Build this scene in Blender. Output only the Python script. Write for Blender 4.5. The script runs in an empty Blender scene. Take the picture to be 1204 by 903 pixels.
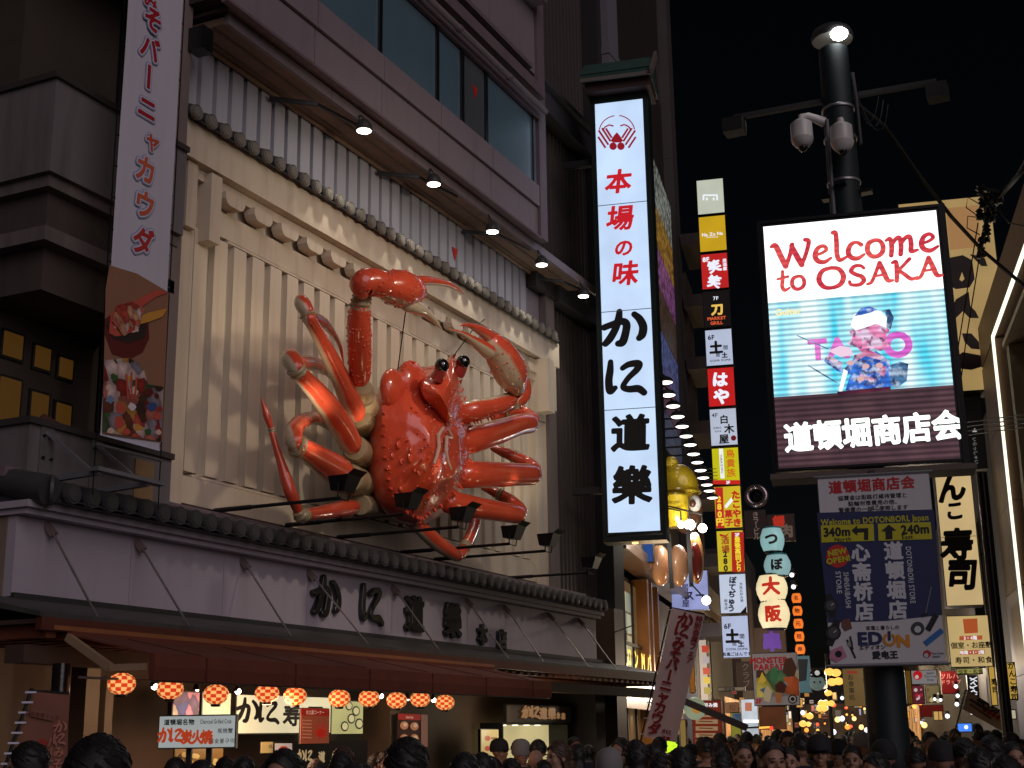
import bpy, math, random
import numpy as np
from mathutils import Vector, Matrix, noise
R = math.radians
sc = bpy.context.scene
col = sc.collection
random.seed(7)

# ------------------------------------------------------------------ camera
CX, CY, FL, H = 602.0, 451.5, 1596.0, 1.75
_up = np.array([-87.0, 6151.0, -FL]); _up /= np.linalg.norm(_up)
_d1 = np.array([1390 - CX, -(856 - CY), -FL]); _d1 -= _up * _d1.dot(_up); _d1 /= np.linalg.norm(_d1)
_RM = np.stack([_d1, np.cross(_up, _d1), _up])          # camera axes in the world: X runs along the restaurant front
cam = bpy.data.cameras.new('camera'); co = bpy.data.objects.new('camera', cam); col.objects.link(co)
cam.sensor_width = 36.0; cam.lens = FL / 1204 * 36; cam.clip_start = 0.1; cam.clip_end = 2000
co.matrix_world = Matrix.Translation((0, 0, H)) @ Matrix(_RM.tolist()).to_4x4()
sc.camera = co

# ------------------------------------------------------------------ night sky, faint city glow, exposure
w = bpy.data.worlds.new("World"); sc.world = w; w.use_nodes = True
nt = w.node_tree; bg = nt.nodes['Background']
sky = nt.nodes.new('ShaderNodeTexSky'); sky.sky_type = 'NISHITA'; sky.sun_disc = False
SUN_E, SUN_A = R(22), R(232)          # where the glow of the city comes from (behind and right of the viewer)
sky.sun_elevation = SUN_E; sky.sun_rotation = R(90) - SUN_A
nt.links.new(sky.outputs[0], bg.inputs[0]); bg.inputs[1].default_value = 0.0005
sl = bpy.data.lights.new('city_glow', 'SUN'); sl.energy = 0.80; sl.angle = R(50); sl.color = (1.0, .86, .93)
so = bpy.data.objects.new('city_glow', sl); col.objects.link(so)
_dir = Vector((math.cos(SUN_A) * math.cos(SUN_E), math.sin(SUN_A) * math.cos(SUN_E), math.sin(SUN_E)))
so.rotation_euler = _dir.to_track_quat('Z', 'Y').to_euler()
sc.view_settings.view_transform = 'Standard'; sc.view_settings.look = 'None'
sc.view_settings.exposure = 0; sc.view_settings.gamma = 1
sc.cycles.max_bounces = 5; sc.cycles.diffuse_bounces = 2; sc.cycles.glossy_bounces = 3
sc.cycles.sample_clamp_indirect = 3.0
sc.cycles.caustics_reflective = False; sc.cycles.caustics_refractive = False

# ------------------------------------------------------------------ from the photograph to the place
def ray(u, v): return _RM @ np.array([u - CX, -(v - CY), -FL])
def WY(u, v, Y): d = ray(u, v); return Vector(d * (Y / d[1]) + [0, 0, H])       # on a plane parallel to the front
def WX(u, v, X): d = ray(u, v); return Vector(d * (X / d[0]) + [0, 0, H])
def WD(u, v, D): d = ray(u, v); return Vector(d * (D / math.hypot(d[0], d[1])) + [0, 0, H])
A2 = R(12)                                              # the street beyond turns by 12 degrees
S2 = np.array([math.cos(A2), math.sin(A2), 0]); T2 = np.array([-math.sin(A2), math.cos(A2), 0])
def WT(u, v, T): d = ray(u, v); return Vector(d * (T / d.dot(T2)) + [0, 0, H])
def ST(s, t, z): return Vector(S2 * s + T2 * t + np.array([0, 0, z]))
def WP(u, v, o, yaw):                                   # on the vertical plane through o with heading yaw
    n = np.array([-math.sin(yaw), math.cos(yaw), 0]); d = ray(u, v)
    k = (np.array(o) - [0, 0, H]).dot(n) / d.dot(n); return Vector(d * k + [0, 0, H])

# ------------------------------------------------------------------ materials
def lin(c): return tuple(((x / 255) / 12.92 if x / 255 <= .04045 else ((x / 255 + .055) / 1.055) ** 2.4) for x in c)
MC = {}
def mat(name, c, rough=.6, metal=0., var=.15, scale=6., bump=.1, coat=0., grime=0.):
    if name in MC: return MC[name]
    m = bpy.data.materials.new(name); m.use_nodes = True; n = m.node_tree.nodes; l = m.node_tree.links
    b = n['Principled BSDF']; b.inputs['Roughness'].default_value = rough; b.inputs['Metallic'].default_value = metal
    b.inputs['Coat Weight'].default_value = coat; b.inputs['Coat Roughness'].default_value = .08
    tc = n.new('ShaderNodeTexCoord'); nz = n.new('ShaderNodeTexNoise'); nz.inputs['Scale'].default_value = scale
    nz.inputs['Detail'].default_value = 5; l.new(tc.outputs['Object'], nz.inputs['Vector'])
    mx = n.new('ShaderNodeMix'); mx.data_type = 'RGBA'
    mx.inputs[6].default_value = (*[x * (1 - var) for x in c], 1); mx.inputs[7].default_value = (*[min(1, x * (1 + var)) for x in c], 1)
    l.new(nz.outputs['Fac'], mx.inputs[0]); out = mx.outputs[2]
    if grime:
        mp = n.new('ShaderNodeMapping'); mp.inputs['Scale'].default_value = (3.5, 3.5, .35); l.new(tc.outputs['Object'], mp.inputs[0])
        n2 = n.new('ShaderNodeTexNoise'); n2.inputs['Scale'].default_value = 1.6; n2.inputs['Detail'].default_value = 7
        l.new(mp.outputs[0], n2.inputs['Vector'])
        rp = n.new('ShaderNodeMapRange'); rp.inputs[1].default_value = .5; rp.inputs[2].default_value = .78; rp.inputs[4].default_value = grime
        l.new(n2.outputs['Fac'], rp.inputs[0]); m2 = n.new('ShaderNodeMix'); m2.data_type = 'RGBA'
        l.new(rp.outputs[0], m2.inputs[0]); l.new(out, m2.inputs[6]); m2.inputs[7].default_value = (c[0] * .35, c[1] * .3, c[2] * .26, 1); out = m2.outputs[2]
    l.new(out, b.inputs['Base Color'])
    if bump:
        bp = n.new('ShaderNodeBump'); bp.inputs['Strength'].default_value = bump; bp.inputs['Distance'].default_value = .01
        n3 = n.new('ShaderNodeTexNoise'); n3.inputs['Scale'].default_value = scale * 12; l.new(tc.outputs['Object'], n3.inputs['Vector'])
        l.new(n3.outputs['Fac'], bp.inputs['Height']); l.new(bp.outputs[0], b.inputs['Normal'])
    MC[name] = m; return m
def em(c, s=1., samp=False, tube=0.):
    """something that gives off light (sRGB colour); tube: unevenness of the fluorescent tubes behind the face"""
    key = ('em', c, s, samp, tube)
    if key in MC: return MC[key]
    m = bpy.data.materials.new('lit'); m.use_nodes = True; n = m.node_tree.nodes; l = m.node_tree.links
    b = n['Principled BSDF']; b.inputs['Base Color'].default_value = (*[x * .5 for x in lin(c)], 1); b.inputs['Roughness'].default_value = .35
    b.inputs['Emission Color'].default_value = (*lin(c), 1); b.inputs['Emission Strength'].default_value = s
    if tube:
        tc = n.new('ShaderNodeTexCoord'); nz = n.new('ShaderNodeTexNoise'); nz.inputs['Scale'].default_value = 1.3; nz.inputs['Detail'].default_value = 2
        l.new(tc.outputs['Object'], nz.inputs['Vector']); mr = n.new('ShaderNodeMapRange')
        mr.inputs[1].default_value = .3; mr.inputs[2].default_value = .7; mr.inputs[3].default_value = s * (1 - tube); mr.inputs[4].default_value = s * (1 + tube)
        l.new(nz.outputs['Fac'], mr.inputs[0]); l.new(mr.outputs[0], b.inputs['Emission Strength'])
    m.cycles.emission_sampling = 'AUTO' if samp else 'NONE'
    MC[key] = m; return m
def pr(c, rough=.6):                                    # printed ink, by its own colour
    return mat('ink_%d_%d_%d' % c, lin(c), rough, var=.05, bump=0)

# ------------------------------------------------------------------ mesh builder
class MB:
    def __init__(s): s.v = []; s.f = []; s.c = []
    def add(s, vs, fs, c=0.):
        b = len(s.v); s.v += [tuple(p) for p in vs]; s.f += [tuple(b + i for i in f) for f in fs]; s.c += [c] * len(vs) if not isinstance(c, list) else c
        return s
    def box(s, x0, x1, y0, y1, z0, z1):
        return s.add([(x, y, z) for z in (z0, z1) for y in (y0, y1) for x in (x0, x1)],
                     [(0, 2, 3, 1), (4, 5, 7, 6), (0, 1, 5, 4), (1, 3, 7, 5), (3, 2, 6, 7), (2, 0, 4, 6)])
    def prism(s, poly, a0, a1, axis='y'):               # polygon in the two other axes, pushed along axis
        n = len(poly); mk = {'y': lambda p, a: (p[0], a, p[1]), 'x': lambda p, a: (a, p[0], p[1]), 'z': lambda p, a: (p[0], p[1], a)}[axis]
        vs = [mk(p, a0) for p in poly] + [mk(p, a1) for p in poly]
        return s.add(vs, [tuple(range(n)), tuple(range(2 * n - 1, n - 1, -1))] + [(i, n + i, n + (i + 1) % n, (i + 1) % n) for i in range(n)])
    def tube(s, pts, rad, seg=10, sq=1., ref=None, paint=None, cap=True, ribs=None):
        pts = [Vector(p) for p in pts]; n = len(pts); rad = [rad] * n if not hasattr(rad, '__len__') else list(rad)
        t0 = (pts[1] - pts[0]).normalized(); a = Vector(ref) if ref is not None else Vector((0, 0, 1))
        if abs(t0.dot(a)) > .95: a = Vector((1, 0, 0)) if abs(t0.x) < .9 else Vector((0, 1, 0))
        nx = (a - t0 * a.dot(t0)).normalized(); b = len(s.v); cs = []
        for i, p in enumerate(pts):
            t = (pts[min(i + 1, n - 1)] - pts[max(i - 1, 0)]).normalized()
            nx = (nx - t * nx.dot(t)).normalized(); ny = t.cross(nx)
            for k in range(seg):
                an = 2 * math.pi * k / seg; d = nx * math.cos(an) + ny * math.sin(an) * sq
                s.v.append(tuple(p + d * rad[i])); cs.append(paint(d.normalized(), i / (n - 1), p) if paint else 0.)
        for i in range(n - 1):
            for k in range(seg):
                s.f.append((b + i * seg + k, b + i * seg + (k + 1) % seg, b + (i + 1) * seg + (k + 1) % seg, b + (i + 1) * seg + k))
        if cap: s.f.append(tuple(b + k for k in range(seg))[::-1]); s.f.append(tuple(b + (n - 1) * seg + k for k in range(seg)))
        s.c += cs; return s
    def ball(s, c, r, seg=14, rings=9, c0=0., fn=None):
        r = (r, r, r) if not hasattr(r, '__len__') else r; b = len(s.v)
        for i in range(rings + 1):
            th = math.pi * i / rings
            for k in range(seg):
                ph = 2 * math.pi * k / seg; d = (math.sin(th) * math.cos(ph), math.sin(th) * math.sin(ph), math.cos(th))
                q = fn(d) if fn else 1.
                s.v.append((c[0] + d[0] * r[0] * q, c[1] + d[1] * r[1] * q, c[2] + d[2] * r[2] * q)); s.c.append(c0)
        for i in range(rings):
            for k in range(seg):
                s.f.append((b + i * seg + k, b + (i + 1) * seg + k, b + (i + 1) * seg + (k + 1) % seg, b + i * seg + (k + 1) % seg))
        return s
    def lathe(s, c, prof, seg=14, axis='z'):            # prof: (radius, height) pairs
        b = len(s.v)
        for r_, h in prof:
            for k in range(seg):
                a = 2 * math.pi * k / seg; x, y = r_ * math.cos(a), r_ * math.sin(a)
                q = (x, y, h) if axis == 'z' else ((x, h, y) if axis == 'y' else (h, x, y))
                s.v.append((c[0] + q[0], c[1] + q[1], c[2] + q[2])); s.c.append(0.)
        for i in range(len(prof) - 1):
            for k in range(seg):
                s.f.append((b + i * seg + k, b + i * seg + (k + 1) % seg, b + (i + 1) * seg + (k + 1) % seg, b + (i + 1) * seg + k))
        s.f.append(tuple(b + k for k in range(seg))[::-1]); s.f.append(tuple(b + (len(prof) - 1) * seg + k for k in range(seg)))
        return s
    def beam(s, p, q, w_, h_, up=(0, 0, 1)):            # square bar
        p, q = Vector(p), Vector(q); t = (q - p).normalized(); u = Vector(up); u = (u - t * u.dot(t)).normalized(); x = t.cross(u)
        vs = [e + x * a * w_ / 2 + u * b_ * h_ / 2 for e in (p, q) for a, b_ in ((-1, -1), (1, -1), (1, 1), (-1, 1))]
        return s.add(vs, [(3, 2, 1, 0), (4, 5, 6, 7), (0, 1, 5, 4), (1, 2, 6, 5), (2, 3, 7, 6), (3, 0, 4, 7)])
    def mesh(s, name, m, smooth=False, inv=None, paint=False):
        me = bpy.data.meshes.new(name); vs = s.v if inv is None else [tuple(inv @ Vector(p)) for p in s.v]
        me.from_pydata(vs, [], s.f)
        for x in (m if isinstance(m, (list, tuple)) else [m]): me.materials.append(x)
        if paint:
            at = me.color_attributes.new('paint', 'FLOAT_COLOR', 'POINT')
            at.data.foreach_set('color', [q for c in s.c for q in (c, c, c, 1.)])
        me.validate()
        if smooth: me.polygons.foreach_set('use_smooth', [True] * len(me.polygons)); me.set_sharp_from_angle(angle=R(40))
        return me

def empty(name, label, cat, loc, yaw=0., group=None):
    o = bpy.data.objects.new(name, None); col.objects.link(o); o.location = loc; o.rotation_euler = (0, 0, yaw); o.empty_display_size = .2
    o['label'] = label; o['category'] = cat
    if group: o['group'] = group
    return o
def xf(o):                                              # world matrix without waiting for the depsgraph
    m = Matrix.Translation(o.location) @ o.rotation_euler.to_matrix().to_4x4()
    return xf(o.parent) @ m if o.parent else m
def part(name, mb, m, parent, smooth=False, local=False, paint=False, label=None, stuff=False):
    inv = None if (local or parent is None) else xf(parent).inverted()
    o = bpy.data.objects.new(name, mb.mesh(name, m, smooth, inv, paint)); col.objects.link(o); o.parent = parent
    if label: o['label'] = label
    if stuff: o['kind'] = 'stuff'
    return o
def inst(me, name, parent, loc, yaw=0.):                # a piece that shares its mesh; loc in the parent's frame
    o = bpy.data.objects.new(name, me); col.objects.link(o); o.parent = parent; o.location = loc; o.rotation_euler = (0, 0, yaw); return o
def setting(name, mb, m, smooth=False):
    o = bpy.data.objects.new(name, mb.mesh(name, m, smooth)); col.objects.link(o); o['kind'] = 'structure'; return o
def tree_copy(o, parent=None):
    c = o.copy(); col.objects.link(c); c.parent = parent
    for ch in list(o.children): tree_copy(ch, c)
    return c
def spline(pts, sub=5):                                 # Catmull-Rom through 4-tuples
    P = [np.array(p, float) for p in pts]; out = []
    for i in range(len(P) - 1):
        p0, p1, p2, p3 = P[max(i - 1, 0)], P[i], P[i + 1], P[min(i + 2, len(P) - 1)]
        for k in range(sub):
            t = k / sub; out.append(.5 * (2 * p1 + (p2 - p0) * t + (2 * p0 - 5 * p1 + 4 * p2 - p3) * t * t + (3 * p1 - p0 - 3 * p2 + p3) * t ** 3))
    out.append(P[-1]); return out

# ------------------------------------------------------------------ lettering: glyph fields, thickened and rounded like brush and sign lettering
GC = {}
def fill(F, x0, y0, h):
    """the inside of F > 0 as flat polygons: runs of whole cells and clipped cells along the contour"""
    ny, nx = F.shape; S = F > 0; out = []; P = lambda j, i: (x0 + i * h, y0 + j * h)
    C = S[:-1, :-1] * 1 + S[:-1, 1:] * 2 + S[1:, 1:] * 4 + S[1:, :-1] * 8
    for j in range(ny - 1):
        i = 0; row = C[j]
        if not row.any(): continue
        while i < nx - 1:
            c = row[i]
            if c == 15:
                k = i
                while k < nx - 1 and row[k] == 15 and k - i < 6: k += 1
                out.append([P(j, i), P(j, k), P(j + 1, k), P(j + 1, i)]); i = k; continue
            if c:
                q = []; cs = ((j, i), (j, i + 1), (j + 1, i + 1), (j + 1, i))
                for a in range(4):
                    ja, ia = cs[a]; jb, ib = cs[(a + 1) % 4]; fa, fb = F[ja, ia], F[jb, ib]
                    if fa > 0: q.append(P(ja, ia))
                    if (fa > 0) != (fb > 0): t = fa / (fa - fb); q.append((x0 + (ia + (ib - ia) * t) * h, y0 + (ja + (jb - ja) * t) * h))
                if len(q) > 2: out.append(q)
            i += 1
    return out
def march(F, x0, y0, h):
    """closed contours of F = 0 (inside positive)"""
    ny, nx = F.shape; nxt = {}; S = F > 0
    C = S[:-1, :-1] * 1 + S[:-1, 1:] * 2 + S[1:, 1:] * 4 + S[1:, :-1] * 8
    T = {1: [(3, 0)], 2: [(0, 1)], 3: [(3, 1)], 4: [(1, 2)], 5: [(3, 2), (1, 0)], 6: [(0, 2)], 7: [(3, 2)], 8: [(2, 3)], 9: [(2, 0)], 10: [(0, 3), (2, 1)],
         11: [(2, 1)], 12: [(1, 3)], 13: [(1, 0)], 14: [(0, 3)]}
    for j, i in zip(*np.nonzero((C > 0) & (C < 15))):
        ek = {0: (j, i, 0), 1: (j, i + 1, 1), 2: (j + 1, i, 0), 3: (j, i, 1)}
        for a, b in T[int(C[j, i])]: nxt[ek[a]] = ek[b]
    def pos(k):
        j, i, d = k; a = F[j, i]; b = F[j, i + 1] if d == 0 else F[j + 1, i]; t = a / (a - b)
        return (x0 + (i + (t if d == 0 else 0)) * h, y0 + (j + (t if d else 0)) * h)
    loops = []
    while nxt:
        k0, k = nxt.popitem(); lp = [pos(k0)]
        while k != k0 and k in nxt: lp.append(pos(k)); k = nxt.pop(k)
        if len(lp) > 5:
            q = []                                      # drop points on straight runs
            for a in range(len(lp)):
                p_, c_, n_ = lp[a - 1], lp[a], lp[(a + 1) % len(lp)]
                if abs((c_[0] - p_[0]) * (n_[1] - c_[1]) - (c_[1] - p_[1]) * (n_[0] - c_[0])) > h * h * .035 or a % 5 == 0: q.append(c_)
            if len(q) > 2: loops.append(q)
    return loops
_tc = bpy.data.curves.new('glyph_source', 'FONT'); _to = bpy.data.objects.new('glyph_source', _tc); col.objects.link(_to)
def outline(ch):
    if ('o', ch) in GC: return GC[('o', ch)]
    _tc.body = ch; _tc.resolution_u = 3; dg = bpy.context.evaluated_depsgraph_get(); dg.update(); me = bpy.data.meshes.new_from_object(_to.evaluated_get(dg))
    V = np.array([v.co[:2] for v in me.vertices]).reshape(-1, 2); cnt = {}
    for p in me.polygons:
        for a, b in p.edge_keys: cnt[(a, b)] = cnt.get((a, b), 0) + 1
    E_ = [k for k, c in cnt.items() if c == 1]; bpy.data.meshes.remove(me)
    if not E_: GC[('o', ch)] = None; return None
    # merge coincident points is not needed: distances and crossings only
    A = V[[e[0] for e in E_]]; B = V[[e[1] for e in E_]]
    GC[('o', ch)] = (A, B, V[:, 0].min(), V[:, 0].max()); return GC[('o', ch)]
def glyph(ch, grow=0., res=56):
    key = (ch, round(grow, 4), res)
    if key in GC: return GC[key]
    if ch in STROKES:
        st = STROKES[ch]; x0, y0 = -.12, -.15; h = 1.3 / res; X, Y = np.meshgrid(x0 + h * np.arange(res + 1), y0 + h * np.arange(res + 1)); F = np.full(X.shape, -9.)
        for s_ in st:
            sp = spline(s_, 6)
            for a, b in zip(sp[:-1], sp[1:]):
                d = b[:2] - a[:2]; L = max(d.dot(d), 1e-9); t = np.clip(((X - a[0]) * d[0] + (Y - a[1]) * d[1]) / L, 0, 1)
                dx, dy = X - a[0] - t * d[0], Y - a[1] - t * d[1]
                F = np.maximum(F, a[2] + (b[2] - a[2]) * t + grow - np.hypot(dx, dy))
        GC[key] = (march(F, x0, y0, h), ADV.get(ch, 1.), fill(F, x0, y0, h)); return GC[key]
    o = outline(ch)
    if o is None: GC[key] = ([], .32, []); return GC[key]
    A, B, mn, mx = o; cjk = ord(ch) > 0x2E00
    mg = .06 + grow; x0, y0 = (mn - mg, -.16 - mg); wd = mx - mn + 2 * mg; h = 1.36 / res; res = int((1.12 + 2 * mg) / h) + 1; nx = int(wd / h) + 2
    X, Y = np.meshgrid(x0 + h * np.arange(nx), y0 + h * np.arange(res + 1)); X1 = X.ravel()[:, None]; Y1 = Y.ravel()[:, None]
    D = B - A; L = np.maximum((D ** 2).sum(1), 1e-12); t = np.clip(((X1 - A[:, 0]) * D[:, 0] + (Y1 - A[:, 1]) * D[:, 1]) / L, 0, 1)
    d = np.sqrt(((X1 - A[:, 0] - t * D[:, 0]) ** 2 + (Y1 - A[:, 1] - t * D[:, 1]) ** 2).min(1))
    c = ((A[:, 1] > Y1) != (B[:, 1] > Y1)); dy = np.where(np.abs(D[:, 1]) < 1e-12, 1e-12, D[:, 1])
    xi = A[:, 0] + (Y1 - A[:, 1]) / dy * D[:, 0]; ins = ((c & (X1 < xi)).sum(1) % 2) == 1
    F = np.where(ins, d, -d).reshape(X.shape) + grow + 1e-5
    GC[key] = (march(F, x0, y0, h), 1. if cjk else mx + .07, fill(F, x0, y0, h)); return GC[key]
STROKES = {
 'か': [[(-.04, .56, .045), (.14, .62, .045), (.42, .70, .05), (.55, .62, .06), (.54, .40, .06), (.46, .12, .065), (.34, .08, .04)],
        [(.36, .98, .035), (.34, .78, .055), (.26, .50, .055), (.12, .24, .06), (.0, .10, .045)],
        [(.76, .88, .035), (.90, .74, .055), (1.0, .52, .065), (.98, .30, .065), (.90, .2, .04)]],
 '大': [[(.04, .54, .05), (.5, .58, .05), (.97, .60, .055)], [(.52, .96, .05), (.5, .66, .05), (.4, .3, .05), (.06, -.02, .03)], [(.5, .58, .045), (.64, .28, .055), (.96, .0, .06)]],
 'に': [[(.06, .96, .03), (.05, .7, .055), (.02, .42, .06), (.06, .12, .06), (.2, .2, .025)],
        [(.40, .76, .03), (.58, .86, .045), (.84, .86, .06), (.80, .70, .05), (.56, .46, .035), (.42, .22, .035), (.58, .14, .05), (.84, .14, .06), (1.0, .02, .045)]],
 '\ue001': [[(0, .7, .04), (.12, .72, .07), (.24, .4, .075), (.36, .06, .07)], [(.36, .06, .06), (.5, .36, .05), (.6, .7, .055)], [(.58, .66, .06), (.7, .34, .075), (.82, .05, .07)], [(.82, .05, .05), (.98, .4, .05), (1.08, .74, .055), (.98, .8, .05)]],
 '\ue002': [[(.12, .3, .035), (.3, .34, .035), (.44, .44, .045), (.36, .55, .045), (.2, .5, .055), (.1, .3, .065), (.16, .12, .065), (.34, .06, .055), (.54, .16, .03)]],
 '\ue003': [[(.1, .92, .05), (.18, .9, .055), (.18, .6, .06), (.16, .26, .06), (.22, .07, .055), (.42, .14, .03)]],
 '\ue004': [[(.48, .46, .055), (.36, .55, .04), (.2, .5, .055), (.1, .3, .065), (.16, .12, .065), (.34, .06, .055), (.54, .16, .03)]],
 '\ue005': [[(.32, .55, .05), (.16, .48, .06), (.1, .28, .065), (.18, .1, .06), (.34, .06, .055), (.5, .16, .06), (.54, .36, .06), (.46, .52, .05), (.32, .55, .05)]],
 '\ue006': [[(.02, .5, .03), (.14, .54, .05), (.16, .3, .06), (.12, .04, .055)], [(.14, .3, .035), (.28, .5, .05), (.4, .54, .055), (.42, .3, .06), (.38, .04, .055)], [(.4, .3, .035), (.54, .5, .05), (.68, .54, .055), (.7, .3, .06), (.68, .1, .055), (.86, .12, .03)]],
 '\ue007': [[(.22, .8, .045), (.2, .5, .06), (.16, .22, .06), (.24, .07, .055), (.42, .14, .03)], [(.02, .52, .035), (.4, .58, .04)]],
 '\ue008': [[(.5, .78, .06), (.2, .7, .07), (.06, .4, .08), (.18, .12, .075), (.44, .04, .06), (.74, .14, .075), (.86, .42, .08), (.74, .7, .07), (.5, .78, .06)]],
 '\ue009': [[(.56, .64, .045), (.46, .74, .05), (.26, .74, .06), (.14, .58, .065), (.28, .44, .065), (.46, .34, .07), (.52, .18, .065), (.36, .05, .06), (.1, .08, .05), (.06, .2, .045)]],
 '\ue00a': [[(-.04, .04, .035), (.1, .1, .05), (.26, .42, .05), (.42, .78, .06)], [(.42, .78, .06), (.52, .42, .075), (.62, .1, .07), (.78, .08, .035)], [(.2, .3, .035), (.5, .32, .035)]],
 '\ue00b': [[(.04, .72, .04), (.16, .74, .06), (.16, .4, .07), (.12, .04, .06)], [(.6, .8, .055), (.42, .62, .05), (.2, .4, .045)], [(.22, .42, .05), (.4, .24, .06), (.58, .06, .06), (.78, .1, .035)]]}
ADV = {'\ue001': 1.12, '\ue002': .56, '\ue003': .38, '\ue004': .54, '\ue005': .62, '\ue006': .88, '\ue007': .42, '\ue008': .98, '\ue009': .66, '\ue00a': .78, '\ue00b': .78}
_cal = dict(zip('WelcomtOSAK', '\ue001\ue002\ue003\ue004\ue005\ue006\ue007\ue008\ue009\ue00a\ue00b'))
def callig(s): return ''.join(_cal.get(c, c) for c in s)
def layout(s, cx, cz, h, vert=False, step=1.04, rot=0., shear=0., grow=.012, sx=1., res=56):
    """contours and fill polygons of a line of text centred at (cx, cz); h = height of a full-width character"""
    out = [[], []]
    if vert:
        n = len(s)
        for k, ch in enumerate(s):
            lp, adv, fl = glyph(ch, grow, res); oz = ((n - 1) / 2 - k) * step
            cw = adv - .07 if ord(ch) < 0x2E00 else 1.
            for w_, X in enumerate((lp, fl)):
                for L in X:
                    q = [(x - cw / 2, y - .38) for x, y in L]
                    if ch in 'ー〜': q = [(-y, x) for x, y in q]
                    if ch in 'ャュョッァ': q = [(x + .12, y + .05) for x, y in q]
                    out[w_].append([(x * sx, y + oz) for x, y in q])
    else:
        x0 = 0.; tmp = [[], []]
        for ch in s:
            lp, adv, fl = glyph(ch, grow, res)
            for w_, X in enumerate((lp, fl)):
                for L in X: tmp[w_].append([((x + x0) * sx, y - .38) for x, y in L])
            x0 += adv * step if 0x2E00 < ord(ch) < 0xe000 else adv
        out = [[[(x - x0 * sx / 2, y) for x, y in L] for L in X] for X in tmp]
    c, n_ = math.cos(rot), math.sin(rot)
    return [[[(cx + ((x + shear * y) * c - y * n_) * h, cz + ((x + shear * y) * n_ + y * c) * h) for x, y in L] for L in X] for X in out]
def letter_mesh(name, loops, m, y=0., thick=0., bevel=0.):
    """filled outlines in the x-z plane at depth y, facing -y"""
    loops, polys = loops
    if not bevel:                                       # plain filled outlines (with straight sides when thick)
        mb = MB(); y0 = y - thick / 2
        for q in polys: mb.add([(x, y0, z) for x, z in q], [tuple(range(len(q)))])
        if thick:
            for L in loops:
                k = len(L); mb.add([(x, y0, z) for x, z in L] + [(x, y + thick / 2, z) for x, z in L], [(i, k + i, k + (i + 1) % k, (i + 1) % k) for i in range(k)])
        me = bpy.data.meshes.new(name); me.from_pydata(mb.v, [], mb.f); me.materials.append(m); return me
    cu = bpy.data.curves.new(name, 'CURVE'); cu.dimensions = '2D'; cu.fill_mode = 'BOTH' if thick else 'FRONT'; cu.extrude = thick / 2; cu.bevel_depth = bevel; cu.bevel_resolution = 1
    for L in loops:
        sp = cu.splines.new('POLY'); sp.points.add(len(L) - 1)
        sp.points.foreach_set('co', [q for x, z in L for q in (x, z, 0., 1.)]); sp.use_cyclic_u = True
    ob = bpy.data.objects.new(name, cu); col.objects.link(ob); dg = bpy.context.evaluated_depsgraph_get(); dg.update()
    me = bpy.data.meshes.new_from_object(ob.evaluated_get(dg)); bpy.data.objects.remove(ob); bpy.data.curves.remove(cu)
    me.name = name; me.transform(Matrix.Translation((0, y, 0)) @ Matrix.Rotation(R(90), 4, 'X'))
    me.materials.clear(); me.materials.append(m); return me

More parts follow.
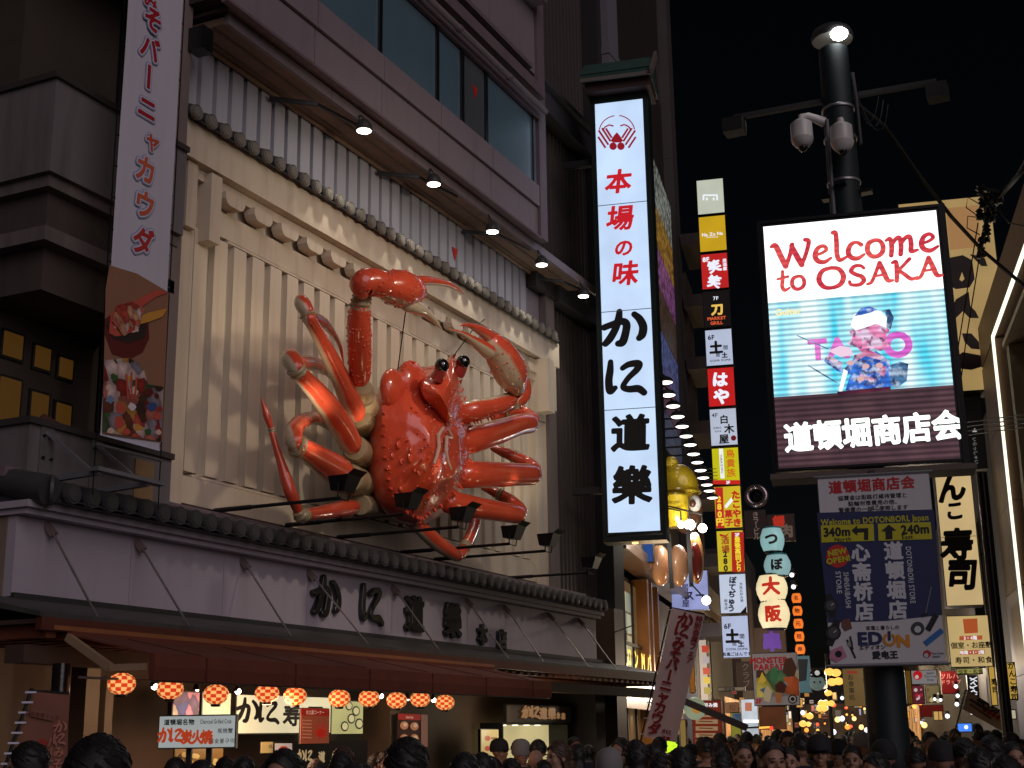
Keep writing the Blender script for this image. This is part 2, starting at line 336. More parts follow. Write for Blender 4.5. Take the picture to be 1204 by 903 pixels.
# ------------------------------------------------------------------ sign boxes: root Empty at the lower left corner of the face, local x right, y into the sign
class Sign:
    def __init__(s, name, label, cat, ul, vb, ur, vt, D=None, yaw=R(-78), group=None, org=None, depth=.2, face=None, frame=None, fw=.03, parent=None, pname='sign_panel', ny=3):
        s.o = Vector(org) if org is not None else WD(ul, vb, D); s.yaw = yaw
        s.k = math.hypot(s.o.x, s.o.y) / FL; p = WP(ur, vb, s.o, yaw) - s.o; s.w = math.hypot(p.x, p.y); s.h = WP(ul, vt, s.o, yaw).z - s.o.z
        s.lay = 0; s.done = []; s.depth = depth
        if parent is None:
            s.root = empty(name, label, cat, s.o, yaw, group); s.base = Matrix()
        else:
            s.root = None
        s.M = Matrix.Translation(s.o) @ Matrix.Rotation(yaw, 4, 'Z'); s.par = parent
        if parent is not None: s.toPar = xf(parent).inverted() @ s.M
        if face is not None:
            b = MB().box(0, s.w, .012, depth, 0, s.h); s.main = s.put(pname if parent is not None else 'cabinet', b, frame or dark)
            s.face = s.put('face', MB().box(fw, s.w - fw, 0, .0115, fw, s.h - fw), face, s.main if parent is not None else None)
    def put(s, name, mb, m, parent=None, smooth=False, label=None):
        if s.par is not None:
            top = parent or s.par
            mb.v = [tuple(s.toPar @ Vector(p)) for p in mb.v]; o = part(name, mb, m, top, smooth, local=True)
            return o
        return part(name, mb, m, parent or s.root, smooth, local=True, label=label)
    def loc(s, u, v): q = s.M.inverted() @ WP(u, v, s.o, s.yaw); return q.x, q.z
    def nl(s, P):                                       # one layer above whatever this print overlaps
        b = (min(p[0] for p in P), max(p[0] for p in P), min(p[1] for p in P), max(p[1] for p in P)); k = s.lay + 1
        for q, l_ in s.done:
            if b[0] < q[1] and b[1] > q[0] and b[2] < q[3] and b[3] > q[2]: k = max(k, l_ + 1)
        s.done.append((b, k)); return -.002 - .003 * k
    def text(s, t, u, v, hpx, m, name='lettering', **kw):
        x, z = s.loc(u, v); th = kw.pop('thick', 0.); bv = kw.pop('bevel', 0.); par = kw.pop('on', None)
        if hpx < 12: kw.setdefault('res', 34)
        lo = layout(t, x, z, hpx * s.k, **kw); y = s.nl([p for L in lo[0] for p in L] or [(x, z)]) - th / 2
        me = letter_mesh(name, lo, m, y, th, bv)
        if s.par is not None: me.transform(s.toPar)
        o = bpy.data.objects.new(name, me); col.objects.link(o); o.parent = (s.main if s.par is not None else s.root) if par is None else par; return o
    def poly(s, pts, m, name='printed_shape', thick=.003):
        L = [s.loc(u, v) for u, v in pts]; y = s.nl(L)
        return s.put(name, MB().prism(L, y, y + thick), m, s.main if s.par is not None else None)
    def disc(s, u, v, r, m, name='printed_shape', n=20, sq=1.):
        return s.poly([(u + r * math.cos(a) * sq, v + r * math.sin(a)) for a in [2 * math.pi * k / n for k in range(n)]], m, name)
    def line(s, pts, wpx, m, name='printed_line'):
        mb = MB(); P = [s.loc(u, v) for u, v in pts]; y = s.nl(P)
        for a, b in zip(P[:-1], P[1:]): mb.beam((a[0], y, a[1]), (b[0], y, b[1]), .002, wpx * s.k, up=(-(b[1] - a[1]), 0, b[0] - a[0]))
        return s.put(name, mb, m, s.main if s.par is not None else None)

dark = mat('dark_metal', (.012, .012, .013), .45, .3)
black = mat('black_paint', (.006, .006, .007), .3, bump=.05)
steel = mat('galvanised_steel', (.35, .35, .37), .4, .8, .2)
wire = mat('cable_rubber', (.012, .012, .012), .6)
def spot(name, loc, target, power, color, size=80, blend=.6, radius=.05, parent=None):
    l = bpy.data.lights.new(name, 'SPOT'); l.energy = power; l.color = color; l.spot_size = R(size); l.spot_blend = blend; l.shadow_soft_size = radius
    o = bpy.data.objects.new(name, l); col.objects.link(o); o.location = loc
    o.rotation_euler = (Vector(target) - Vector(loc)).to_track_quat('-Z', 'Y').to_euler()
    if parent: o.matrix_world = xf(parent).inverted() @ (Matrix.Translation(loc) @ o.rotation_euler.to_matrix().to_4x4()); o.parent = parent
    return o
def pointl(name, loc, power, color, radius=.1, parent=None):
    l = bpy.data.lights.new(name, 'POINT'); l.energy = power; l.color = color; l.shadow_soft_size = radius
    o = bpy.data.objects.new(name, l); col.objects.link(o); o.location = loc if parent is None else (xf(parent).inverted() @ Vector(loc))
    if parent: o.parent = parent
    return o
# ------------------------------------------------------------------ ground
street = mat('wet_paving', (.06, .058, .056), .45, 0, .3, 3., .3)
setting('ground', MB().box(-60, 400, -200, 260, -.4, 0.), street)
pave = mat('paving_stone', (.16, .15, .14), .55, 0, .25, 2., .2)
tile_ms = [MB().box(-.29, .29, -.29, .29, .0, .012).mesh('paving_stone', mat('paving_stone_%d' % k, (c, c * .95, c * .9), .5, 0, .2, 3, .2)) for k, c in enumerate((.13, .17, .21))]
stones = bpy.data.objects.new('pavement', MB().box(.5, 12.7, -1.1, 7.9, -.02, .004).mesh('pavement', pave)); col.objects.link(stones); stones['kind'] = 'structure'
for i in range(20):
    for j in range(14):
        inst(random.choice(tile_ms), 'paving_stone', stones, (.9 + i * .6, -.7 + j * .6, .002))

# ------------------------------------------------------------------ the crab restaurant
cream = mat('cream_panel', (.66, .56, .42), .55, 0, .07, 1.5, .06, grime=.35)
cream2 = mat('cream_trim', (.63, .53, .40), .55, 0, .07, 2.5, .06, grime=.4)
whites = mat('white_slat_paint', (.46, .46, .50), .5, 0, .06, 1.2, .05, grime=.25)
mauve = mat('mauve_cladding', (.27, .22, .235), .5, 0, .08, 1.3, .1, grime=.22)
mauve2 = mat('mauve_trim', (.19, .14, .155), .5, 0, .15, 2, .1, grime=.4)
soffm = mat('brown_soffit', (.28, .185, .12), .6, 0, .2, 1.2, .12, grime=.5)
brownd = mat('dark_brown_wall', (.03, .024, .022), .7, 0, .3, 2, .2)
greyb = mat('grey_brown_render', (.16, .13, .12), .7, 0, .15, 1.5, .15, grime=.5)
rooft = mat('charcoal_roof_tile', (.045, .045, .05), .45, 0, .35, 5, .2)
capm = mat('tile_end_cap', (.19, .17, .14), .6, 0, .2, 6, .1)
capd = mat('dark_tile_end_cap', (.055, .052, .052), .55, 0, .3, 6, .1)
glassm = mat('teal_window_glass', (.12, .21, .25), .3, 0, .18, .7, 0, coat=1.)
framem = mat('black_window_frame', (.008, .009, .01), .35)
slatm = mat('bronze_slat', (.12, .10, .095), .45, .3, .15, 3, .05)
bl = empty('restaurant_building', 'crab restaurant with mauve upper floors, cream display panel and tiled pent roof', 'building', (11, 9.4, 0))
part('wall_core', MB().box(10.9, 23.5, 9.37, 18, 0, 26).box(8.9, 10.9, 10.6, 18, 0, 26).box(10.7, 19.3, 8.54, 9.37, 9.66, 26), brownd, bl)
# cream display panel behind the crab
part('panel_backing', MB().box(10.9, 20.9, 9.31, 9.37, 4.1, 8.0), cream, bl)
part('top_beam', MB().box(10.82, 20.95, 9.02, 9.31, 7.93, 8.36), cream, bl)
part('top_beam', MB().box(11.12, 20.9, 9.14, 9.31, 7.80, 7.93), cream2, bl)
part('inner_beam', MB().box(11.3, 20.2, 9.225, 9.31, 7.32, 7.62), cream, bl)
part('inner_beam_lip', MB().box(11.85, 20.2, 9.20, 9.31, 7.27, 7.30).box(11.4, 20.1, 9.2, 9.31, 4.47, 4.50), cream2, bl)
cb = MB().prism([(-.18, .30), (-.18, .22), (-.14, .165), (-.10, .15), (.10, .15), (.14, .165), (.18, .22), (.18, .30)], -.15, 0, 'y').mesh('corbel', cream2)
for k in range(16): inst(cb, 'corbel', bl, (11.80 + k * .545 - 11, 9.225 - 9.4, 7.50))
for x0, x1, y0, z0, z1 in ((10.95, 11.12, 9.08, 7.16, 7.92), (11.31, 11.50, 9.04, 7.10, 7.90), (20.1, 20.34, 8.86, 6.98, 7.9), (20.5, 20.75, 9.0, 7.12, 7.92)):
    part('bracket_block', MB().box(x0, x1, y0, 9.31, z0, z1).box(x0 - .18, x0, y0 + .25, 9.31, z0 + .55, z1), cream2, bl)
part('side_post', MB().box(10.94, 11.2, 9.16, 9.31, 4.1, 7.5), cream, bl); part('side_post', MB().box(20.2, 20.9, 9.16, 9.31, 4.1, 7.9), cream, bl)
part('bottom_rail', MB().box(10.94, 16.6, 9.18, 9.31, 4.17, 4.46), cream, bl); part('bottom_rail', MB().box(16.606, 20.9, 9.18, 9.31, 4.17, 4.46), cream, bl)
part('bottom_ledge', MB().box(10.94, 20.9, 9.24, 9.33, 3.9, 4.15), cream2, bl)
sm_ = MB().box(-.115, .115, 0, .10, 4.52, 7.26).mesh('slat', cream)
for k in range(25): inst(sm_, 'slat', bl, (11.38 + k * .355 - 11, 9.20 - 9.4, 0))
part('slat_bed', MB().box(11.15, 20.2, 9.285, 9.30, 4.46, 7.3), mat('cream_bed_board', (.5, .46, .38), .6, grime=.5), bl)  # bed board in a duller cream than the slats
# white slats above, tile row between
us = MB().box(-.105, .105, 0, .09, 8.42, 9.45).mesh('upper_slat', whites)
for k in range(32): inst(us, 'upper_slat', bl, (11.08 + k * .285 - 11, 9.21 - 9.4, 0))
part('slat_bed', MB().box(11.05, 20.05, 9.30, 9.36, 8.36, 9.47), mat('grey_bed_board', (.22, .22, .24), .6), bl)  # bed board in a darker grey than the white slats
part('wall_panel', MB().box(20.06, 20.62, 9.24, 9.36, 8.36, 9.2), mauve, bl); part('dark_post', MB().box(20.64, 21.0, 9.12, 9.36, 4.0, 9.3), greyb, bl)
part('dark_post', MB().box(20.1, 21.05, 9.05, 9.36, 9.2, 9.47), brownd, bl)
def tile_row(n, x0, pitch, y0, z0, y1, z1, r, cm, tm, parent, nm='roof_tile'):
    base = xf(parent).translation
    t = MB().tube([(0, 0, 0), (0, (y1 - y0) * .5, (z1 - z0) * .5), (0, y1 - y0, z1 - z0)], [r * .96, r, r], 10).mesh(nm, tm, True)
    c = MB().lathe((0, 0, 0), [(r * .2, -.035), (r * .78, -.03), (r * .8, -.02), (r * 1.02, -.022), (r * 1.05, .02)], 14, 'y').mesh('tile_end_cap', cm)
    p = MB().prism([(-pitch / 2, .0), (-pitch * .25, -r * .55), (pitch * .25, -r * .55), (pitch / 2, 0), (pitch * .25, -r * .35), (-pitch * .25, -r * .35)], 0, .12, 'y')
    for i, q in enumerate(p.v): p.v[i] = (q[0], q[1] * 5 * (y1 - y0) + .02, q[2] + (q[1] / .12) * (z1 - z0) * .6 - .02)
    p = p.mesh('pan_tile', tm)
    for k in range(n):
        o = inst(t, nm, parent, (x0 + k * pitch - base.x, y0 - base.y, z0 - base.z + random.uniform(-.006, .006)))
        inst(c, 'tile_end_cap', o, (0, 0, 0)); inst(p, 'pan_tile', o, (pitch / 2, 0, 0))
tile_row(38, 10.85, .262, 8.92, 8.13 + .28, 9.3, 8.56, .085, capm, rooft, bl)
part('tile_bedding', MB().prism([(8.98, 8.36), (9.3, 8.36), (9.3, 8.5)], 11.0, 20.9, 'x'), rooft, bl)
# soffit, fascia and the lamps' rails
sf = part('soffit', MB().box(10.95, 21.4, 8.68, 9.36, 9.475, 9.56), soffm, bl)
for y in (8.83, 9.05, 9.2): part('soffit_joint_strip', MB().box(10.95, 21.4, y, y + .035, 9.462, 9.4735), mat('soffit_strip', (.16, .11, .08), .6), sf)
part('soffit_edge_roll', MB().tube([(10.95, 9.17, 9.455), (20.1, 9.17, 9.455)], .03, 8), soffm, sf)
for k in range(6): part('fascia', MB().box(10.95 + k * 2.1, 13.04 + k * 2.1, 8.62, 8.675, 9.46, 9.60), mauve, bl)
part('underside', MB().box(10.9, 19.1, 8.5, 9.36, 9.615, 9.655), mauve2, bl)
part('lower_lip', MB().box(10.7, 19.0, 8.44, 8.53, 9.575, 9.612), mauve2, bl)
XJ = [10.7, 12.47, 14.05, 15.62, 17.27, 19.0]
for a, b in zip(XJ[:-1], XJ[1:]):
    part('wall_panel', MB().box(a + .010, b - .010, 8.50, 8.54, 9.615, 10.12), mauve, bl)
    part('sill_panel', MB().box(a + .010, b - .010, 8.46, 8.54, 10.14, 10.50), mauve, bl)
    part('wall_panel', MB().box(a + .010, b - .010, 8.50, 8.54, 12.52, 13.7), mauve, bl)
    part('wall_panel', MB().box(a + .010, b - .010, 8.50, 8.54, 15.8, 19.7), mauve, bl)
part('window_head', MB().box(10.7, 19.0, 8.43, 8.54, 11.69, 11.86), mauve2, bl)
part('hand_rail_pipe', MB().tube([(10.7, 8.32, 11.80), (19.0, 8.32, 11.80)], .05, 10), mauve, bl, True)
for x in (12.2, 14.2, 15.9, 17.6): part('pipe_collar', MB().tube([(x, 8.32, 11.80), (x + .05, 8.32, 11.80)], .062, 10), mauve2, bl, True)
part('ledge', MB().box(10.7, 18.95, 8.30, 8.54, 12.0, 12.12).box(10.7, 18.95, 8.38, 8.54, 12.12, 12.30), mauve2, bl)
part('ledge', MB().box(10.7, 18.6, 8.36, 8.54, 12.42, 12.50).box(10.7, 18.9, 8.2, 8.54, 13.72, 13.95), mauve2, bl)
GX = [(10.75, 12.36), (12.46, 13.92), (14.02, 15.50), (15.62, 16.26), (16.44, 17.06), (17.22, 18.82)]
wf = part('window_frame', MB().box(10.7, 19.0, 8.52, 8.54, 10.50, 11.69), framem, bl)
for i, (a, b) in enumerate(GX):
    part('window_pane', MB().box(a, b, 8.50, 8.515, 10.54, 11.66), glassm if i != 4 else mat('grey_window_glass', (.10, .115, .12), .2, 0, .2, 1, 0), wf)
    part('mullion', MB().box(b, b + .08, 8.47, 8.53, 10.50, 11.69), framem, wf)
part('fire_access_mark', MB().prism([(16.66, 11.28), (16.84, 11.28), (16.75, 11.08)], 8.49, 8.497), pr((200, 40, 40)), wf)
part('fire_access_mark', MB().prism([(17.32, 9.02), (17.50, 9.02), (17.41, 8.82)], 9.19, 9.197), pr((200, 40, 40)), bl)
part('window_pane', MB().box(10.75, 19.0, 8.50, 8.53, 14.0, 15.7), glassm, bl)
part('corner_trim', MB().box(19.03, 19.30, 8.46, 9.3, 9.62, 26), mauve2, bl)
part('cross_beam', MB().box(19.3, 22.9, 8.95, 9.3, 12.6, 13.03).box(19.3, 22.9, 8.85, 9.3, 13.03, 13.1), mat('slate_beam', (.055, .055, .065), .5), bl)
part('cross_beam', MB().box(21.0, 22.9, 9.0, 9.3, 9.2, 9.47), mat('slate_beam', (.055, .055, .065)), bl)
part('slat_wall_backing', MB().box(19.3, 23.4, 9.335, 9.365, 3.95, 26), mat('bronze_backing', (.04, .034, .032), .7), bl)
s1 = MB().box(-.04, .04, 0, .07, 4.05, 9.15).mesh('wall_slat', slatm); s2 = MB().box(-.04, .04, 0, .07, 9.62, 12.58).mesh('wall_slat', slatm); s3 = MB().box(-.04, .04, 0, .07, 13.12, 20).mesh('wall_slat', slatm)
for k in range(13): inst(s1, 'wall_slat', bl, (21.1 + k * .17 - 11, 9.24 - 9.4, 0))
for k in range(23):
    inst(s2, 'wall_slat', bl, (19.4 + k * .17 - 11, 9.24 - 9.4, 0)); inst(s3, 'wall_slat', bl, (19.4 + k * .17 - 11, 9.24 - 9.4, 0))
part('end_pier', MB().box(22.95, 23.45, 8.9, 9.36, 3.0, 26), mat('end_pier', (.022, .019, .02), .7), bl)
part('vertical_duct', MB().box(23.2, 23.75, 8.75, 8.9, 12.8, 22).box(23.18, 23.77, 8.73, 8.92, 15.0, 15.12), mat('grey_duct', (.17, .165, .19), .5, 0, .1, 2, grime=.3), bl)
part('entrance_pier', MB().box(22.5, 22.95, 8.75, 9.3, 0, 3.9), mat('copper_brown_pier', (.11, .065, .045), .4, 0, .25, 2, grime=.3), bl)
# left strip, corner block with balconies
part('left_pilaster', MB().box(10.50, 10.78, 8.98, 9.36, 4.1, 14), mat('taupe_pilaster', (.23, .18, .165), .6, 0, .12, 1.5, .1, grime=.4), bl)
part('junction_box', MB().box(10.72, 10.9, 8.78, 8.98, 9.10, 9.38).box(10.76, 10.86, 8.775, 8.785, 9.15, 9.33), framem, bl)
balc = mat('grey_balcony_render', (.17, .15, .15), .7, 0, .12, 1.2, .15, grime=.5)
for z0, z1 in ((6.92, 7.86), (3.98, 4.5)):
    b = part('balcony_parapet', MB().box(8.77, 10.7, 8.9, 9.05, z0, z1).box(8.77, 8.92, 9.051, 14, z0, z1), balc, bl)
    part('balcony_coping', MB().box(8.73, 10.7, 8.86, 9.09, z1, z1 + .06).box(8.73, 8.96, 9.091, 14, z1, z1 + .06), mat('dark_coping', (.05, .042, .04), .5), b)
for i, (z0, z1, d) in enumerate(((6.80, 6.92, .06), (6.42, 6.80, .16), (6.28, 6.42, .08), (5.86, 6.28, .24), (9.9, 11.2, .1))):
    part('balcony_moulding', MB().box(8.77 + d, 10.7, 8.9 + d, 10.6, z0, z1).box(8.77 + d, 10.69, 10.6, 14, z0, z1), greyb if i % 2 == 0 else mat('umber_render', (.075, .055, .048), .7, grime=.4), bl)
part('recess_wall', MB().box(9.3, 10.7, 9.95, 10.6, 3.9, 9.9), mat('recess_wall', (.05, .036, .026), .8), bl)
amber = em((92, 62, 22), .4)
for x0, x1, z0, z1 in ((9.36, 9.62, 4.75, 5.2), (9.78, 10.0, 4.72, 5.14), (10.12, 10.32, 4.7, 5.1), (9.36, 9.6, 5.42, 5.66), (9.78, 9.98, 5.40, 5.62), (10.12, 10.3, 5.38, 5.58)):
    f_ = part('small_window', MB().box(x0 - .03, x1 + .03, 9.93, 9.949, z0 - .03, z1 + .03), framem, bl)
    part('window_pane', MB().box(x0, x1, 9.915, 9.929, z0, z1), amber, f_)
part('swagged_curtain', MB().tube([(9.5, 9.5, 4.78), (9.75, 9.42, 4.55), (10.1, 9.4, 4.42), (10.6, 9.45, 4.36)], [.04, .16, .2, .12], 8), mat('maroon_cloth', (.10, .03, .025), .8), bl, True)
part('warm_wall_patch', MB().box(10.15, 10.42, 8.88, 8.899, 4.0, 4.42), mat('ochre_plaster', (.32, .2, .09), .6), bl)  # ochre patch on the lower parapet
# pent roof over the name board
pt = empty('pent_roof', 'long pent roof of charcoal tiles running under the crab panel', 'roof', (8.6, 8.9, 3.7))
tile_row(53, 8.95, .241, 8.52, 3.86, 9.18, 4.02, .088, capd, rooft, pt)
t = MB().tube([(0, 0, 0), (0, .7, .16)], .13, 10).tube([(.02, -.02, 0), (0, 0, 0)], .135, 12); part('corner_tile', MB().add([(x + 8.72, y + 8.56, z + 3.86) for x, y, z in t.v], t.f), capd, pt, True)
part('roof_slab', MB().prism([(8.6, 3.78), (8.6, 3.84), (9.3, 4.0), (9.3, 3.78)], 8.7, 21.75, 'x'), rooft, pt)
part('ridge_beam', MB().box(8.6, 16.0, 8.98, 9.17, 3.99, 4.1), mauve2, pt); part('ridge_beam', MB().box(16.01, 21.8, 8.98, 9.17, 3.99, 4.1), mauve2, pt)
mlav = mat('lavender_board', (.42, .37, .42), .55, 0, .05, .8, .05, grime=.14)
part('cornice', MB().box(8.62, 21.9, 8.7, 9.1, 3.72, 3.78).box(8.66, 21.9, 8.76, 9.1, 3.67, 3.72), mlav, pt)
part('side_cornice', MB().box(8.62, 8.9, 9.1, 16, 3.67, 3.80).box(8.5, 9.2, 9.2, 16, 3.80, 3.98), rooft, pt)
# name board
nb = empty('name_board', 'long lavender name board with raised black Japanese letters under the tile row', 'sign board', (8.7, 8.9, 2.98))
JX = [8.70, 10.18, 11.62, 13.18, 15.0, 17.0, 18.25, 19.9, 22.0]
for a, b in zip(JX[:-1], JX[1:]): part('board_panel', MB().box(a + .004, b - .004, 8.9, 9.0, 2.97, 3.668), mlav, nb)
part('side_panel', MB().box(8.70, 8.8, 9.004, 16, 2.97, 3.668), mat('tan_side_board', (.25, .19, .14), .6, grime=.4), nb)
ink = mat('black_letter_enamel', (.010, .010, .011), .22, 0, .1, 4, .04, coat=.4)
for ch, x, z, h_, sx, g in (('か', 13.54, 3.30, .47, 1.05, .018), ('に', 14.56, 3.30, .46, 1.0, .018), ('道', 15.62, 3.31, .47, 1.0, .034), ('樂', 16.68, 3.30, .47, 1.0, .036), ('本', 17.58, 3.16, .29, .95, .03), ('店', 18.22, 3.13, .29, .95, .035)):
    me = letter_mesh('letter', layout(ch, x - 8.7, z - 2.98, h_, grow=g, sx=sx, res=64), ink, -.03, .045, .010)
    o = bpy.data.objects.new('letter', me); col.objects.link(o); o.parent = nb
# canopy under the name board, its tie rods
cp = empty('canopy', 'dark sheet-metal canopy under the name board held by thin tie rods', 'canopy', (8.6, 8.9, 2.6))
cpm = mat('weathered_canopy_metal', (.075, .07, .065), .55, .2, .35, 2, .3, grime=.6)
part('canopy_sheet', MB().prism([(7.86, 2.70), (7.86, 2.735), (8.9, 2.96), (8.9, 2.90)], 8.0, 23.0, 'x'), cpm, cp)
part('side_canopy_sheet', MB().prism([(8.0, 2.70), (8.0, 2.735), (8.7, 2.96), (8.7, 2.90)], 8.9, 16, 'y'), cpm, cp)
part('flashing', MB().box(8.7, 22.9, 8.86, 8.9, 2.9, 3.0), mat('dark_flashing', (.03, .03, .03), .6), cp)
part('fascia_board', MB().box(8.02, 23.0, 7.86, 7.92, 2.60, 2.70), mat('dark_red_timber', (.10, .025, .015), .55, 0, .3, 3, grime=.4), cp)
part('soffit_board', MB().box(8.05, 22.9, 7.94, 9.3, 2.655, 2.69), mat('soffit_timber', (.06, .035, .025), .7), cp)
rf = MB().box(-.055, .055, 0, 1.2, -.1, 0).mesh('rafter', mat('red_brown_rafter', (.16, .045, .022), .55, 0, .3, 4))
for k in range(62): inst(rf, 'rafter', cp, (8.2 + k * .235 - 8.6, 7.93 - 8.9, 2.65 - 2.6))
part('rear_soffit_beam', MB().box(8.1, 23, 8.1, 8.3, 2.36, 2.5), mat('soffit_timber', (.06, .035, .025)), cp)
for (a, b) in ((9.06, 8.72), (10.24, 9.9), (11.92, 11.5), (13.19, 12.98), (15.1, 14.62), (17.15, 16.5), (18.36, 17.65), (20.0, 19.3), (21.22, 20.45)):
    r_ = part('tie_rod', MB().tube([(a, 8.86, 3.60), (b, 7.93, 2.73)], .011, 6), mat('rusty_rod', (.30, .27, .25), .45, .6, .5, 8), cp)
    part('rod_bracket', MB().beam((a - .01, 8.9, 3.63), (a + .0, 8.80, 3.53), .05, .06), mat('bracket_mauve', (.2, .14, .13), .6), r_)
# awning
aw = empty('awning', 'maroon fabric awning with a rolled front over the shop counter', 'awning', (8.3, 7.8, 2.2))
awm = mat('maroon_awning_cloth', (.135, .032, .016), .8, 0, .2, 2, .15, grime=.3)
part('awning_cloth', MB().prism([(7.82, 2.56), (7.82, 2.575), (7.03, 2.40), (7.03, 2.385)], 8.35, 15.8, 'x'), awm, aw)
part('front_valance', MB().prism([(7.0, 2.40), (7.03, 2.405), (7.055, 2.36), (7.045, 2.205), (7.0, 2.20), (6.985, 2.30)], 8.33, 15.77, 'x'), awm, aw)
part('front_bar', MB().tube([(8.33, 7.03, 2.2), (15.77, 7.03, 2.2)], .012, 6), steel, aw)
part('awning_cassette', MB().box(8.3, 15.85, 7.80, 7.86, 2.5, 2.6), awm, aw)
for x in (8.25, 15.8):
    part('folding_arm', MB().beam((x, 7.8, 2.55), (x - .0, 7.35, 2.30), .05, .06).beam((x, 7.35, 2.3), (x + .05, 7.05, 2.3), .04, .05), mat('arm_beige', (.30, .2, .12), .5), aw)
for k in range(6): part('cloth_seam', MB().beam((8.95 + k * 1.25, 7.815, 2.578), (8.95 + k * 1.25, 7.035, 2.409), .012, .006).box(8.944 + k * 1.25, 8.956 + k * 1.25, 6.978, 6.99, 2.21, 2.39), mat('seam_thread', (.09, .022, .012), .8), aw)
part('timber_trim', MB().box(8.15, 15.9, 7.845, 7.858, 2.605, 2.64), mat('highlight_timber', (.28, .10, .035), .5, 0, .3, 3), cp)  # trim line: highlight on the fascia timber, put into its lighter colour
# shop interior
shop = part('shop_rear_wall', MB().box(8.9, 23, 9.30, 9.365, 0, 2.7), mat('shop_rear_wall', (.075, .045, .03), .7, 0, .3, 2), bl)
part('counter', MB().box(9.5, 14.9, 8.45, 9.0, 0, 1.0).box(9.45, 14.95, 8.40, 9.05, 1.0, 1.05), mat('counter_wood', (.20, .11, .06), .4, 0, .25, 2), bl)
part('shop_post', MB().box(9.25, 9.42, 8.5, 8.7, 0, 2.4).box(9.5, 9.6, 8.5, 8.6, 0, 2.3), mat('ochre_post', (.12, .07, .04), .6), bl)
part('shop_post', MB().box(14.4, 14.62, 8.5, 8.9, 0, 2.4), mat('ochre_post', (.12, .07, .04)), bl)
part('round_post', MB().tube([(8.42, 8.0, 0), (8.42, 8.0, 2.36)], .075, 14), mat('lacquer_post', (.015, .011, .01), .15), bl, True)
part('shop_pier', MB().box(20.9, 21.3, 8.5, 9.3, 0, 2.5), brownd, bl)
part('rail', MB().tube([(8.2, 7.62, 2.235), (15.8, 7.62, 2.235)], .010, 6), steel, bl)
# pale panel at the left shop corner
part('pale_side_panel', MB().box(7.6, 8.2, 8.6, 8.64, 0, 2.05), mat('pale_panel', (.30, .25, .21), .6), bl)

# lamps along the soffit
lampm = em((255, 252, 240), 14., True)
for i, (u, v) in enumerate(((428, 152), (510, 215), (579, 271), (637, 310), (686, 347))):
    p = WY(u, v, 8.55); nm = ['leftmost', 'second', 'third', 'fourth', 'rightmost'][i]
    t = empty('facade_spotlight', nm + ' of the five bell-shaped spotlights hung under the soffit above the crab', 'spotlight', p, 0, 'spotlights under the soffit')
    part('lamp_housing', MB().lathe((0, 0, 0), [(.10, -.02), (.115, 0), (.105, .05), (.07, .11), (.03, .14), (.01, .15)], 16), mat('grey_lamp_shell', (.07, .07, .07), .4, .5), t, True, local=True)
    part('lamp_glass', MB().lathe((0, 0, 0), [(.092, -.026), (.05, -.034), (.005, -.036)], 16), lampm, t, True, local=True)
    part('lamp_yoke', MB().tube([(-.1, 0, .03), (-.1, .02, .15), (0, .04, .2), (.1, .02, .15), (.1, 0, .03)], .008, 6), dark, t, local=True)
    part('hanger_arm', MB().tube([(0, .04, .2), (.02, .1, 9.53 - p.z), ], .012, 6), dark, t, local=True)
    spot('spot_light', p + Vector((0, 0, -.06)), p + Vector((0, .30, -3)), 60, (1., .93, .82), 88, .9, .06, t)
for i in range(4):
    x = 12.55 + i * 2.55
    t = empty('soffit_strut', ['leftmost', 'second', 'third', 'rightmost'][i] + ' thin angled strut below the brown soffit', 'strut', (x, 9.15, 9.42), 0, 'struts under the soffit')
    part('arm', MB().beam((-.05, .02, -.06), (.35, -.42, -.06), .04, .05).beam((.35, -.42, -.06), (1.35, -.5, -.0), .025, .03), dark, t, local=True)
    part('post', MB().beam((.1, -.15, -.06), (.1, -.15, .045), .04, .04), dark, t, local=True)
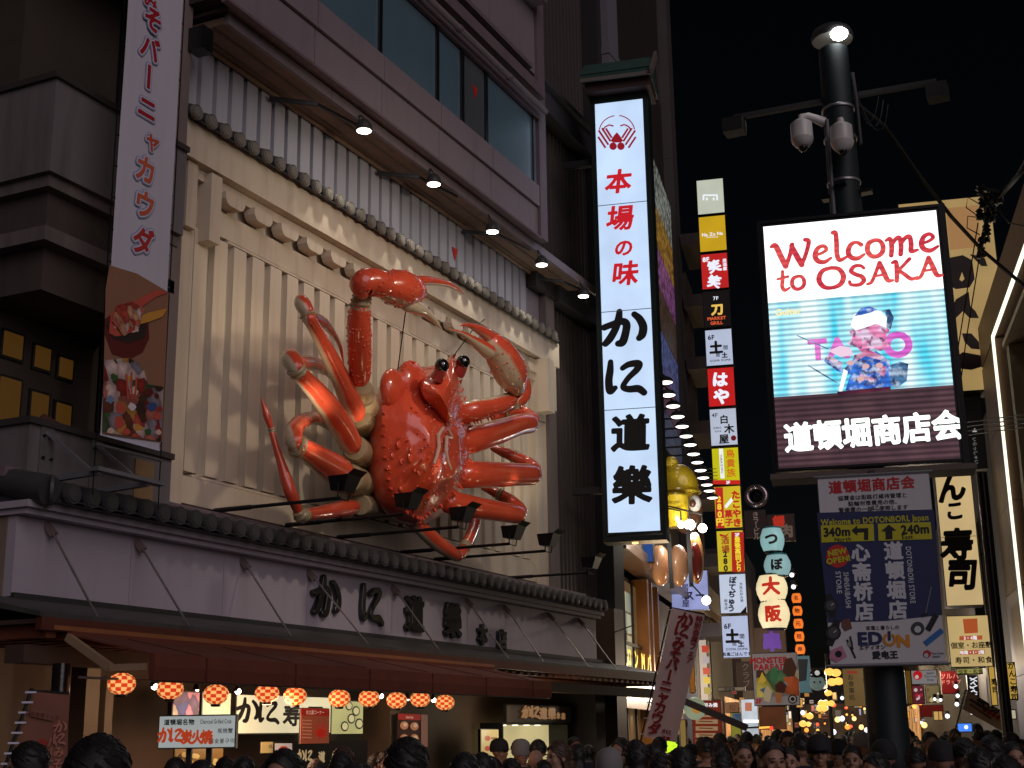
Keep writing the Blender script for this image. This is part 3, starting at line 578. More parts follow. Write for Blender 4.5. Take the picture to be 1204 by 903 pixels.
# flood lamps on rods in front of the crab
for i, (xa, ye, z) in enumerate(((11.78, 7.52, 4.16), (13.13, 7.53, 4.18), (14.23, 7.42, 4.17), (15.8, 7.5, 4.16), (16.75, 7.42, 4.17), (18.99, 7.72, 4.12))):
    nm = ['leftmost', 'second', 'third', 'fourth', 'fifth', 'rightmost'][i]
    t = empty('flood_lamp', nm + ' of the six black flood lamps on long rods below the crab', 'flood lamp', (xa, 9.2, z), 0, 'flood lamps on rods')
    part('rod', MB().tube([(xa, 9.24, z), (xa, ye + .06, z)], .02, 8).tube([(xa, 9.24, z), (xa, 8.7, z)], .027, 8), dark, t)
    part('wall_plate', MB().box(xa - .05, xa + .05, 9.2, 9.24, z - .07, z + .07), dark, t)
    h = MB().add([(-.10, -.02, -.05), (.10, -.02, -.05), (.10, .14, -.03), (-.10, .14, -.03), (-.13, -.09, .12), (.13, -.09, .12), (.12, .16, .12), (-.12, .16, .12)],
                 [(3, 2, 1, 0), (0, 1, 5, 4), (1, 2, 6, 5), (2, 3, 7, 6), (3, 0, 4, 7)])
    h.add([(-.135, -.09, .12), (.135, -.09, .12), (.13, -.16, .17), (-.13, -.16, .17)], [(0, 1, 2, 3)])
    h.v = [(x + xa, y + ye - .03, zz + z + .10) for x, y, zz in h.v]
    part('lamp_head', h, black, t)
    part('lamp_glass', MB().add([(xa - .11, ye - .105, z + .21), (xa + .11, ye - .105, z + .21), (xa + .11, ye + .12, z + .21), (xa - .11, ye + .12, z + .21)], [(0, 1, 2, 3)]), em((255, 222, 170), 6., True), t)
    part('lamp_yoke', MB().tube([(xa - .12, ye, z + .14), (xa - .10, ye + .02, z - .02), (xa + .10, ye + .02, z - .02), (xa + .12, ye, z + .14)], .008, 6), dark, t)
    spot('flood_light', Vector((xa, ye - .02, z + .26)), Vector((xa + .5, 9.2, z + 2.4)), 84, (1., .83, .60), (46, 22, 9, 7, 10, 70)[i], .8, .12, t)
# ------------------------------------------------------------------ the giant crab
def shellmat(name, red, pale, rough=.16):
    m = bpy.data.materials.new(name); m.use_nodes = True; n = m.node_tree.nodes; l = m.node_tree.links; b = n['Principled BSDF']
    a = n.new('ShaderNodeAttribute'); a.attribute_name = 'paint'; tc = n.new('ShaderNodeTexCoord')
    nz = n.new('ShaderNodeTexNoise'); nz.inputs['Scale'].default_value = 3.2; nz.inputs['Detail'].default_value = 6; l.new(tc.outputs['Object'], nz.inputs['Vector'])
    mx = n.new('ShaderNodeMix'); mx.data_type = 'RGBA'; mx.inputs[6].default_value = (*[x * .78 for x in red], 1); mx.inputs[7].default_value = (red[0] * 1.12, red[1] * 1.5, red[2] * 1.5, 1)
    l.new(nz.outputs['Fac'], mx.inputs[0])
    ad = n.new('ShaderNodeMath'); ad.operation = 'ADD'; sb = n.new('ShaderNodeMath'); sb.operation = 'MULTIPLY_ADD'; sb.inputs[1].default_value = .5; sb.inputs[2].default_value = -.25
    l.new(nz.outputs['Fac'], sb.inputs[0]); l.new(sb.outputs[0], ad.inputs[0]); l.new(a.outputs['Fac'], ad.inputs[1])
    mr = n.new('ShaderNodeMapRange'); mr.inputs[1].default_value = .32; mr.inputs[2].default_value = .68; l.new(ad.outputs[0], mr.inputs[0])
    m2 = n.new('ShaderNodeMix'); m2.data_type = 'RGBA'; l.new(mr.outputs[0], m2.inputs[0]); l.new(mx.outputs[2], m2.inputs[6]); m2.inputs[7].default_value = (*pale, 1)
    n4 = n.new('ShaderNodeTexNoise'); n4.inputs['Scale'].default_value = 14; n4.inputs['Detail'].default_value = 4; l.new(tc.outputs['Object'], n4.inputs['Vector'])
    r4 = n.new('ShaderNodeMapRange'); r4.inputs[1].default_value = .62; r4.inputs[2].default_value = .75; r4.inputs[4].default_value = .35; l.new(n4.outputs['Fac'], r4.inputs[0])
    m3 = n.new('ShaderNodeMix'); m3.data_type = 'RGBA'; l.new(r4.outputs[0], m3.inputs[0]); l.new(m2.outputs[2], m3.inputs[6]); m3.inputs[7].default_value = (.16, .05, .03, 1)
    l.new(m3.outputs[2], b.inputs['Base Color']); b.inputs['Roughness'].default_value = rough; b.inputs['Coat Weight'].default_value = .6; b.inputs['Coat Roughness'].default_value = .06
    bp = n.new('ShaderNodeBump'); bp.inputs['Strength'].default_value = .22; bp.inputs['Distance'].default_value = .02
    n5 = n.new('ShaderNodeTexNoise'); n5.inputs['Scale'].default_value = 9; n5.inputs['Detail'].default_value = 3; l.new(tc.outputs['Object'], n5.inputs['Vector']); l.new(n5.outputs['Fac'], bp.inputs['Height'])
    l.new(bp.outputs[0], b.inputs['Normal']); l.new(bp.outputs[0], b.inputs['Coat Normal']); return m
redm = shellmat('crab_lacquer', (.74, .078, .034), (.62, .50, .34), .24)
jointm = mat('crab_joint_cream', (.42, .33, .19), .35, 0, .25, 5, .2, coat=.3, grime=.5)
cr = empty('giant_crab', 'huge glossy red crab with black eyes mounted on the cream panel', 'crab', (16.3, 9.3, 4.2))
YB = 9.3
def C3(u, v, d): return WY(u, v, YB - d)
def CR(p, rpx): return rpx * math.hypot(p.x, p.y) / FL
def limb(name, pts, under, parent, sq=1., sub=5, seg=16, th=.35, spikes=0, label=None, bumps=0):
    P = spline([(u, v, d, r) for u, v, d, r in pts], sub); W = [C3(p[0], p[1], p[2]) for p in P]; rr = [CR(a, max(p[3], .3)) for a, p in zip(W, P)]
    # round both ends
    def capend(W, rr):
        t = (W[0] - W[1]).normalized(); r0 = rr[0]; a = [W[0] + t * r0 * math.sin(R(q)) for q in (80, 60, 35)]; b = [max(r0 * math.cos(R(q)), .004) for q in (80, 60, 35)]
        return a + W, b + rr
    W, rr = capend(W, rr); W, rr = capend(W[::-1], rr[::-1]); W = W[::-1]; rr = rr[::-1]
    U = Vector(under).normalized() if under else None
    f = (lambda d, k, p: max(0, min(1, (d.dot(U) - th) * 1.6 + .5))) if U else None
    mb = MB().tube(W, rr, seg, sq, (0, 1, 0), f, cap=True)
    rnd = random.Random(len(pts) * 31 + int(pts[0][0]))
    if bumps:
        for _ in range(bumps):
            i = rnd.randrange(4, len(W) - 4); a = rnd.uniform(0, 6.28); t = (W[i + 1] - W[i - 1]).normalized(); n1 = t.cross(Vector((0, 1, 0))).normalized(); n2 = n1.cross(t)
            q = W[i] + (n1 * math.cos(a) * rr[i] + n2 * math.sin(a) * rr[i] * sq) * .99; mb.ball(q, rnd.uniform(.008, .017), 6, 4)
    if spikes:
        for k in range(spikes):
            i = 4 + int(k * (len(W) - 8) / spikes); t = (W[i + 1] - W[i - 1]).normalized(); n1 = Vector((0, 1, 0)).cross(t).normalized()
            if n1.x < 0: n1 = -n1
            if spikes > 90: n1 = -n1
            q = W[i] + n1 * rr[i] * sq * .5 + n1 * rr[i] * .35; mb.tube([q, q + n1 * .07 + t * .02], [.022, .004], 5)
    return part(name, mb, redm, parent, True, paint=True, label=label)
def joint(parent, pts, name='joint', seg=14):
    """cream wrinkled ring stack along a short path"""
    P = spline(pts, 4); W = [C3(p[0], p[1], p[2]) for p in P]; rr = [CR(a, p[3]) for a, p in zip(W, P)]
    rr = [r * (1 + (.10 if i % 2 else -.06)) for i, r in enumerate(rr)]
    return part(name, MB().tube(W, rr, seg, 1., (0, 1, 0)), jointm, parent, True)
# shell: rings from the wall side over the saw-toothed margin to the crown
A_ = [(532, 436), (512, 437), (494, 440), (478, 441), (461, 448), (449, 463), (441, 482), (435, 505), (432, 530), (431, 555), (435, 577), (445, 594), (460, 604), (478, 608), (493, 609),
      (503, 607), (516, 600), (530, 588), (541, 570), (547, 550), (549, 528), (548, 506), (545, 486), (541, 466), (537, 448)]
B_ = [(532, 419), (519, 440), (503, 443), (486, 436), (468, 440), (455, 456), (450, 474), (449, 500), (450, 525), (453, 552), (458, 575), (466, 592), (477, 603), (489, 609), (495, 610),
      (503, 604), (517, 595), (533, 581), (545, 563), (551, 542), (552, 520), (551, 502), (546, 480), (541, 460), (537, 440)]
def ring3(L, d, n=96):
    P = [C3(u, v, d) for u, v in L]; P.append(P[0]); ds = [0]
    for a, b in zip(P[:-1], P[1:]): ds.append(ds[-1] + (b - a).length)
    sp = []
    Q = [(*p,) for p in P]; ext = [Q[-2]] + Q + [Q[1]]
    for i in range(1, len(ext) - 2):
        for k in range(4):
            t = k / 4; p0, p1, p2, p3 = (np.array(x) for x in ext[i - 1:i + 3]); sp.append(.5 * (2 * p1 + (p2 - p0) * t + (2 * p0 - 5 * p1 + 4 * p2 - p3) * t * t + (3 * p1 - p0 - 3 * p2 + p3) * t ** 3))
    return [Vector(p) for p in sp]
def shell(name, A, B, dA, dB, apex, dome, m, parent, teeth=.0, pale=0., under=None, bulge=.12, bumpy=0., rows=14, wallring=True):
    ra = ring3(A, dA); rb = ring3(B, dB); n = len(ra); ap = C3(*apex); V = []; Cc = []; rows_ = []
    ctrA = sum(ra, Vector()) / n
    for k in range(5):                                  # flank
        t = k / 4; r = []
        for i in range(n):
            p = ra[i].lerp(rb[i], t); o = (p - ctrA); o.y = 0; p = p + o.normalized() * bulge * math.sin(math.pi * t); r.append(p); Cc.append(pale * (1 - t) ** 2)
        rows_.append(r)
    for k in range(1, rows + 1):
        t = k / rows; r = []
        for i in range(n):
            base = rb[i]; q = base.lerp(Vector((ap.x, base.y + (ap.y - base.y), ap.z)), t); h = 1 - (1 - t) ** 1.7
            q.y = base.y - dome * h - (base.y - ap.y) * 0 if False else base.y + (ap.y - base.y) * h
            if bumpy and k < rows: q.y -= bumpy * (noise.noise(q * 2.2) * 1.4 + noise.noise(q * 6.) * .55) * math.sin(math.pi * min(1, t * 1.15 + .05))
            r.append(q); Cc.append(0.)
        rows_.append(r)
    if teeth:
        pass
    mb = MB()
    if teeth:
        for i in range(0, n, 2):
            o = rows_[4][i] - ctrA; o.y = 0; o.normalize(); q = rows_[4][i] - o * .02; mb.tube([q, q + o * teeth * .5 + Vector((0, -teeth * .5, 0)), q + o * teeth + Vector((0, -teeth * .9, 0))], [teeth * .55, teeth * .35, .004], 6)
    mb2 = mb; mb = MB(); vs = [p for r in rows_ for p in r]; fs = []
    for j in range(len(rows_) - 1):
        for i in range(n): fs.append((j * n + i, j * n + (i + 1) % n, (j + 1) * n + (i + 1) % n, (j + 1) * n + i))
    fs.append(tuple(range(n))[::-1]); mb.add(vs, fs, Cc); mb.add(mb2.v, mb2.f)
    return mb, rows_, ap
mb, rows_, ap = shell('shell', A_, B_, .50, 1.02, (508, 520, 1.56), .5, redm, cr, teeth=.06, pale=.75, bumpy=.09)
rnd = random.Random(3)
for _ in range(230):
    j = rnd.randrange(5, 17); i = rnd.randrange(len(rows_[0])); p = rows_[j][i] + Vector((rnd.uniform(-.04, .04), 0, rnd.uniform(-.04, .04))); mb.ball(p, rnd.uniform(.009, .022), 6, 4)
for u, v, r in ((466, 525, 5), (485, 526, 4), (461, 535, 4), (470, 541, 4), (483, 540, 6), (458, 549, 3.5), (495, 556, 4), (470, 572, 3.5), (505, 580, 4), (530, 560, 4), (519, 565, 3)):
    # low round knobs on the left side of the shell
    best = min(((C3(u, v, d) - q).length, q) for d in (1.1, 1.25, 1.4, 1.55) for r_ in rows_[5:17] for q in r_[::2])[1]
    mb.ball(best + Vector((0, .01, 0)), (r * .011, .02, r * .011), 12, 6)
part('shell', mb, redm, cr, True, paint=True)
# head plate, raised over the front of the shell
hp_a = [(532, 424), (521, 436), (508, 436), (498, 444), (493, 458), (497, 470), (507, 482), (516, 494), (521, 506), (529, 508), (535, 500), (541, 486), (545, 474), (543, 462), (540, 450), (537, 436)]
hp_b = [(532, 419), (524, 432), (509, 439), (500, 447), (497, 458), (501, 469), (510, 481), (517, 492), (523, 503), (529, 505), (534, 498), (540, 485), (543, 473), (541, 460), (538, 448), (535, 432)]
mb, rr_, _ = shell('head_plate', hp_a, hp_b, 1.18, 1.46, (519, 468, 1.74), .2, redm, cr, teeth=.02, bumpy=.05, bulge=.03, rows=8)
for _ in range(70): q = rr_[rnd.randrange(4, 11)][rnd.randrange(len(rr_[0]))]; mb.ball(q, rnd.uniform(.008, .016), 6, 4)
part('head_plate', mb, redm, cr, True, paint=True)
for pts in (((521, 503), (515, 512), (516, 525), (513, 538), (510, 545)), ((527, 505), (531, 515), (525, 514), (524, 528), (527, 542), (531, 552))):
    part('pale_groove_line', MB().tube([C3(u, v, 1.58) for u, v in pts], [.02, .028, .026, .022, .015, .01][:len(pts)], 8), mat('pale_line', (.62, .42, .33), .3), cr, True)
# cheek lobe left of the eyes
mb = MB(); mb.ball(C3(484, 450, 1.15), (.30, .14, .26), 18, 12, fn=lambda d: 1 + .06 * math.sin(d[0] * 9)); mb.ball(C3(462, 458, 1.08), (.24, .13, .26), 18, 12); mb.c = [.25] * len(mb.c)
for _ in range(40): a = rnd.uniform(0, 3.14); mb.ball(C3(484, 450, 1.15) + Vector((.30 * math.cos(a), -.03, .26 * math.sin(a))), .018, 6, 4)
part('cheek_lobe', mb, redm, cr, True, paint=True)
# eyes
for u, v, d, rp in ((519.5, 430, 1.70, 9.0), (544.5, 425.5, 1.56, 8.6)):
    c = C3(u, v, d); e = part('eye', MB().ball(c, CR(c, rp), 24, 16), mat('black_eye_gloss', (.004, .004, .005), .04, bump=0, coat=1.), cr, True)
    part('eye_stalk', MB().tube([c, c + Vector((.03, .05, -.09)), c + Vector((.05, .10, -.14))], [.075, .08, .09], 10), mat('crab_red_stalk', (.35, .04, .03), .25, coat=.6), e, True)
# cream underside
U_ = [(532, 438), (500, 438), (470, 444), (446, 458), (436, 475), (431, 492), (424, 512), (419, 535), (418, 560), (421, 582), (430, 597), (445, 606), (470, 613), (492, 614), (510, 607), (530, 592), (543, 570), (549, 545), (550, 520), (548, 490), (542, 462)]
mb, _, _ = shell('underbody', U_, [(u * .96 + 490 * .04, v * .96 + 525 * .04) for u, v in U_], .12, .62, (495, 525, .66), .1, jointm, cr, bulge=.06, rows=3)
part('underbody', mb, jointm, cr, True)
UL = (-.6, .62, -.5)
def leg(label, segs, joints, hips):
    """first segment is the thick one; returns the part that carries the others"""
    lg = limb('leg', *segs[0][:2], cr, label=label, **(segs[0][2] if len(segs[0]) > 2 else {}))
    for s_ in segs[1:]: limb('leg_segment', s_[0], s_[1], lg, **(s_[2] if len(s_) > 2 else {}))
    for j in joints: joint(lg, j)
    for j in hips: joint(lg, j, 'hip_joint')
leg('upper left leg raised beside the big claw', [([(417, 484, .95, 13.5), (408, 462, 1.02, 13), (396, 436, 1.1, 11.5), (382, 408, 1.2, 9.5), (370, 386, 1.25, 8.3), (364, 375, 1.28, 8.6)], UL, dict(th=.55)),
    ([(361, 366, 1.25, 9.2), (356, 358, 1.2, 10.), (354, 354, 1.12, 8.5)], (-.7, .3, -.5), {}), ([(368, 372, .98, 6), (378, 378, .85, 7.), (386, 385, .75, 5.5), (396, 399, .6, 3.2), (401, 411, .5, 2.3), (404.5, 430, .45, .6)], (.2, .2, 1), {})],
    [[(364, 376, 1.27, 8.6), (361, 369, 1.25, 10.)]], [[(421, 489, .85, 15), (428, 497, .7, 15), (436, 504, .6, 14)]])
leg('second left leg from the top', [([(412, 521, .95, 14), (402, 502, 1.02, 15.2), (385, 477, 1.12, 14), (368, 456, 1.22, 12), (353, 440, 1.3, 10)], UL, dict(th=.55)),
    ([(348, 432, 1.3, 11), (343, 424, 1.22, 12), (341, 419, 1.12, 10)], (-.7, .3, -.5), {}), ([(352, 428, 1.0, 9), (364, 427, .85, 9.5), (376, 431, .7, 8), (388, 440, .55, 5), (396, 452, .4, 2)], (.1, .3, -1), {})],
    [[(352, 440, 1.3, 10), (347, 432, 1.3, 12)]], [[(417, 527, .85, 15), (424, 533, .7, 15), (432, 538, .6, 14)]])
leg('third left leg from the top', [([(403, 560, .95, 16.5), (396, 553, 1.0, 18), (380, 543, 1.08, 16.5), (362, 531, 1.18, 13.5), (353, 526, 1.22, 12.5)], (-.3, .5, -.85), dict(th=.65)),
    ([(347, 519, 1.2, 11.5), (345, 508, 1.12, 11), (350, 499, 1.0, 10)], (-.7, .3, -.3), {}), ([(350, 499, 1.0, 10), (360, 493, .85, 8.5), (370, 492, .7, 7.5), (382, 498, .5, 5.5), (392, 508, .35, 2.)], (-.1, .3, -1), {})],
    [[(354, 526, 1.22, 12.8), (347, 523, 1.2, 13.5)]], [[(410, 563, .85, 17), (418, 566, .7, 16), (427, 569, .6, 15)]])
leg('lowest left leg with a long thin upright tip', [([(416, 596, .75, 8.5), (407, 598, .8, 10.5), (390, 601, .92, 9.5), (370, 604, 1.02, 8), (362, 605, 1.05, 7)], (0, .4, -1), dict(th=.7)),
    ([(352, 604, 1.05, 5.5), (347, 592, 1.05, 6.5), (342, 580, 1.05, 7.5), (337, 566, 1.02, 7.5), (331, 546, .98, 5.5), (325, 527, .95, 4.2), (319.5, 508, .92, 3.6)], (.8, 0, .3), dict(th=.6)),
    ([(318.5, 503, .92, 3.4), (314, 490, .9, 4.4), (310.5, 478, .88, 3.), (307, 467, .86, .5)], None, {})],
    [[(361, 605, 1.05, 7), (354, 607, 1.05, 8), (350, 601, 1.05, 6.5)], [(320, 508, .92, 4), (318.5, 503, .92, 4.2)]], [[(424, 594, .68, 12), (431, 594, .6, 12), (440, 594, .5, 13)]])
leg('upper right leg with a round knee', [([(543, 520, .95, 16), (560, 516, 1.05, 16.5), (585, 508, 1.12, 15), (608, 500, 1.18, 13), (622, 498, 1.2, 12.3)], (.1, .6, .9), dict(th=.55)),
    ([(626, 494, 1.1, 9), (620, 487, .95, 7.5), (608, 483, .8, 7), (595, 486, .65, 6.5), (582, 492, .5, 4)], None, {})], [[(599, 484, .72, 7.5), (594, 486, .66, 7.3)]], [])
leg('middle right leg, thick and level', [([(538, 560, .85, 15), (552, 558, .98, 16.5), (580, 558, 1.08, 15.7), (608, 558, 1.16, 13.8), (625, 558, 1.2, 12.8)], (.1, .6, .9), dict(th=.6)),
    ([(628, 552, 1.1, 9), (620, 544, .95, 7.5), (607, 538, .8, 7), (593, 532, .65, 6.5), (580, 527, .5, 4)], None, {})], [[(608, 538, .8, 7.8), (602, 535.5, .74, 7.6)]], [])
leg('lower right leg sloping down to its knee', [([(521, 588, .8, 11), (530, 591, .9, 14), (555, 596, 1.02, 13.5), (585, 601, 1.1, 12.3), (608, 605, 1.16, 11.4)], (.1, .6, .9), dict(th=.6)),
    ([(612, 600, 1.1, 8), (602, 590, .95, 7.5), (590, 583, .8, 7), (578, 577, .65, 5.5), (568, 574, .5, 3)], None, {})], [[(590, 583, .8, 7.6), (585, 580.5, .74, 7.2)]], [[(520, 587, .75, 11), (511, 585, .65, 12)]])
leg('small leg bent under the shell', [([(490, 618, .75, 6.5), (500, 626, .8, 9), (515, 639, .85, 9.2), (530, 649, .9, 8), (538, 654, .92, 6.5)], (-.7, .3, -.6), dict(th=.6)),
    ([(541, 653, .92, 5.8), (547, 643, .88, 6.5), (553, 630, .82, 6.5), (558, 616, .75, 6.5), (561, 600, .7, 5)], None, {})], [[(545, 645, .9, 6.8), (548, 640, .88, 7)]], [[(489, 617, .72, 7.5), (482, 611, .65, 8.5)]])
# left claw
c1 = limb('claw_arm', [(423, 443, 1.2, 12.8), (423, 425, 1.3, 14.4), (422.5, 400, 1.42, 14.6), (422, 378, 1.5, 14.4), (423, 364, 1.55, 13)], (-.2, .9, -.5), cr, th=.85 , spikes=16, bumps=150, label='upright arm of the raised left claw')
joint(c1, [(428, 466, 1.0, 12), (427, 455, 1.1, 11)], 'hip_joint'); joint(c1, [(432, 482, .85, 14), (429, 468, 1.0, 13)], 'hip_joint')
joint(c1, [(423, 362, 1.55, 12.5), (425, 352, 1.6, 12), (427, 344, 1.62, 12)])
limb('claw_wrist', [(426, 344, 1.68, 9.5), (425, 335, 1.72, 16), (434, 331, 1.76, 17.5), (444, 333, 1.8, 17.5), (449, 334, 1.8, 17)], (0, .3, -1), c1, th=.95, bumps=50)
limb('claw_hand', [(454, 337, 1.8, 18), (464, 338, 1.82, 22.5), (474, 340, 1.83, 23), (484, 342, 1.83, 18.5), (489, 342, 1.83, 14)], (-.1, .35, -1), c1, th=.62, bumps=130)
limb('claw_finger', [(485, 331, 1.84, 7), (497, 330, 1.82, 6.4), (511, 331, 1.8, 5.), (526, 334, 1.78, 3.8), (538, 340, 1.76, 2.4), (546, 346, 1.75, .5)], (0, .2, -1), c1, th=.4, label='upper finger of the left claw')
limb('claw_finger', [(479, 358, 1.84, 9.5), (490, 362, 1.84, 8.5), (500, 367, 1.83, 6), (510, 376, 1.82, 4), (520, 388, 1.82, .5)], (0, .2, -1), c1, th=-.9, label='cream lower finger of the left claw')
# right claw
c2 = limb('claw_arm', [(541, 486, 1.1, 13), (555, 483, 1.25, 13.5), (575, 479, 1.38, 12), (592, 474, 1.48, 11.2), (599, 471, 1.5, 10.5)], (-.1, .3, 1), cr, th=.5, spikes=14, bumps=40, label='level arm of the right claw with a hairy cream edge')
joint(c2, [(599, 472, 1.5, 9.5), (604, 474, 1.52, 8.5), (608, 470, 1.54, 8)])
limb('claw_wrist', [(607, 473, 1.55, 7), (612, 467, 1.58, 11), (614, 458, 1.6, 11.5), (612, 451, 1.6, 12)], (-.7, .2, -.4), c2, th=.8, spikes=8)
limb('claw_hand', [(606, 452, 1.62, 14.5), (601, 440, 1.64, 20.5), (594, 426, 1.64, 21), (586, 413, 1.63, 18.5), (580, 405, 1.62, 15)], (-.85, .25, -.5), c2, th=.25, bumps=90)
limb('claw_finger', [(583, 403, 1.63, 6), (576, 396, 1.62, 8), (566, 389, 1.61, 6.5), (556, 384, 1.6, 4), (548, 382, 1.6, 2.4), (541, 383, 1.6, .5)], (-.3, .2, -1), c2, th=.6, label='red upper finger of the right claw')
limb('claw_finger', [(574, 413, 1.62, 10), (563, 405, 1.61, 7.5), (553, 398, 1.6, 4.8), (541, 391, 1.6, 2.6), (528, 387, 1.6, .5)], (-.4, .2, -1), c2, th=0, label='pale lower finger of the right claw')
# stay cables
for a, b in (((480, 343, 1.6), (467, 440, 1.0)), ((502, 343, 1.9), (480, 343, 1.6)), ((558, 385, 1.5), (533, 419, 1.65)), ((571, 374, .1), (558, 385, 1.5)), ((624, 492, 1.1), (641, 497, .1))):
    part('stay_cable', MB().tube([C3(*a), C3(*b)], .008, 5), wire, cr)
# ------------------------------------------------------------------ tall lit sign at the end of the restaurant
K = pr((12, 12, 14)); RED = em((196, 30, 40), .9); REDp = pr((190, 30, 36)); WH = em((236, 243, 255), 1.)
tw = Sign('tower_sign', 'tall white lit sign with red crab emblem and black characters under a green roof', 'lit sign', 713, 629, 779, 119, D=22.6, depth=.5,
          face=em((198, 222, 252), .92, True, .10), frame=mat('green_black_steel', (.012, .022, .02), .4, .3), fw=.035)
x1 = tw.w
tw.put('backing_box', MB().box(x1, x1 + .06, .02, .46, -.03, tw.h + .2).box(-.06, 0, .02, .46, -.03, tw.h + .2).box(-.06, x1 + .06, .02, .46, tw.h + .002, tw.h + .3).box(-.06, x1 + .06, .02, .46, -.12, -.032), mat('green_black_steel', (.012, .022, .02)))
for v in (239, 365, 481): z = tw.loc(735, v)[1]; tw.put('panel_joint', MB().box(.03, x1 - .03, -.006, -.001, z - .006, z + .006), pr((110, 125, 140)))
tealr = mat('green_copper_roof', (.03, .075, .06), .5, .2, .3, 4, .2)
hz = tw.h + .32
rb_ = tw.put('small_roof', MB().prism([(-.35, hz + .0), (-.30, hz + .10), (.24, hz + .55), (.78, hz + .1), (.83, hz)], -.16, x1 + .16, 'x'), tealr)
for k in range(6):
    y = -.30 + k * .09; tw.put('roof_ridge_bar', MB().beam((-.17, y, hz + .115 + k * .075), (x1 + .17, y, hz + .125 + k * .075), .04, .035), tealr, rb_)
tw.put('gable_board', MB().beam((x1 + .19, -.42, hz - .06), (x1 + .21, .24, hz + .62), .05, .12).beam((x1 + .21, .24, hz + .62), (x1 + .19, .9, hz - .06), .05, .12), mat('bleached_timber', (.14, .12, .10), .6))
tw.put('eaves_board', MB().box(-.16, x1 + .17, -.36, -.31, hz - .06, hz + .0), mat('bleached_timber', (.14, .12, .10)))
tw.put('eaves_timber', MB().box(-.1, x1 + .14, -.2, .6, hz - .2, hz - .03), mat('maroon_timber', (.05, .022, .018), .6))
tw.put('underside_lamp', MB().lathe((.45, .2, -.14), [(.05, .0), (.055, .02), (.03, .025)], 12), em((255, 190, 110), 3.))
tw.put('wall_arm', MB().beam((-.05, .25, 6.8), (-.6, .25, 6.8), .12, .12).beam((-.05, .25, .8), (-.6, .25, .8), .12, .12), dark)
for ch, u, v, h_, m, g in (('本', 728, 213, 33, RED, .034), ('場', 730, 256, 34, RED, .03), ('の', 734, 291, 24, RED, .034), ('味', 736, 321, 33, RED, .03),
                           ('か', 735, 391, 45, K, .048), ('に', 737, 448, 43, K, .048), ('道', 742, 509, 46, K, .042), ('樂', 744, 570, 47, K, .040)):
    tw.text(ch, u, v, h_, m, 'letter', grow=g, rot=R(-1), sx=1.02, res=72, shear=.12 if m is RED else .03)
# crab emblem
def arc(cx, cy, rx, ry, a0, a1, n=10): return [(cx + rx * math.cos(R(a0 + (a1 - a0) * k / n)), cy - ry * math.sin(R(a0 + (a1 - a0) * k / n))) for k in range(n + 1)]
DR = em((150, 24, 40), .8)
for sg in (-1, 1):
    tw.line([(725.5 + sg * (x - 725.5), y) for x, y in arc(725.5, 156, 21, 20, 10, 82)], 1.3, DR, 'emblem_line')
    tw.line([(725.5 + sg * a, b) for a, b in ((4, 148.5), (9, 147), (14, 149.5), (17, 154))], 1.8, DR, 'emblem_line')
    for q in (((703.4, 161), (712, 174)), ((704, 153.5), (715.5, 170.5)), ((708, 151), (718, 166.5)), ((712.5, 151.5), (719.5, 162.5))): tw.line([(725.5 - sg * (725.5 - x_), y_) for x_, y_ in q], 2.5, DR, 'emblem_stripe')
    tw.disc(725.5 + sg * 4.6, 172, 4.4, DR, 'emblem_shape')
tw.poly([(718, 166), (722, 160), (725.5, 156), (729, 160), (733, 166), (730, 168), (721, 168)], DR, 'emblem_shape')

# ------------------------------------------------------------------ steel pole with screen, board, cameras and lamp
pole_o = WD(1047, 893, 12.75); pole_o.z = 0; px, py = pole_o.x, pole_o.y
teal = mat('dark_teal_pole_paint', (.006, .016, .019), .6, .0, .3, 2.5, .15, grime=.5)
pl = empty('utility_pole', 'thick dark teal steel pole carrying the screen, cameras and a lit street lamp', 'pole', (px, py, 0))
rp = .155
part('shaft', MB().tube([(px, py, 0), (px, py, 4.2), (px, py, 8.35)], [.19, .165, .145], 24), teal, pl, True)
part('base_collar', MB().lathe((px, py, 0), [(.3, 0), (.3, .04), (.22, .06), (.2, .3), (.19, .32)], 20), teal, pl)
zb = WD(990, 176, 12.75).z
for dz in (.42, .10, -.36): part('steel_band', MB().lathe((px, py, zb + dz), [(.160, -.014), (.163, -.01), (.163, .01), (.160, .014)], 24), steel, pl, True)
part('clamp', MB().box(px - .05, px + .05, py - .26, py + .22, zb - .5, zb - .46).box(px - .22, px + .22, py - .05, py + .05, zb - .44, zb - .40), dark, pl)
zl = WD(985, 45, 12.75).z
cap_ = part('lamp_canopy', MB().lathe((px, py, zl), [(.20, -.02), (.21, .02), (.19, .08), (.15, .11), (.05, .13), (.01, .13)], 24), mat('lamp_canopy_grey', (.05, .05, .05), .4), pl, True)
yv = Vector((-math.cos(A2) * .13 - .02, -math.sin(A2) * .13 - .07, 0))
part('lamp_glass', MB().ball((px + yv.x, py + yv.y, zl - .04), (.085, .085, .06), 16, 10), em((255, 255, 250), 30., True), cap_, True)
spot('street_light', (px + .1, py + .42, zl - .10), (15.2, 9.1, 5.7), 430, (1., .84, .66), 92, 1., .25, pl)
zc = WD(990, 122, 12.75).z
perp = Vector((math.cos(R(-78)), math.sin(R(-78)), 0))
L_ = Vector((px, py, zc)) - perp * 1.02; Rr = Vector((px, py, zc + .12)) + perp * .95
arm = part('cross_arm', MB().beam(L_ + Vector((0, 0, -.02)), (px, py, zc + .06), .05, .05).beam((px, py, zc + .06), Rr, .05, .05), mat('rust_grey_channel', (.009, .009, .008), .7, .1, .5, 6), pl)
for e in (L_, Rr): part('arm_lamp_box', MB().box(e.x - .09, e.x + .09, e.y - .10, e.y + .10, e.z - .19, e.z - .04), mat('grey_lamp_box', (.006, .006, .006), .7), arm)
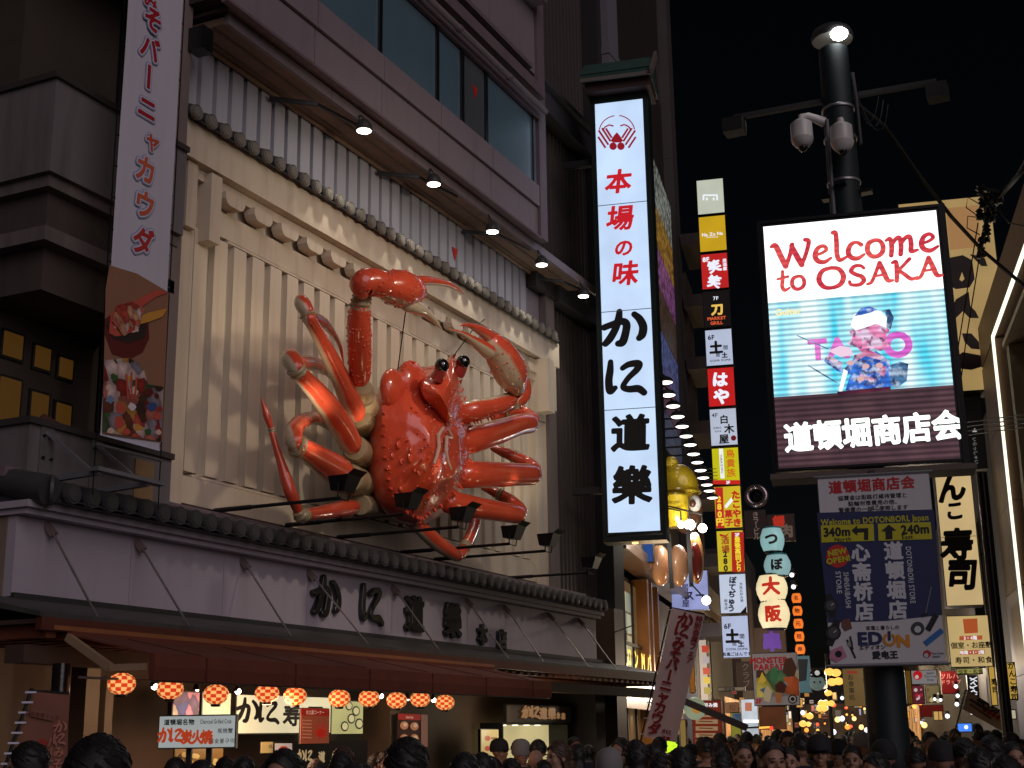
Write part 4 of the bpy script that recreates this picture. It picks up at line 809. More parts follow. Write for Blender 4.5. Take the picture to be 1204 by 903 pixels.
whp = mat('white_camera_shell', (.62, .60, .58), .35, 0, .05, 3, .02, coat=.3)
for i, (u, v, lab) in enumerate(((943, 160, 'dome camera hanging left of the pole on a short bent bracket'), (990, 164, 'dome camera fixed on the front of the teal pole'))):
    c = WD(u, v, 12.4 if i else 12.6); t = empty('dome_camera', 'white ' + lab, 'camera', c, 0, 'dome cameras')
    part('camera_body', MB().lathe((0, 0, 0), [(.01, .17), (.06, .165), (.105, .13), (.108, -.02), (.112, -.03), (.095, -.05)], 20), whp, t, True, local=True)
    part('dome_collar', MB().lathe((0, 0, 0), [(.112, -.03), (.10, -.07), (.07, -.11), (.05, -.12)], 20), whp, t, True, local=True)
    part('lens_dome', MB().ball((0, 0, -.115), (.05, .05, .05), 14, 10), mat('smoked_dome', (.01, .01, .012), .08, coat=.8), t, True, local=True)
    q = Vector((px, py, 0)) - c; q.z = 0; qn = q.normalized() * max(q.length - .15, .05)
    part('bracket', MB().tube([(0, 0, .16), (0, 0, .20), tuple(qn * .3 + Vector((0, 0, .22))), tuple(qn + Vector((0, 0, .16)))], [.03, .035, .035, .05], 10), whp, t, True, local=True)
cabp = part('cable_bundle', MB().tube([(px + .0, py - .17, zc + .3), (px - .02, py - .19, zc), (px - .05, py - .2, zb)], .02, 6), wire, pl)
for k in range(3):
    a = Vector((px, py - .2, zc + .02)); b = a + perp * (.2 + .04 * k) + Vector((0, 0, -.05 * k)); m_ = a + perp * (.1 + .05 * k) + Vector((0, 0, -.26 - .05 * k))
    part('cable_loop', MB().tube(spline([a, a.lerp(m_, .5) + Vector((.05, 0, -.10)), m_, b.lerp(m_, .45) + Vector((0, 0, -.06)), b], 5), .005, 6), wire, pl)
part('conduit', MB().tube([(px - .15, py + .09, 2.4), (px - .13, py + .09, zc - .2)], .018, 8), mat('grey_conduit', (.16, .17, .18), .5), pl)

# LED screen
def led(name, c1, c2, s, line=.35, streak=0., busy=0.):
    m = bpy.data.materials.new(name); m.use_nodes = True; n = m.node_tree.nodes; l = m.node_tree.links; b = n['Principled BSDF']; b.inputs['Base Color'].default_value = (.02, .02, .02, 1)
    tc = n.new('ShaderNodeTexCoord'); sp = n.new('ShaderNodeSeparateXYZ'); l.new(tc.outputs['Object'], sp.inputs[0])
    mu = n.new('ShaderNodeMath'); mu.operation = 'MULTIPLY'; mu.inputs[1].default_value = 2 * math.pi / .052; l.new(sp.outputs[2], mu.inputs[0])
    si = n.new('ShaderNodeMath'); si.operation = 'SINE'; l.new(mu.outputs[0], si.inputs[0])
    mr = n.new('ShaderNodeMapRange'); mr.inputs[1].default_value = -1; mr.inputs[2].default_value = 1; mr.inputs[3].default_value = s * (1 - line); mr.inputs[4].default_value = s * (1 + line * .4); l.new(si.outputs[0], mr.inputs[0])
    mp = n.new('ShaderNodeMapping'); mp.inputs['Scale'].default_value = (2.2, 1, .35 if streak else 2); mp.inputs['Rotation'].default_value = (0, .35, 0); l.new(tc.outputs['Object'], mp.inputs[0])
    nz = n.new('ShaderNodeTexNoise'); nz.inputs['Scale'].default_value = 1.6; nz.inputs['Detail'].default_value = 2; l.new(mp.outputs[0], nz.inputs['Vector'])
    r2 = n.new('ShaderNodeMapRange'); r2.inputs[1].default_value = .38; r2.inputs[2].default_value = .62; l.new(nz.outputs['Fac'], r2.inputs[0])
    mx = n.new('ShaderNodeMix'); mx.data_type = 'RGBA'; l.new(r2.outputs[0], mx.inputs[0]); mx.inputs[6].default_value = (*lin(c1), 1); mx.inputs[7].default_value = (*lin(c2), 1)
    if busy:
        n7 = n.new('ShaderNodeTexNoise'); n7.inputs['Scale'].default_value = 11; n7.inputs['Detail'].default_value = 4; l.new(tc.outputs['Object'], n7.inputs['Vector']); r7 = n.new('ShaderNodeMapRange'); r7.inputs[1].default_value = .48; r7.inputs[2].default_value = .60; r7.inputs[4].default_value = busy
        l.new(n7.outputs['Fac'], r7.inputs[0]); m7 = n.new('ShaderNodeMix'); m7.data_type = 'RGBA'; l.new(r7.outputs[0], m7.inputs[0]); l.new(mx.outputs[2], m7.inputs[6]); m7.inputs[7].default_value = (.75, .85, 1., 1); mx = m7
        n8 = n.new('ShaderNodeTexNoise'); n8.inputs['Scale'].default_value = 7; n8.inputs['Detail'].default_value = 3; l.new(mp.outputs[0], n8.inputs['Vector']); r8 = n.new('ShaderNodeMapRange'); r8.inputs[1].default_value = .56; r8.inputs[2].default_value = .64; r8.inputs[4].default_value = .8
        l.new(n8.outputs['Fac'], r8.inputs[0]); m8 = n.new('ShaderNodeMix'); m8.data_type = 'RGBA'; l.new(r8.outputs[0], m8.inputs[0]); l.new(mx.outputs[2], m8.inputs[6]); m8.inputs[7].default_value = (.04, .02, .10, 1); mx = m8
    l.new(mx.outputs[2], b.inputs['Emission Color']); l.new(mr.outputs[0], b.inputs['Emission Strength']); m.cycles.emission_sampling = 'NONE'; return m
scr = Sign('led_screen', 'large LED screen reading Welcome to OSAKA above white Japanese characters', 'LED screen', 912, 555, 1135, 262, D=12.42, depth=.30, face=em((6, 6, 8), .5), frame=black, fw=.01)
x0, x1 = 0, scr.w
def zat(v): return scr.loc(1020, v)[1]
z1, z2 = scr.loc(912, 467)[1], scr.loc(904, 356)[1]; zt = scr.h - .03
scr.put('white_picture_band', MB().box(.03, x1 - .03, -.004, -.001, z2, zt), em((255, 254, 252), 1.6, True))
scr.put('cyan_picture_band', MB().box(.03, x1 - .03, -.004, -.001, z1, z2 - .001), led('led_cyan', (70, 205, 235), (225, 250, 255), 1.15, .45, 1))
scr.put('dark_picture_band', MB().box(.03, x1 - .03, -.004, -.001, .03, z1 - .001), led('led_maroon', (78, 52, 62), (96, 66, 74), .8, .55))
ledred = led('led_red', (206, 52, 68), (232, 88, 84), 1., .25); ledmag = led('led_magenta', (215, 90, 205), (235, 130, 215), 1., .3)
rt = R(1.2)
scr.text(callig('Welcome'), 1004, 292, 42, ledred, grow=.012, res=70, rot=rt, sx=.99)
scr.text(callig('to'), 931, 331, 33, ledred, grow=.014, res=64, rot=rt, sx=1.0); scr.text(callig('OSAKA'), 1033, 322, 34, ledred, grow=.012, res=64, rot=rt, sx=1.06)
scr.text('道頓堀商店会', 1025, 507, 36, em((240, 255, 248), 1.8), grow=.038, res=80, rot=rt, sx=.93, step=1.0)
scr.text('Guitar', 927, 366, 11, em((235, 225, 170), 1.1), grow=.05, rot=rt)
scr.text('TA', 975, 409, 34, ledmag, grow=.05); scr.text('O', 1056, 404, 40, ledmag, grow=.055)
blue = led('led_blue', (8, 30, 130), (60, 130, 235), .95, .3, 0, .7); navy = led('led_navy', (22, 50, 100), (90, 150, 200), .8, .3, 0, .6); wht = em((240, 246, 255), 1.15); mag = led('led_pink', (190, 10, 100), (245, 150, 200), 1., .3, 0, .6)
# a performer in a blue coat with drum sticks, as a flat moving picture on the screen
scr.poly([(1046, 430), (1058, 425), (1068, 428), (1066, 448), (1054, 457), (1046, 452)], navy, 'picture_shape')
scr.poly([(990, 437), (1004, 421), (1030, 413), (1046, 424), (1048, 456), (1010, 461), (994, 459), (1000, 440), (985, 437), (969, 425), (972, 419), (990, 426)], blue, 'picture_shape')
scr.poly([(996, 405), (1002, 397), (998, 390), (1006, 384), (1014, 387), (1020, 381), (1036, 380), (1046, 388), (1041, 398), (1047, 406), (1036, 413), (1026, 410), (1014, 415), (1008, 409)], mag, 'picture_shape')
for q_ in ([(1004, 418), (1022, 412), (1040, 420), (1036, 424), (1018, 419), (1006, 425)], [(1012, 440), (1030, 446), (1026, 450), (1010, 444)], [(970, 421), (986, 431), (992, 428), (976, 418)], [(1030, 428), (1042, 432), (1040, 444), (1034, 440)]): scr.poly(q_, led('led_sash', (235, 200, 225), (200, 60, 130), .95, .3, 0, .5), 'picture_shape')
scr.poly([(1000, 384), (1004, 370), (1018, 365), (1036, 366), (1043, 374), (1042, 386), (1030, 381), (1016, 386), (1006, 389)], wht, 'picture_shape')
scr.poly([(1005, 372), (1012, 363), (1022, 361), (1032, 364), (1024, 368), (1012, 371)], blue, 'picture_shape'); scr.poly([(1039, 365), (1046, 364), (1051, 374), (1047, 388), (1042, 384), (1043, 373)], navy, 'picture_shape')
scr.poly([(974, 413), (988, 407), (1000, 409), (1003, 418), (988, 420)], em((235, 205, 225), 1.), 'picture_shape')
scr.line([(937, 395), (974, 411)], 1.3, navy); scr.line([(950, 430), (985, 451)], 1.6, navy); scr.poly([(986, 460), (992, 434), (997, 437), (990, 461)], wht, 'picture_shape')
scr.poly([(984, 461), (1046, 455), (1048, 459), (986, 465)], led('led_dark', (60, 20, 50), (110, 40, 60), .8), 'picture_shape')
for u, v in ((1012, 446), (1034, 430), (1018, 431), (1000, 427)): scr.disc(u, v, 3.2, em((235, 190, 190), .8), 'picture_shape', 8, 1.4)
part('screen_bracket', MB().beam((px, py, scr.o.z + .5), tuple(scr.M @ Vector((scr.w * .6, .3, .5))), .12, .12).beam((px, py, scr.o.z + 2.1), tuple(scr.M @ Vector((scr.w * .6, .3, 2.1))), .12, .12), dark, pl)
scr.put('bottom_tray', MB().box(-.05, scr.w + .1, -.02, .35, -.07, -.02), mat('tray_brown', (.12, .09, .07), .6))
scr.put('cabinet_edge', MB().box(scr.w - .008, scr.w + .05, -.01, .3, -.02, scr.h + .03).box(-.03, .0, -.01, .3, -.02, scr.h + .03).box(0, scr.w - .01, -.01, .3, scr.h, scr.h + .03), black)

# direction board
eb = Sign('direction_board', 'hanging blue and white shopping street board with distances and yellow arrow boxes', 'direction board', 976, 782, 1113, 562, D=12.35, depth=.03, face=mat('board_white', (.62, .62, .65), .5, 0, .04, 1, 0, grime=.15), frame=mat('board_edge', (.4, .4, .42), .5), fw=.006)
bB = pr((32, 42, 88)); Y_ = pr((196, 190, 30)); wP = pr((205, 208, 215)); kp = pr((16, 16, 20)); gB = pr((20, 24, 44))
def tl(v): return 962 + (v - 603) * 14 / 179
eb.poly([(960.5, 603), (1098, 599), (1108, 723), (1042, 730), (1040, 730), (974, 732)], bB)
rt = R(-.6)
eb.text('道頓堀商店会', 1025, 570, 15.5, REDp, grow=.03, rot=R(1), res=44)
eb.text('協賛金は街路灯維持管理と', 1026, 584, 6.2, kp, res=30, grow=.012); eb.text('駐輪対策費用の他、', 1028, 591, 6.2, kp, res=30, grow=.012); eb.text('警備費の一部に使用します', 1027, 598, 6.2, kp, res=30, grow=.012)
eb.text('Welcome to DOTONBORI, Japan', 1028, 611, 9.5, Y_, grow=.03, res=40, sx=.84)
eb.poly([(965, 618), (1027, 616), (1028, 636), (966, 638)], Y_); eb.poly([(1032, 616), (1094, 614), (1096, 634), (1033, 636)], Y_)
eb.text('340m', 984, 625, 14, kp, grow=.04, res=48, sx=.92); eb.text('North', 991, 634, 7, kp, res=34); eb.text('240m', 1076, 622, 14, kp, grow=.04, res=48, sx=.92); eb.text('East', 1067, 631, 7, kp, res=34)
eb.poly([(1001, 624), (1008, 618), (1008, 621.5), (1021, 621), (1021, 635), (1016, 635), (1016, 626), (1008, 626.5), (1008, 630)], kp, 'arrow'); eb.poly([(1036, 625), (1045, 617), (1054, 624), (1049, 624.5), (1049.5, 634), (1041.5, 634.5), (1041, 625)], kp, 'arrow')
eb.disc(985, 654, 13.5, pr((196, 36, 36)), 'red_disc'); eb.text('NEW', 984.5, 649, 9, Y_, grow=.05, res=34, rot=R(8)); eb.text('OPEN!', 985.5, 658, 9, Y_, grow=.05, res=34, rot=R(8))
eb.text('心斋桥店', 1014, 684, 21, wP, vert=True, step=1.05, grow=.042, res=56, rot=R(-.5)); eb.text('道顿堀店', 1053, 682, 21, wP, vert=True, step=1.05, grow=.042, res=56, rot=R(-.5))
eb.text('SHINSAIBASHI', 996.5, 694, 8, wP, rot=R(-90), res=34, grow=.012, sx=.78); eb.text('STORE', 986.5, 685, 8, wP, rot=R(-90), res=34, grow=.015); eb.text('DOTONBORI STORE', 1071, 676, 8.2, wP, rot=R(-90), res=34, grow=.012, sx=.80)
eb.text('家電と暮らしの', 1038, 738, 5, kp, res=28); eb.text('ED', 1023, 750, 19, pr((26, 40, 88)), grow=.05, res=48, sx=1.1); eb.text('N', 1062, 753, 18, pr((216, 140, 30)), grow=.055, sx=1.05)
eb.line(arc(1046, 752, 6.5, 6.5, 115, 425, 14), 3, pr((216, 140, 30)), 'logo_ring'); eb.line([(1045.6, 742), (1046, 753)], 2.8, pr((26, 40, 88)), 'logo_bar')
eb.text('エディオン', 1026, 761, 5.6, gB, res=28, grow=.03); eb.text('愛电王', 1041, 770, 9, gB, grow=.05, res=40)
eb.disc(1090, 769, 4.6, pr((190, 30, 40)), 'red_emblem'); eb.disc(1089, 770.5, 2.6, wP, 'red_emblem'); eb.text('Tax-free', 1102, 768, 3.4, kp, res=26); eb.text('SHOP', 1101, 772, 3.2, kp, res=26)
def watch(u, v, r, rot):
    c, s_ = math.cos(rot), math.sin(rot)
    for a in (-1, 1): eb.poly([(u + x * c - y * s_, v + x * s_ + y * c) for x, y in ((-r * .55, a * r * .7), (r * .55, a * r * .7), (r * .42, a * r * 1.75), (-r * .42, a * r * 1.75))], kp, 'watch_strap')
    eb.disc(u, v, r, pr((24, 24, 26)), 'watch_case'); eb.disc(u, v, r * .72, pr((70, 72, 76)), 'watch_dial'); eb.line([(u, v), (u + r * .4, v - r * .3)], .8, wP, 'watch_hand')
watch(977, 712, 8, -.2); watch(980, 744, 9, .3)
eb.poly([(990, 729), (999, 727), (1002, 739), (994, 742), (990, 737)], pr((110, 70, 60)), 'printed_item'); eb.poly([(976, 765), (990, 759), (996, 772), (984, 779), (975, 774)], pr((196, 130, 160)), 'printed_camera'); eb.disc(986, 769, 4, kp, 'camera_lens')
eb.line([(996, 752), (1006, 774)], 2, kp, 'printed_item'); eb.disc(1000, 757, 3.4, pr((150, 150, 150)), 'printed_item'); eb.line([(1000, 748), (1003, 764)], 1.5, kp, 'printed_item')
eb.disc(1079, 739, 8, pr((55, 58, 62)), 'printed_item', 14); eb.disc(1079, 740, 4, wP, 'printed_item'); eb.line([(1101, 723), (1091, 741)], 6, kp, 'printed_item'); eb.line([(1108, 741), (1088, 757)], 6, pr((50, 110, 180)), 'printed_item')
eb.line([(1095, 690), (1088, 723)], 1, pr((120, 125, 140)), 'printed_item'); eb.line([(1084, 724), (1091, 722)], 3.5, kp, 'printed_item')
eb.put('top_bar', MB().tube([(-.03, -.005, eb.h + .01), (eb.w + .03, -.005, eb.h + .01)], .014, 8), steel); eb.put('bottom_bar', MB().tube([(-.03, -.005, -.01), (eb.w + .03, -.005, -.01)], .014, 8), steel)
part('board_arm', MB().beam((px, py, eb.o.z + eb.h + .03), tuple(eb.M @ Vector((eb.w * .5, .02, eb.h + .03))), .05, .05), dark, pl)

def foodmat(name, pal, scale, emit=0., rough=.6):
    m = bpy.data.materials.new(name); m.use_nodes = True; n = m.node_tree.nodes; l = m.node_tree.links; b = n['Principled BSDF']; b.inputs['Roughness'].default_value = rough
    tc = n.new('ShaderNodeTexCoord'); nz = n.new('ShaderNodeTexNoise'); nz.inputs['Scale'].default_value = scale * .8; nz.inputs['Detail'].default_value = 3; l.new(tc.outputs['Object'], nz.inputs['Vector'])
    mx = n.new('ShaderNodeMix'); mx.data_type = 'RGBA'; mx.inputs[0].default_value = .12; l.new(tc.outputs['Object'], mx.inputs[6]); l.new(nz.outputs['Color'], mx.inputs[7])
    v = n.new('ShaderNodeTexVoronoi'); v.inputs['Scale'].default_value = scale; l.new(mx.outputs[2], v.inputs['Vector']); sp = n.new('ShaderNodeSeparateColor'); l.new(v.outputs['Color'], sp.inputs[0])
    r = n.new('ShaderNodeValToRGB'); r.color_ramp.interpolation = 'CONSTANT'
    while len(r.color_ramp.elements) < len(pal): r.color_ramp.elements.new(.5)
    for i, c in enumerate(pal): r.color_ramp.elements[i].position = i / len(pal); r.color_ramp.elements[i].color = (*lin(c), 1)
    l.new(sp.outputs[0], r.inputs[0]); m2 = n.new('ShaderNodeMix'); m2.data_type = 'RGBA'; m2.blend_type = 'MULTIPLY'; m2.inputs[0].default_value = .7
    r2 = n.new('ShaderNodeMapRange'); r2.inputs[1].default_value = .0; r2.inputs[2].default_value = .6; r2.inputs[3].default_value = 1.2; r2.inputs[4].default_value = .3; l.new(v.outputs['Distance'], r2.inputs[0]); l.new(r.outputs[0], m2.inputs[6]); l.new(r2.outputs[0], m2.inputs[7])
    l.new(m2.outputs[2], b.inputs['Base Color'])
    if emit: l.new(m2.outputs[2], b.inputs['Emission Color']); b.inputs['Emission Strength'].default_value = emit; m.cycles.emission_sampling = 'NONE'
    return m
FOODP = [(200, 80, 64), (230, 200, 190), (150, 40, 30), (70, 42, 28), (210, 150, 70), (190, 110, 90), (66, 88, 50), (150, 140, 150), (215, 195, 185), (120, 60, 40)]
# ------------------------------------------------------------------ banner at the left of the crab panel
bo = WY(118, 510, 8.25); bn = Sign('hanging_banner', 'tall white banner with red katakana and food pictures left of the crab panel', 'banner', 0, 0, 189, 0, org=(bo.x, bo.y, bo.z), yaw=0., D=None)
bw = WY(188, 515, 8.25).x - bo.x; bh = WY(150, -60, 8.25).z - bo.z
def grid(w_, h_, nx, nz, amp, ph=0.):
    mb = MB(); vs = []
    for j in range(nz + 1):
        for i in range(nx + 1): x, z = w_ * i / nx, h_ * j / nz; vs.append((x, amp * (math.sin(x * 7 + z * 1.1 + ph) + .6 * math.sin(z * 3 + 2 * x)), z))
    mb.add(vs, [(j * (nx + 1) + i, j * (nx + 1) + i + 1, (j + 1) * (nx + 1) + i + 1, (j + 1) * (nx + 1) + i) for j in range(nz) for i in range(nx)]); return mb
bcm = mat('banner_cloth', (.60, .57, .63), .7, 0, .05, .8, .12, grime=.12)
bn.h = bh; bn.w = bw
bn.put('cloth', grid(bw, bh, 6, 50, .003), bcm, smooth=True)
bn.lay = 3
tan = pr((150, 106, 80)); 
bn.poly([(119, 510), (123, 340), (127.5, 312), (160, 322), (197, 344), (189, 520)], tan, 'tan_picture_ground')
pk = pr((196, 84, 66)); dr = pr((96, 30, 24)); cr_ = pr((220, 190, 170)); gn = pr((50, 92, 40)); bwn = pr((70, 40, 26)); yl = pr((210, 150, 60)); bl2 = pr((60, 80, 130))
bn.poly([(121, 392), (122, 375), (135, 366), (158, 368), (173, 380), (174, 398), (166, 415), (150, 423), (130, 417)], dr, 'bowl'); bn.poly([(122, 382), (134, 372), (158, 373), (171, 384), (168, 398), (150, 404), (130, 398)], pr((48, 34, 28)), 'soup'); 
bn.poly([(126, 392), (128, 370), (140, 358), (152, 356), (163, 362), (158, 384), (146, 394), (134, 396)], pk, 'crab_claw_picture'); bn.poly([(150, 358), (168, 348), (182, 341), (196, 344), (180, 350), (166, 360), (158, 366)], pk, 'crab_claw_picture')
bn.poly([(158, 374), (172, 368), (194, 363), (188, 373), (172, 379), (160, 382)], yl, 'crab_claw_picture'); bn.poly([(132, 372), (142, 366), (148, 376), (140, 388), (132, 386)], cr_, 'crab_flesh_picture'); bn.poly([(150, 380), (158, 376), (160, 390), (152, 392)], cr_, 'crab_flesh_picture')
bn.poly([(121, 424), (150, 421), (166, 430), (172, 452), (190, 455), (187.5, 519), (119, 508)], foodmat('printed_seafood', FOODP, 9), 'food_picture'); bn.poly([(128, 378), (134, 360), (152, 355), (166, 364), (160, 386), (142, 396)], foodmat('printed_claw', [(200, 76, 60), (216, 110, 90), (235, 205, 190), (180, 60, 44), (222, 160, 120)], 14), 'food_picture')
bn.poly([(121, 430), (150, 428), (163, 434), (160, 452), (121, 452)], cr_, 'dish_picture') if 0 else None
rnd = random.Random(5)
for (u, v, r, m) in [(132, 444, 8, gn), (127, 470, 8, pr((120, 140, 170))), (140, 480, 12, pk), (137, 497, 12, pk), (150, 445, 7, yl), (155, 460, 9, cr_), (153, 478, 8, pr((225, 215, 215))), (165, 470, 8, bwn), (176, 478, 10, bl2), (172, 462, 9, dr), (182, 466, 6, dr), (183, 490, 9, pk), (166, 492, 9, bwn), (160, 503, 8, yl), (172, 508, 7, gn), (124, 488, 6, gn), (128, 507, 7, cr_), (146, 508, 8, pk), (184, 508, 6, cr_), (126, 456, 7, cr_)]:
    a0 = rnd.random() * 6; r *= .62; bn.poly([(u + r * rnd.uniform(.6, 1.15) * math.cos(a0 + a), v + r * rnd.uniform(.6, 1.15) * math.sin(a0 + a)) for a in [k * .7 for k in range(9)]], m, 'food_picture')
for a, b in (((146, 440), (148, 470)), ((152, 438), (152, 470)), ((158, 444), (156, 470))): bn.line([a, b], 3, pk, 'crab_leg_picture')
hal = pr((205, 205, 222)); gl = pr((150, 154, 185)); rw = [(176, 2, 25), (178, 24, 36), (175, 57, 36), (173.5, 90, 38), (172, 128, 36), (178, 166, 30), (170, 200, 38), (169, 241, 38), (167, 284, 38)]
for k, (ch, (u, v, h_)) in enumerate(zip('みそバーニャカウダ', rw)):
    m = pr((170, 26, 38)) if k < 5 else pr((196 if k < 7 else 186, 84 if k < 8 else 50, 60 if k < 8 else 48))
    kw = dict(rot=R(90 if ch == 'ー' else 0), sx=1.0, shear=0 if ch == 'ー' else .1)
    if k == 6 or k == 7: m = pr((205, 96, 66))
    bn.text(ch, u, v, h_, gl, 'letter_glow', grow=.125, res=44, **kw); bn.text(ch, u, v, h_, hal, 'letter_outline', grow=.088, res=52, **kw); bn.text(ch, u, v, h_, m, 'letter', grow=.034, res=60, **kw)
for k in range(16):
    z = .04 + k * (bh - .1) / 15
    for x in (.0, bw): bn.put('eyelet_tie', MB().beam((x, 0, z), (x + (.03 if x else -.03), .01, z), .008, .012), black)
for x in (-.035, bw + .04): bn.put('side_rope', MB().tube([(x, .012, -.55), (x, .012, bh)], .006, 5), black)
bn.put('bottom_rail', MB().tube([(-.04, 0, -.10), (bw + .04, 0, -.10)], .014, 8), steel); bn.put('hem', MB().box(0, bw, -.004, .004, -.012, .004), hal)
fr = empty('banner_bracket', 'bolted steel bracket under the banner on the lower balcony wall', 'bracket', (bo.x, 8.9, 4.1))
zf = WY(110, 553, 8.25).z
stf = mat('bracket_steel', (.30, .30, .32), .45, .6, .2)
part('front_bar', MB().box(bo.x - .05, bo.x + bw + .06, 8.2, 8.30, zf, zf + .035), stf, fr)
for x in (bo.x + .02, bo.x + bw - .12):
    part('side_arm', MB().beam((x, 8.25, zf), (x - .0, 8.89, zf - .02), .05, .05), stf, fr); part('brace', MB().beam((x, 8.35, zf + .02), (x, 8.89, zf + .42), .03, .03), stf, fr)
    p_ = part('wall_plate', MB().box(x - .08, x + .08, 8.88, 8.896, zf - .1, zf + .5), mat('plate_grey', (.2, .19, .185), .5, .5), fr)
    for dz in (0, .2, .4):
        for dx in (-.05, .05): part('bolt', MB().tube([(x + dx, 8.88, zf - .02 + dz), (x + dx, 8.855, zf - .02 + dz)], .014, 6), dark, p_)

# ------------------------------------------------------------------ lanterns and signs of the shop counter
def checker(name, c1, c2, s):
    m = bpy.data.materials.new(name); m.use_nodes = True; n = m.node_tree.nodes; l = m.node_tree.links; b = n['Principled BSDF']
    tc = n.new('ShaderNodeTexCoord'); sp = n.new('ShaderNodeSeparateXYZ'); l.new(tc.outputs['Object'], sp.inputs[0])
    at = n.new('ShaderNodeMath'); at.operation = 'ARCTAN2'; l.new(sp.outputs[1], at.inputs[0]); l.new(sp.outputs[0], at.inputs[1])
    m1 = n.new('ShaderNodeMath'); m1.operation = 'MULTIPLY'; m1.inputs[1].default_value = 14 / math.pi / 2; l.new(at.outputs[0], m1.inputs[0])
    m2 = n.new('ShaderNodeMath'); m2.operation = 'MULTIPLY'; m2.inputs[1].default_value = 34; l.new(sp.outputs[2], m2.inputs[0])
    cb_ = n.new('ShaderNodeCombineXYZ'); l.new(m1.outputs[0], cb_.inputs[0]); l.new(m2.outputs[0], cb_.inputs[1]); cb_.inputs[2].default_value = .5
    ck = n.new('ShaderNodeTexChecker'); ck.inputs['Scale'].default_value = 1; l.new(cb_.outputs[0], ck.inputs['Vector']); ck.inputs['Color1'].default_value = (*lin(c1), 1); ck.inputs['Color2'].default_value = (*lin(c2), 1)
    l.new(ck.outputs[0], b.inputs['Emission Color']); l.new(ck.outputs[0], b.inputs['Base Color'])
    lw = n.new('ShaderNodeLayerWeight'); lw.inputs['Blend'].default_value = .35; mr = n.new('ShaderNodeMapRange'); mr.inputs[3].default_value = s; mr.inputs[4].default_value = s * .55; l.new(lw.outputs['Facing'], mr.inputs[0])
    l.new(mr.outputs[0], b.inputs['Emission Strength']); m.cycles.emission_sampling = 'NONE'; return m
lanm = checker('checked_lantern_paper', (255, 186, 108), (216, 58, 28), 1.0)
LX = [WY(u, v, 7.66) for u, v in ((143, 804), (200, 810), (254, 816.5), (314, 815), (347, 818.5), (399, 821), (434, 821), (466.5, 823.5), (494, 822), (523, 826))]
def ribfn(d): return 1 + .025 * math.cos(d[2] * 26)
lant = empty('paper_lantern', '', 'paper lantern', LX[0], 0, 'checked lanterns under the awning')
part('paper_shade', MB().ball((0, 0, 0), (.112, .112, .090), 28, 24, fn=ribfn), lanm, lant, True, local=True)
part('cap_ring', MB().lathe((0, 0, .082), [(.045, -.006), (.045, .008), (.03, .012)], 14), black, lant, local=True); part('base_ring', MB().lathe((0, 0, -.09), [(.03, -.016), (.043, -.012), (.045, .008)], 14), black, lant, local=True)
part('hanging_wire', MB().tube([(0, 0, .07), (0, 0, .15)], .003, 4), wire, lant, local=True)
ordn = ['leftmost', 'second from the left', 'third from the left', 'fourth from the left', 'fifth from the left', 'sixth from the left', 'fourth from the right', 'third from the right', 'second from the right', 'rightmost']
for i, p in enumerate(LX):
    o = lant if i == 0 else tree_copy(lant); o.location = p; o.rotation_euler.z = random.uniform(-.4, .4); o['label'] = 'red and cream checked paper lantern, %s in the row under the awning' % ordn[i]
pointl('lantern_glow', (11.0, 7.75, 2.0), 34, (1., .5, .26), .2, lant)
# small clip lamps on the rail
for i, (u, v, hot) in enumerate(((181, 803, 1), (231, 807, 0), (279, 809, 1), (447, 815, 2), (479, 819, 0), (509, 820, 1))):
    p = WY(u, v, 7.8); t = empty('clip_lamp', ['first', 'second', 'third', 'fourth', 'fifth', 'sixth'][i] + ' small bright clip lamp from the left between the lanterns', 'clip lamp', p, 0, 'clip lamps on the awning rail')
    part('lamp_shade', MB().lathe((0, 0, 0), [(.035, -.03), (.02, .01), (.012, .04)], 12), dark, t, True, local=True); part('bulb', MB().ball((0, -.01, -.03), .028 if hot else .016, 12, 8), em((255, 248, 225), 10. if hot else 4., True), t, True, local=True)
    if hot: spot('clip_light', p + Vector((0, .05, -.05)), p + Vector((.2, 1.4, -.7)), 9, (1., .85, .6), 140, .8, .03, t)
def fsign(name, label, cat, ul, vb, ur, vt, Y, **kw): p = WY(ul, vb, Y); return Sign(name, label, cat, ul, vb, ur, vt, org=tuple(p), yaw=0., **kw)
ss = fsign('sushi_shop_sign', 'lit cream sign with thick black brush letters behind the checked lanterns', 'lit sign', 277, 864, 389, 815, 8.55, depth=.12, face=em((224, 216, 178), .72, True, .12), frame=mat('black_sign_trim', (.02, .018, .015), .4), fw=.015)
for ch, u, v, h_ in (('か', 291, 839, 27), ('に', 316, 840, 26), ('寿', 343, 841, 26), ('司', 371, 842, 26)): ss.text(ch, u, v, h_, K, 'letter', grow=.035, sx=1.42, res=60)
s2 = fsign('crab_photo_panel', 'lit food photo panel of pink crab left of the cream sushi sign', 'photo panel', 202, 852, 234, 812, 8.5, depth=.06, face=foodmat('lit_crab_photo', [(205, 130, 120), (120, 92, 118), (190, 120, 140), (210, 190, 160), (60, 70, 130), (90, 70, 100)], 9, .5), frame=dark, fw=.01)
s3 = fsign('pale_photo_panel', 'pale green lit panel between the crab photo and the sushi sign', 'photo panel', 237, 851, 271, 813, 8.5, depth=.06, face=em((200, 206, 168), .6, False, .15), frame=dark, fw=.01)
s4 = fsign('sushi_photo_panel', 'lit photo panel of round sushi rolls right of the sushi sign', 'photo panel', 390, 864, 427, 823, 8.55, depth=.06, face=em((196, 192, 130), .6, False, .2), frame=dark, fw=.01)
for u, v, r in ((410, 830, 5.5), (418, 836, 6), (412, 845, 6), (421, 851, 6.5), (404, 854, 6)): s4.disc(u, v, r, pr((40, 56, 60)), 'sushi_picture', 12, .75); s4.disc(u, v, r * .72, em((216, 204, 150), .6), 'sushi_picture', 12, .75)
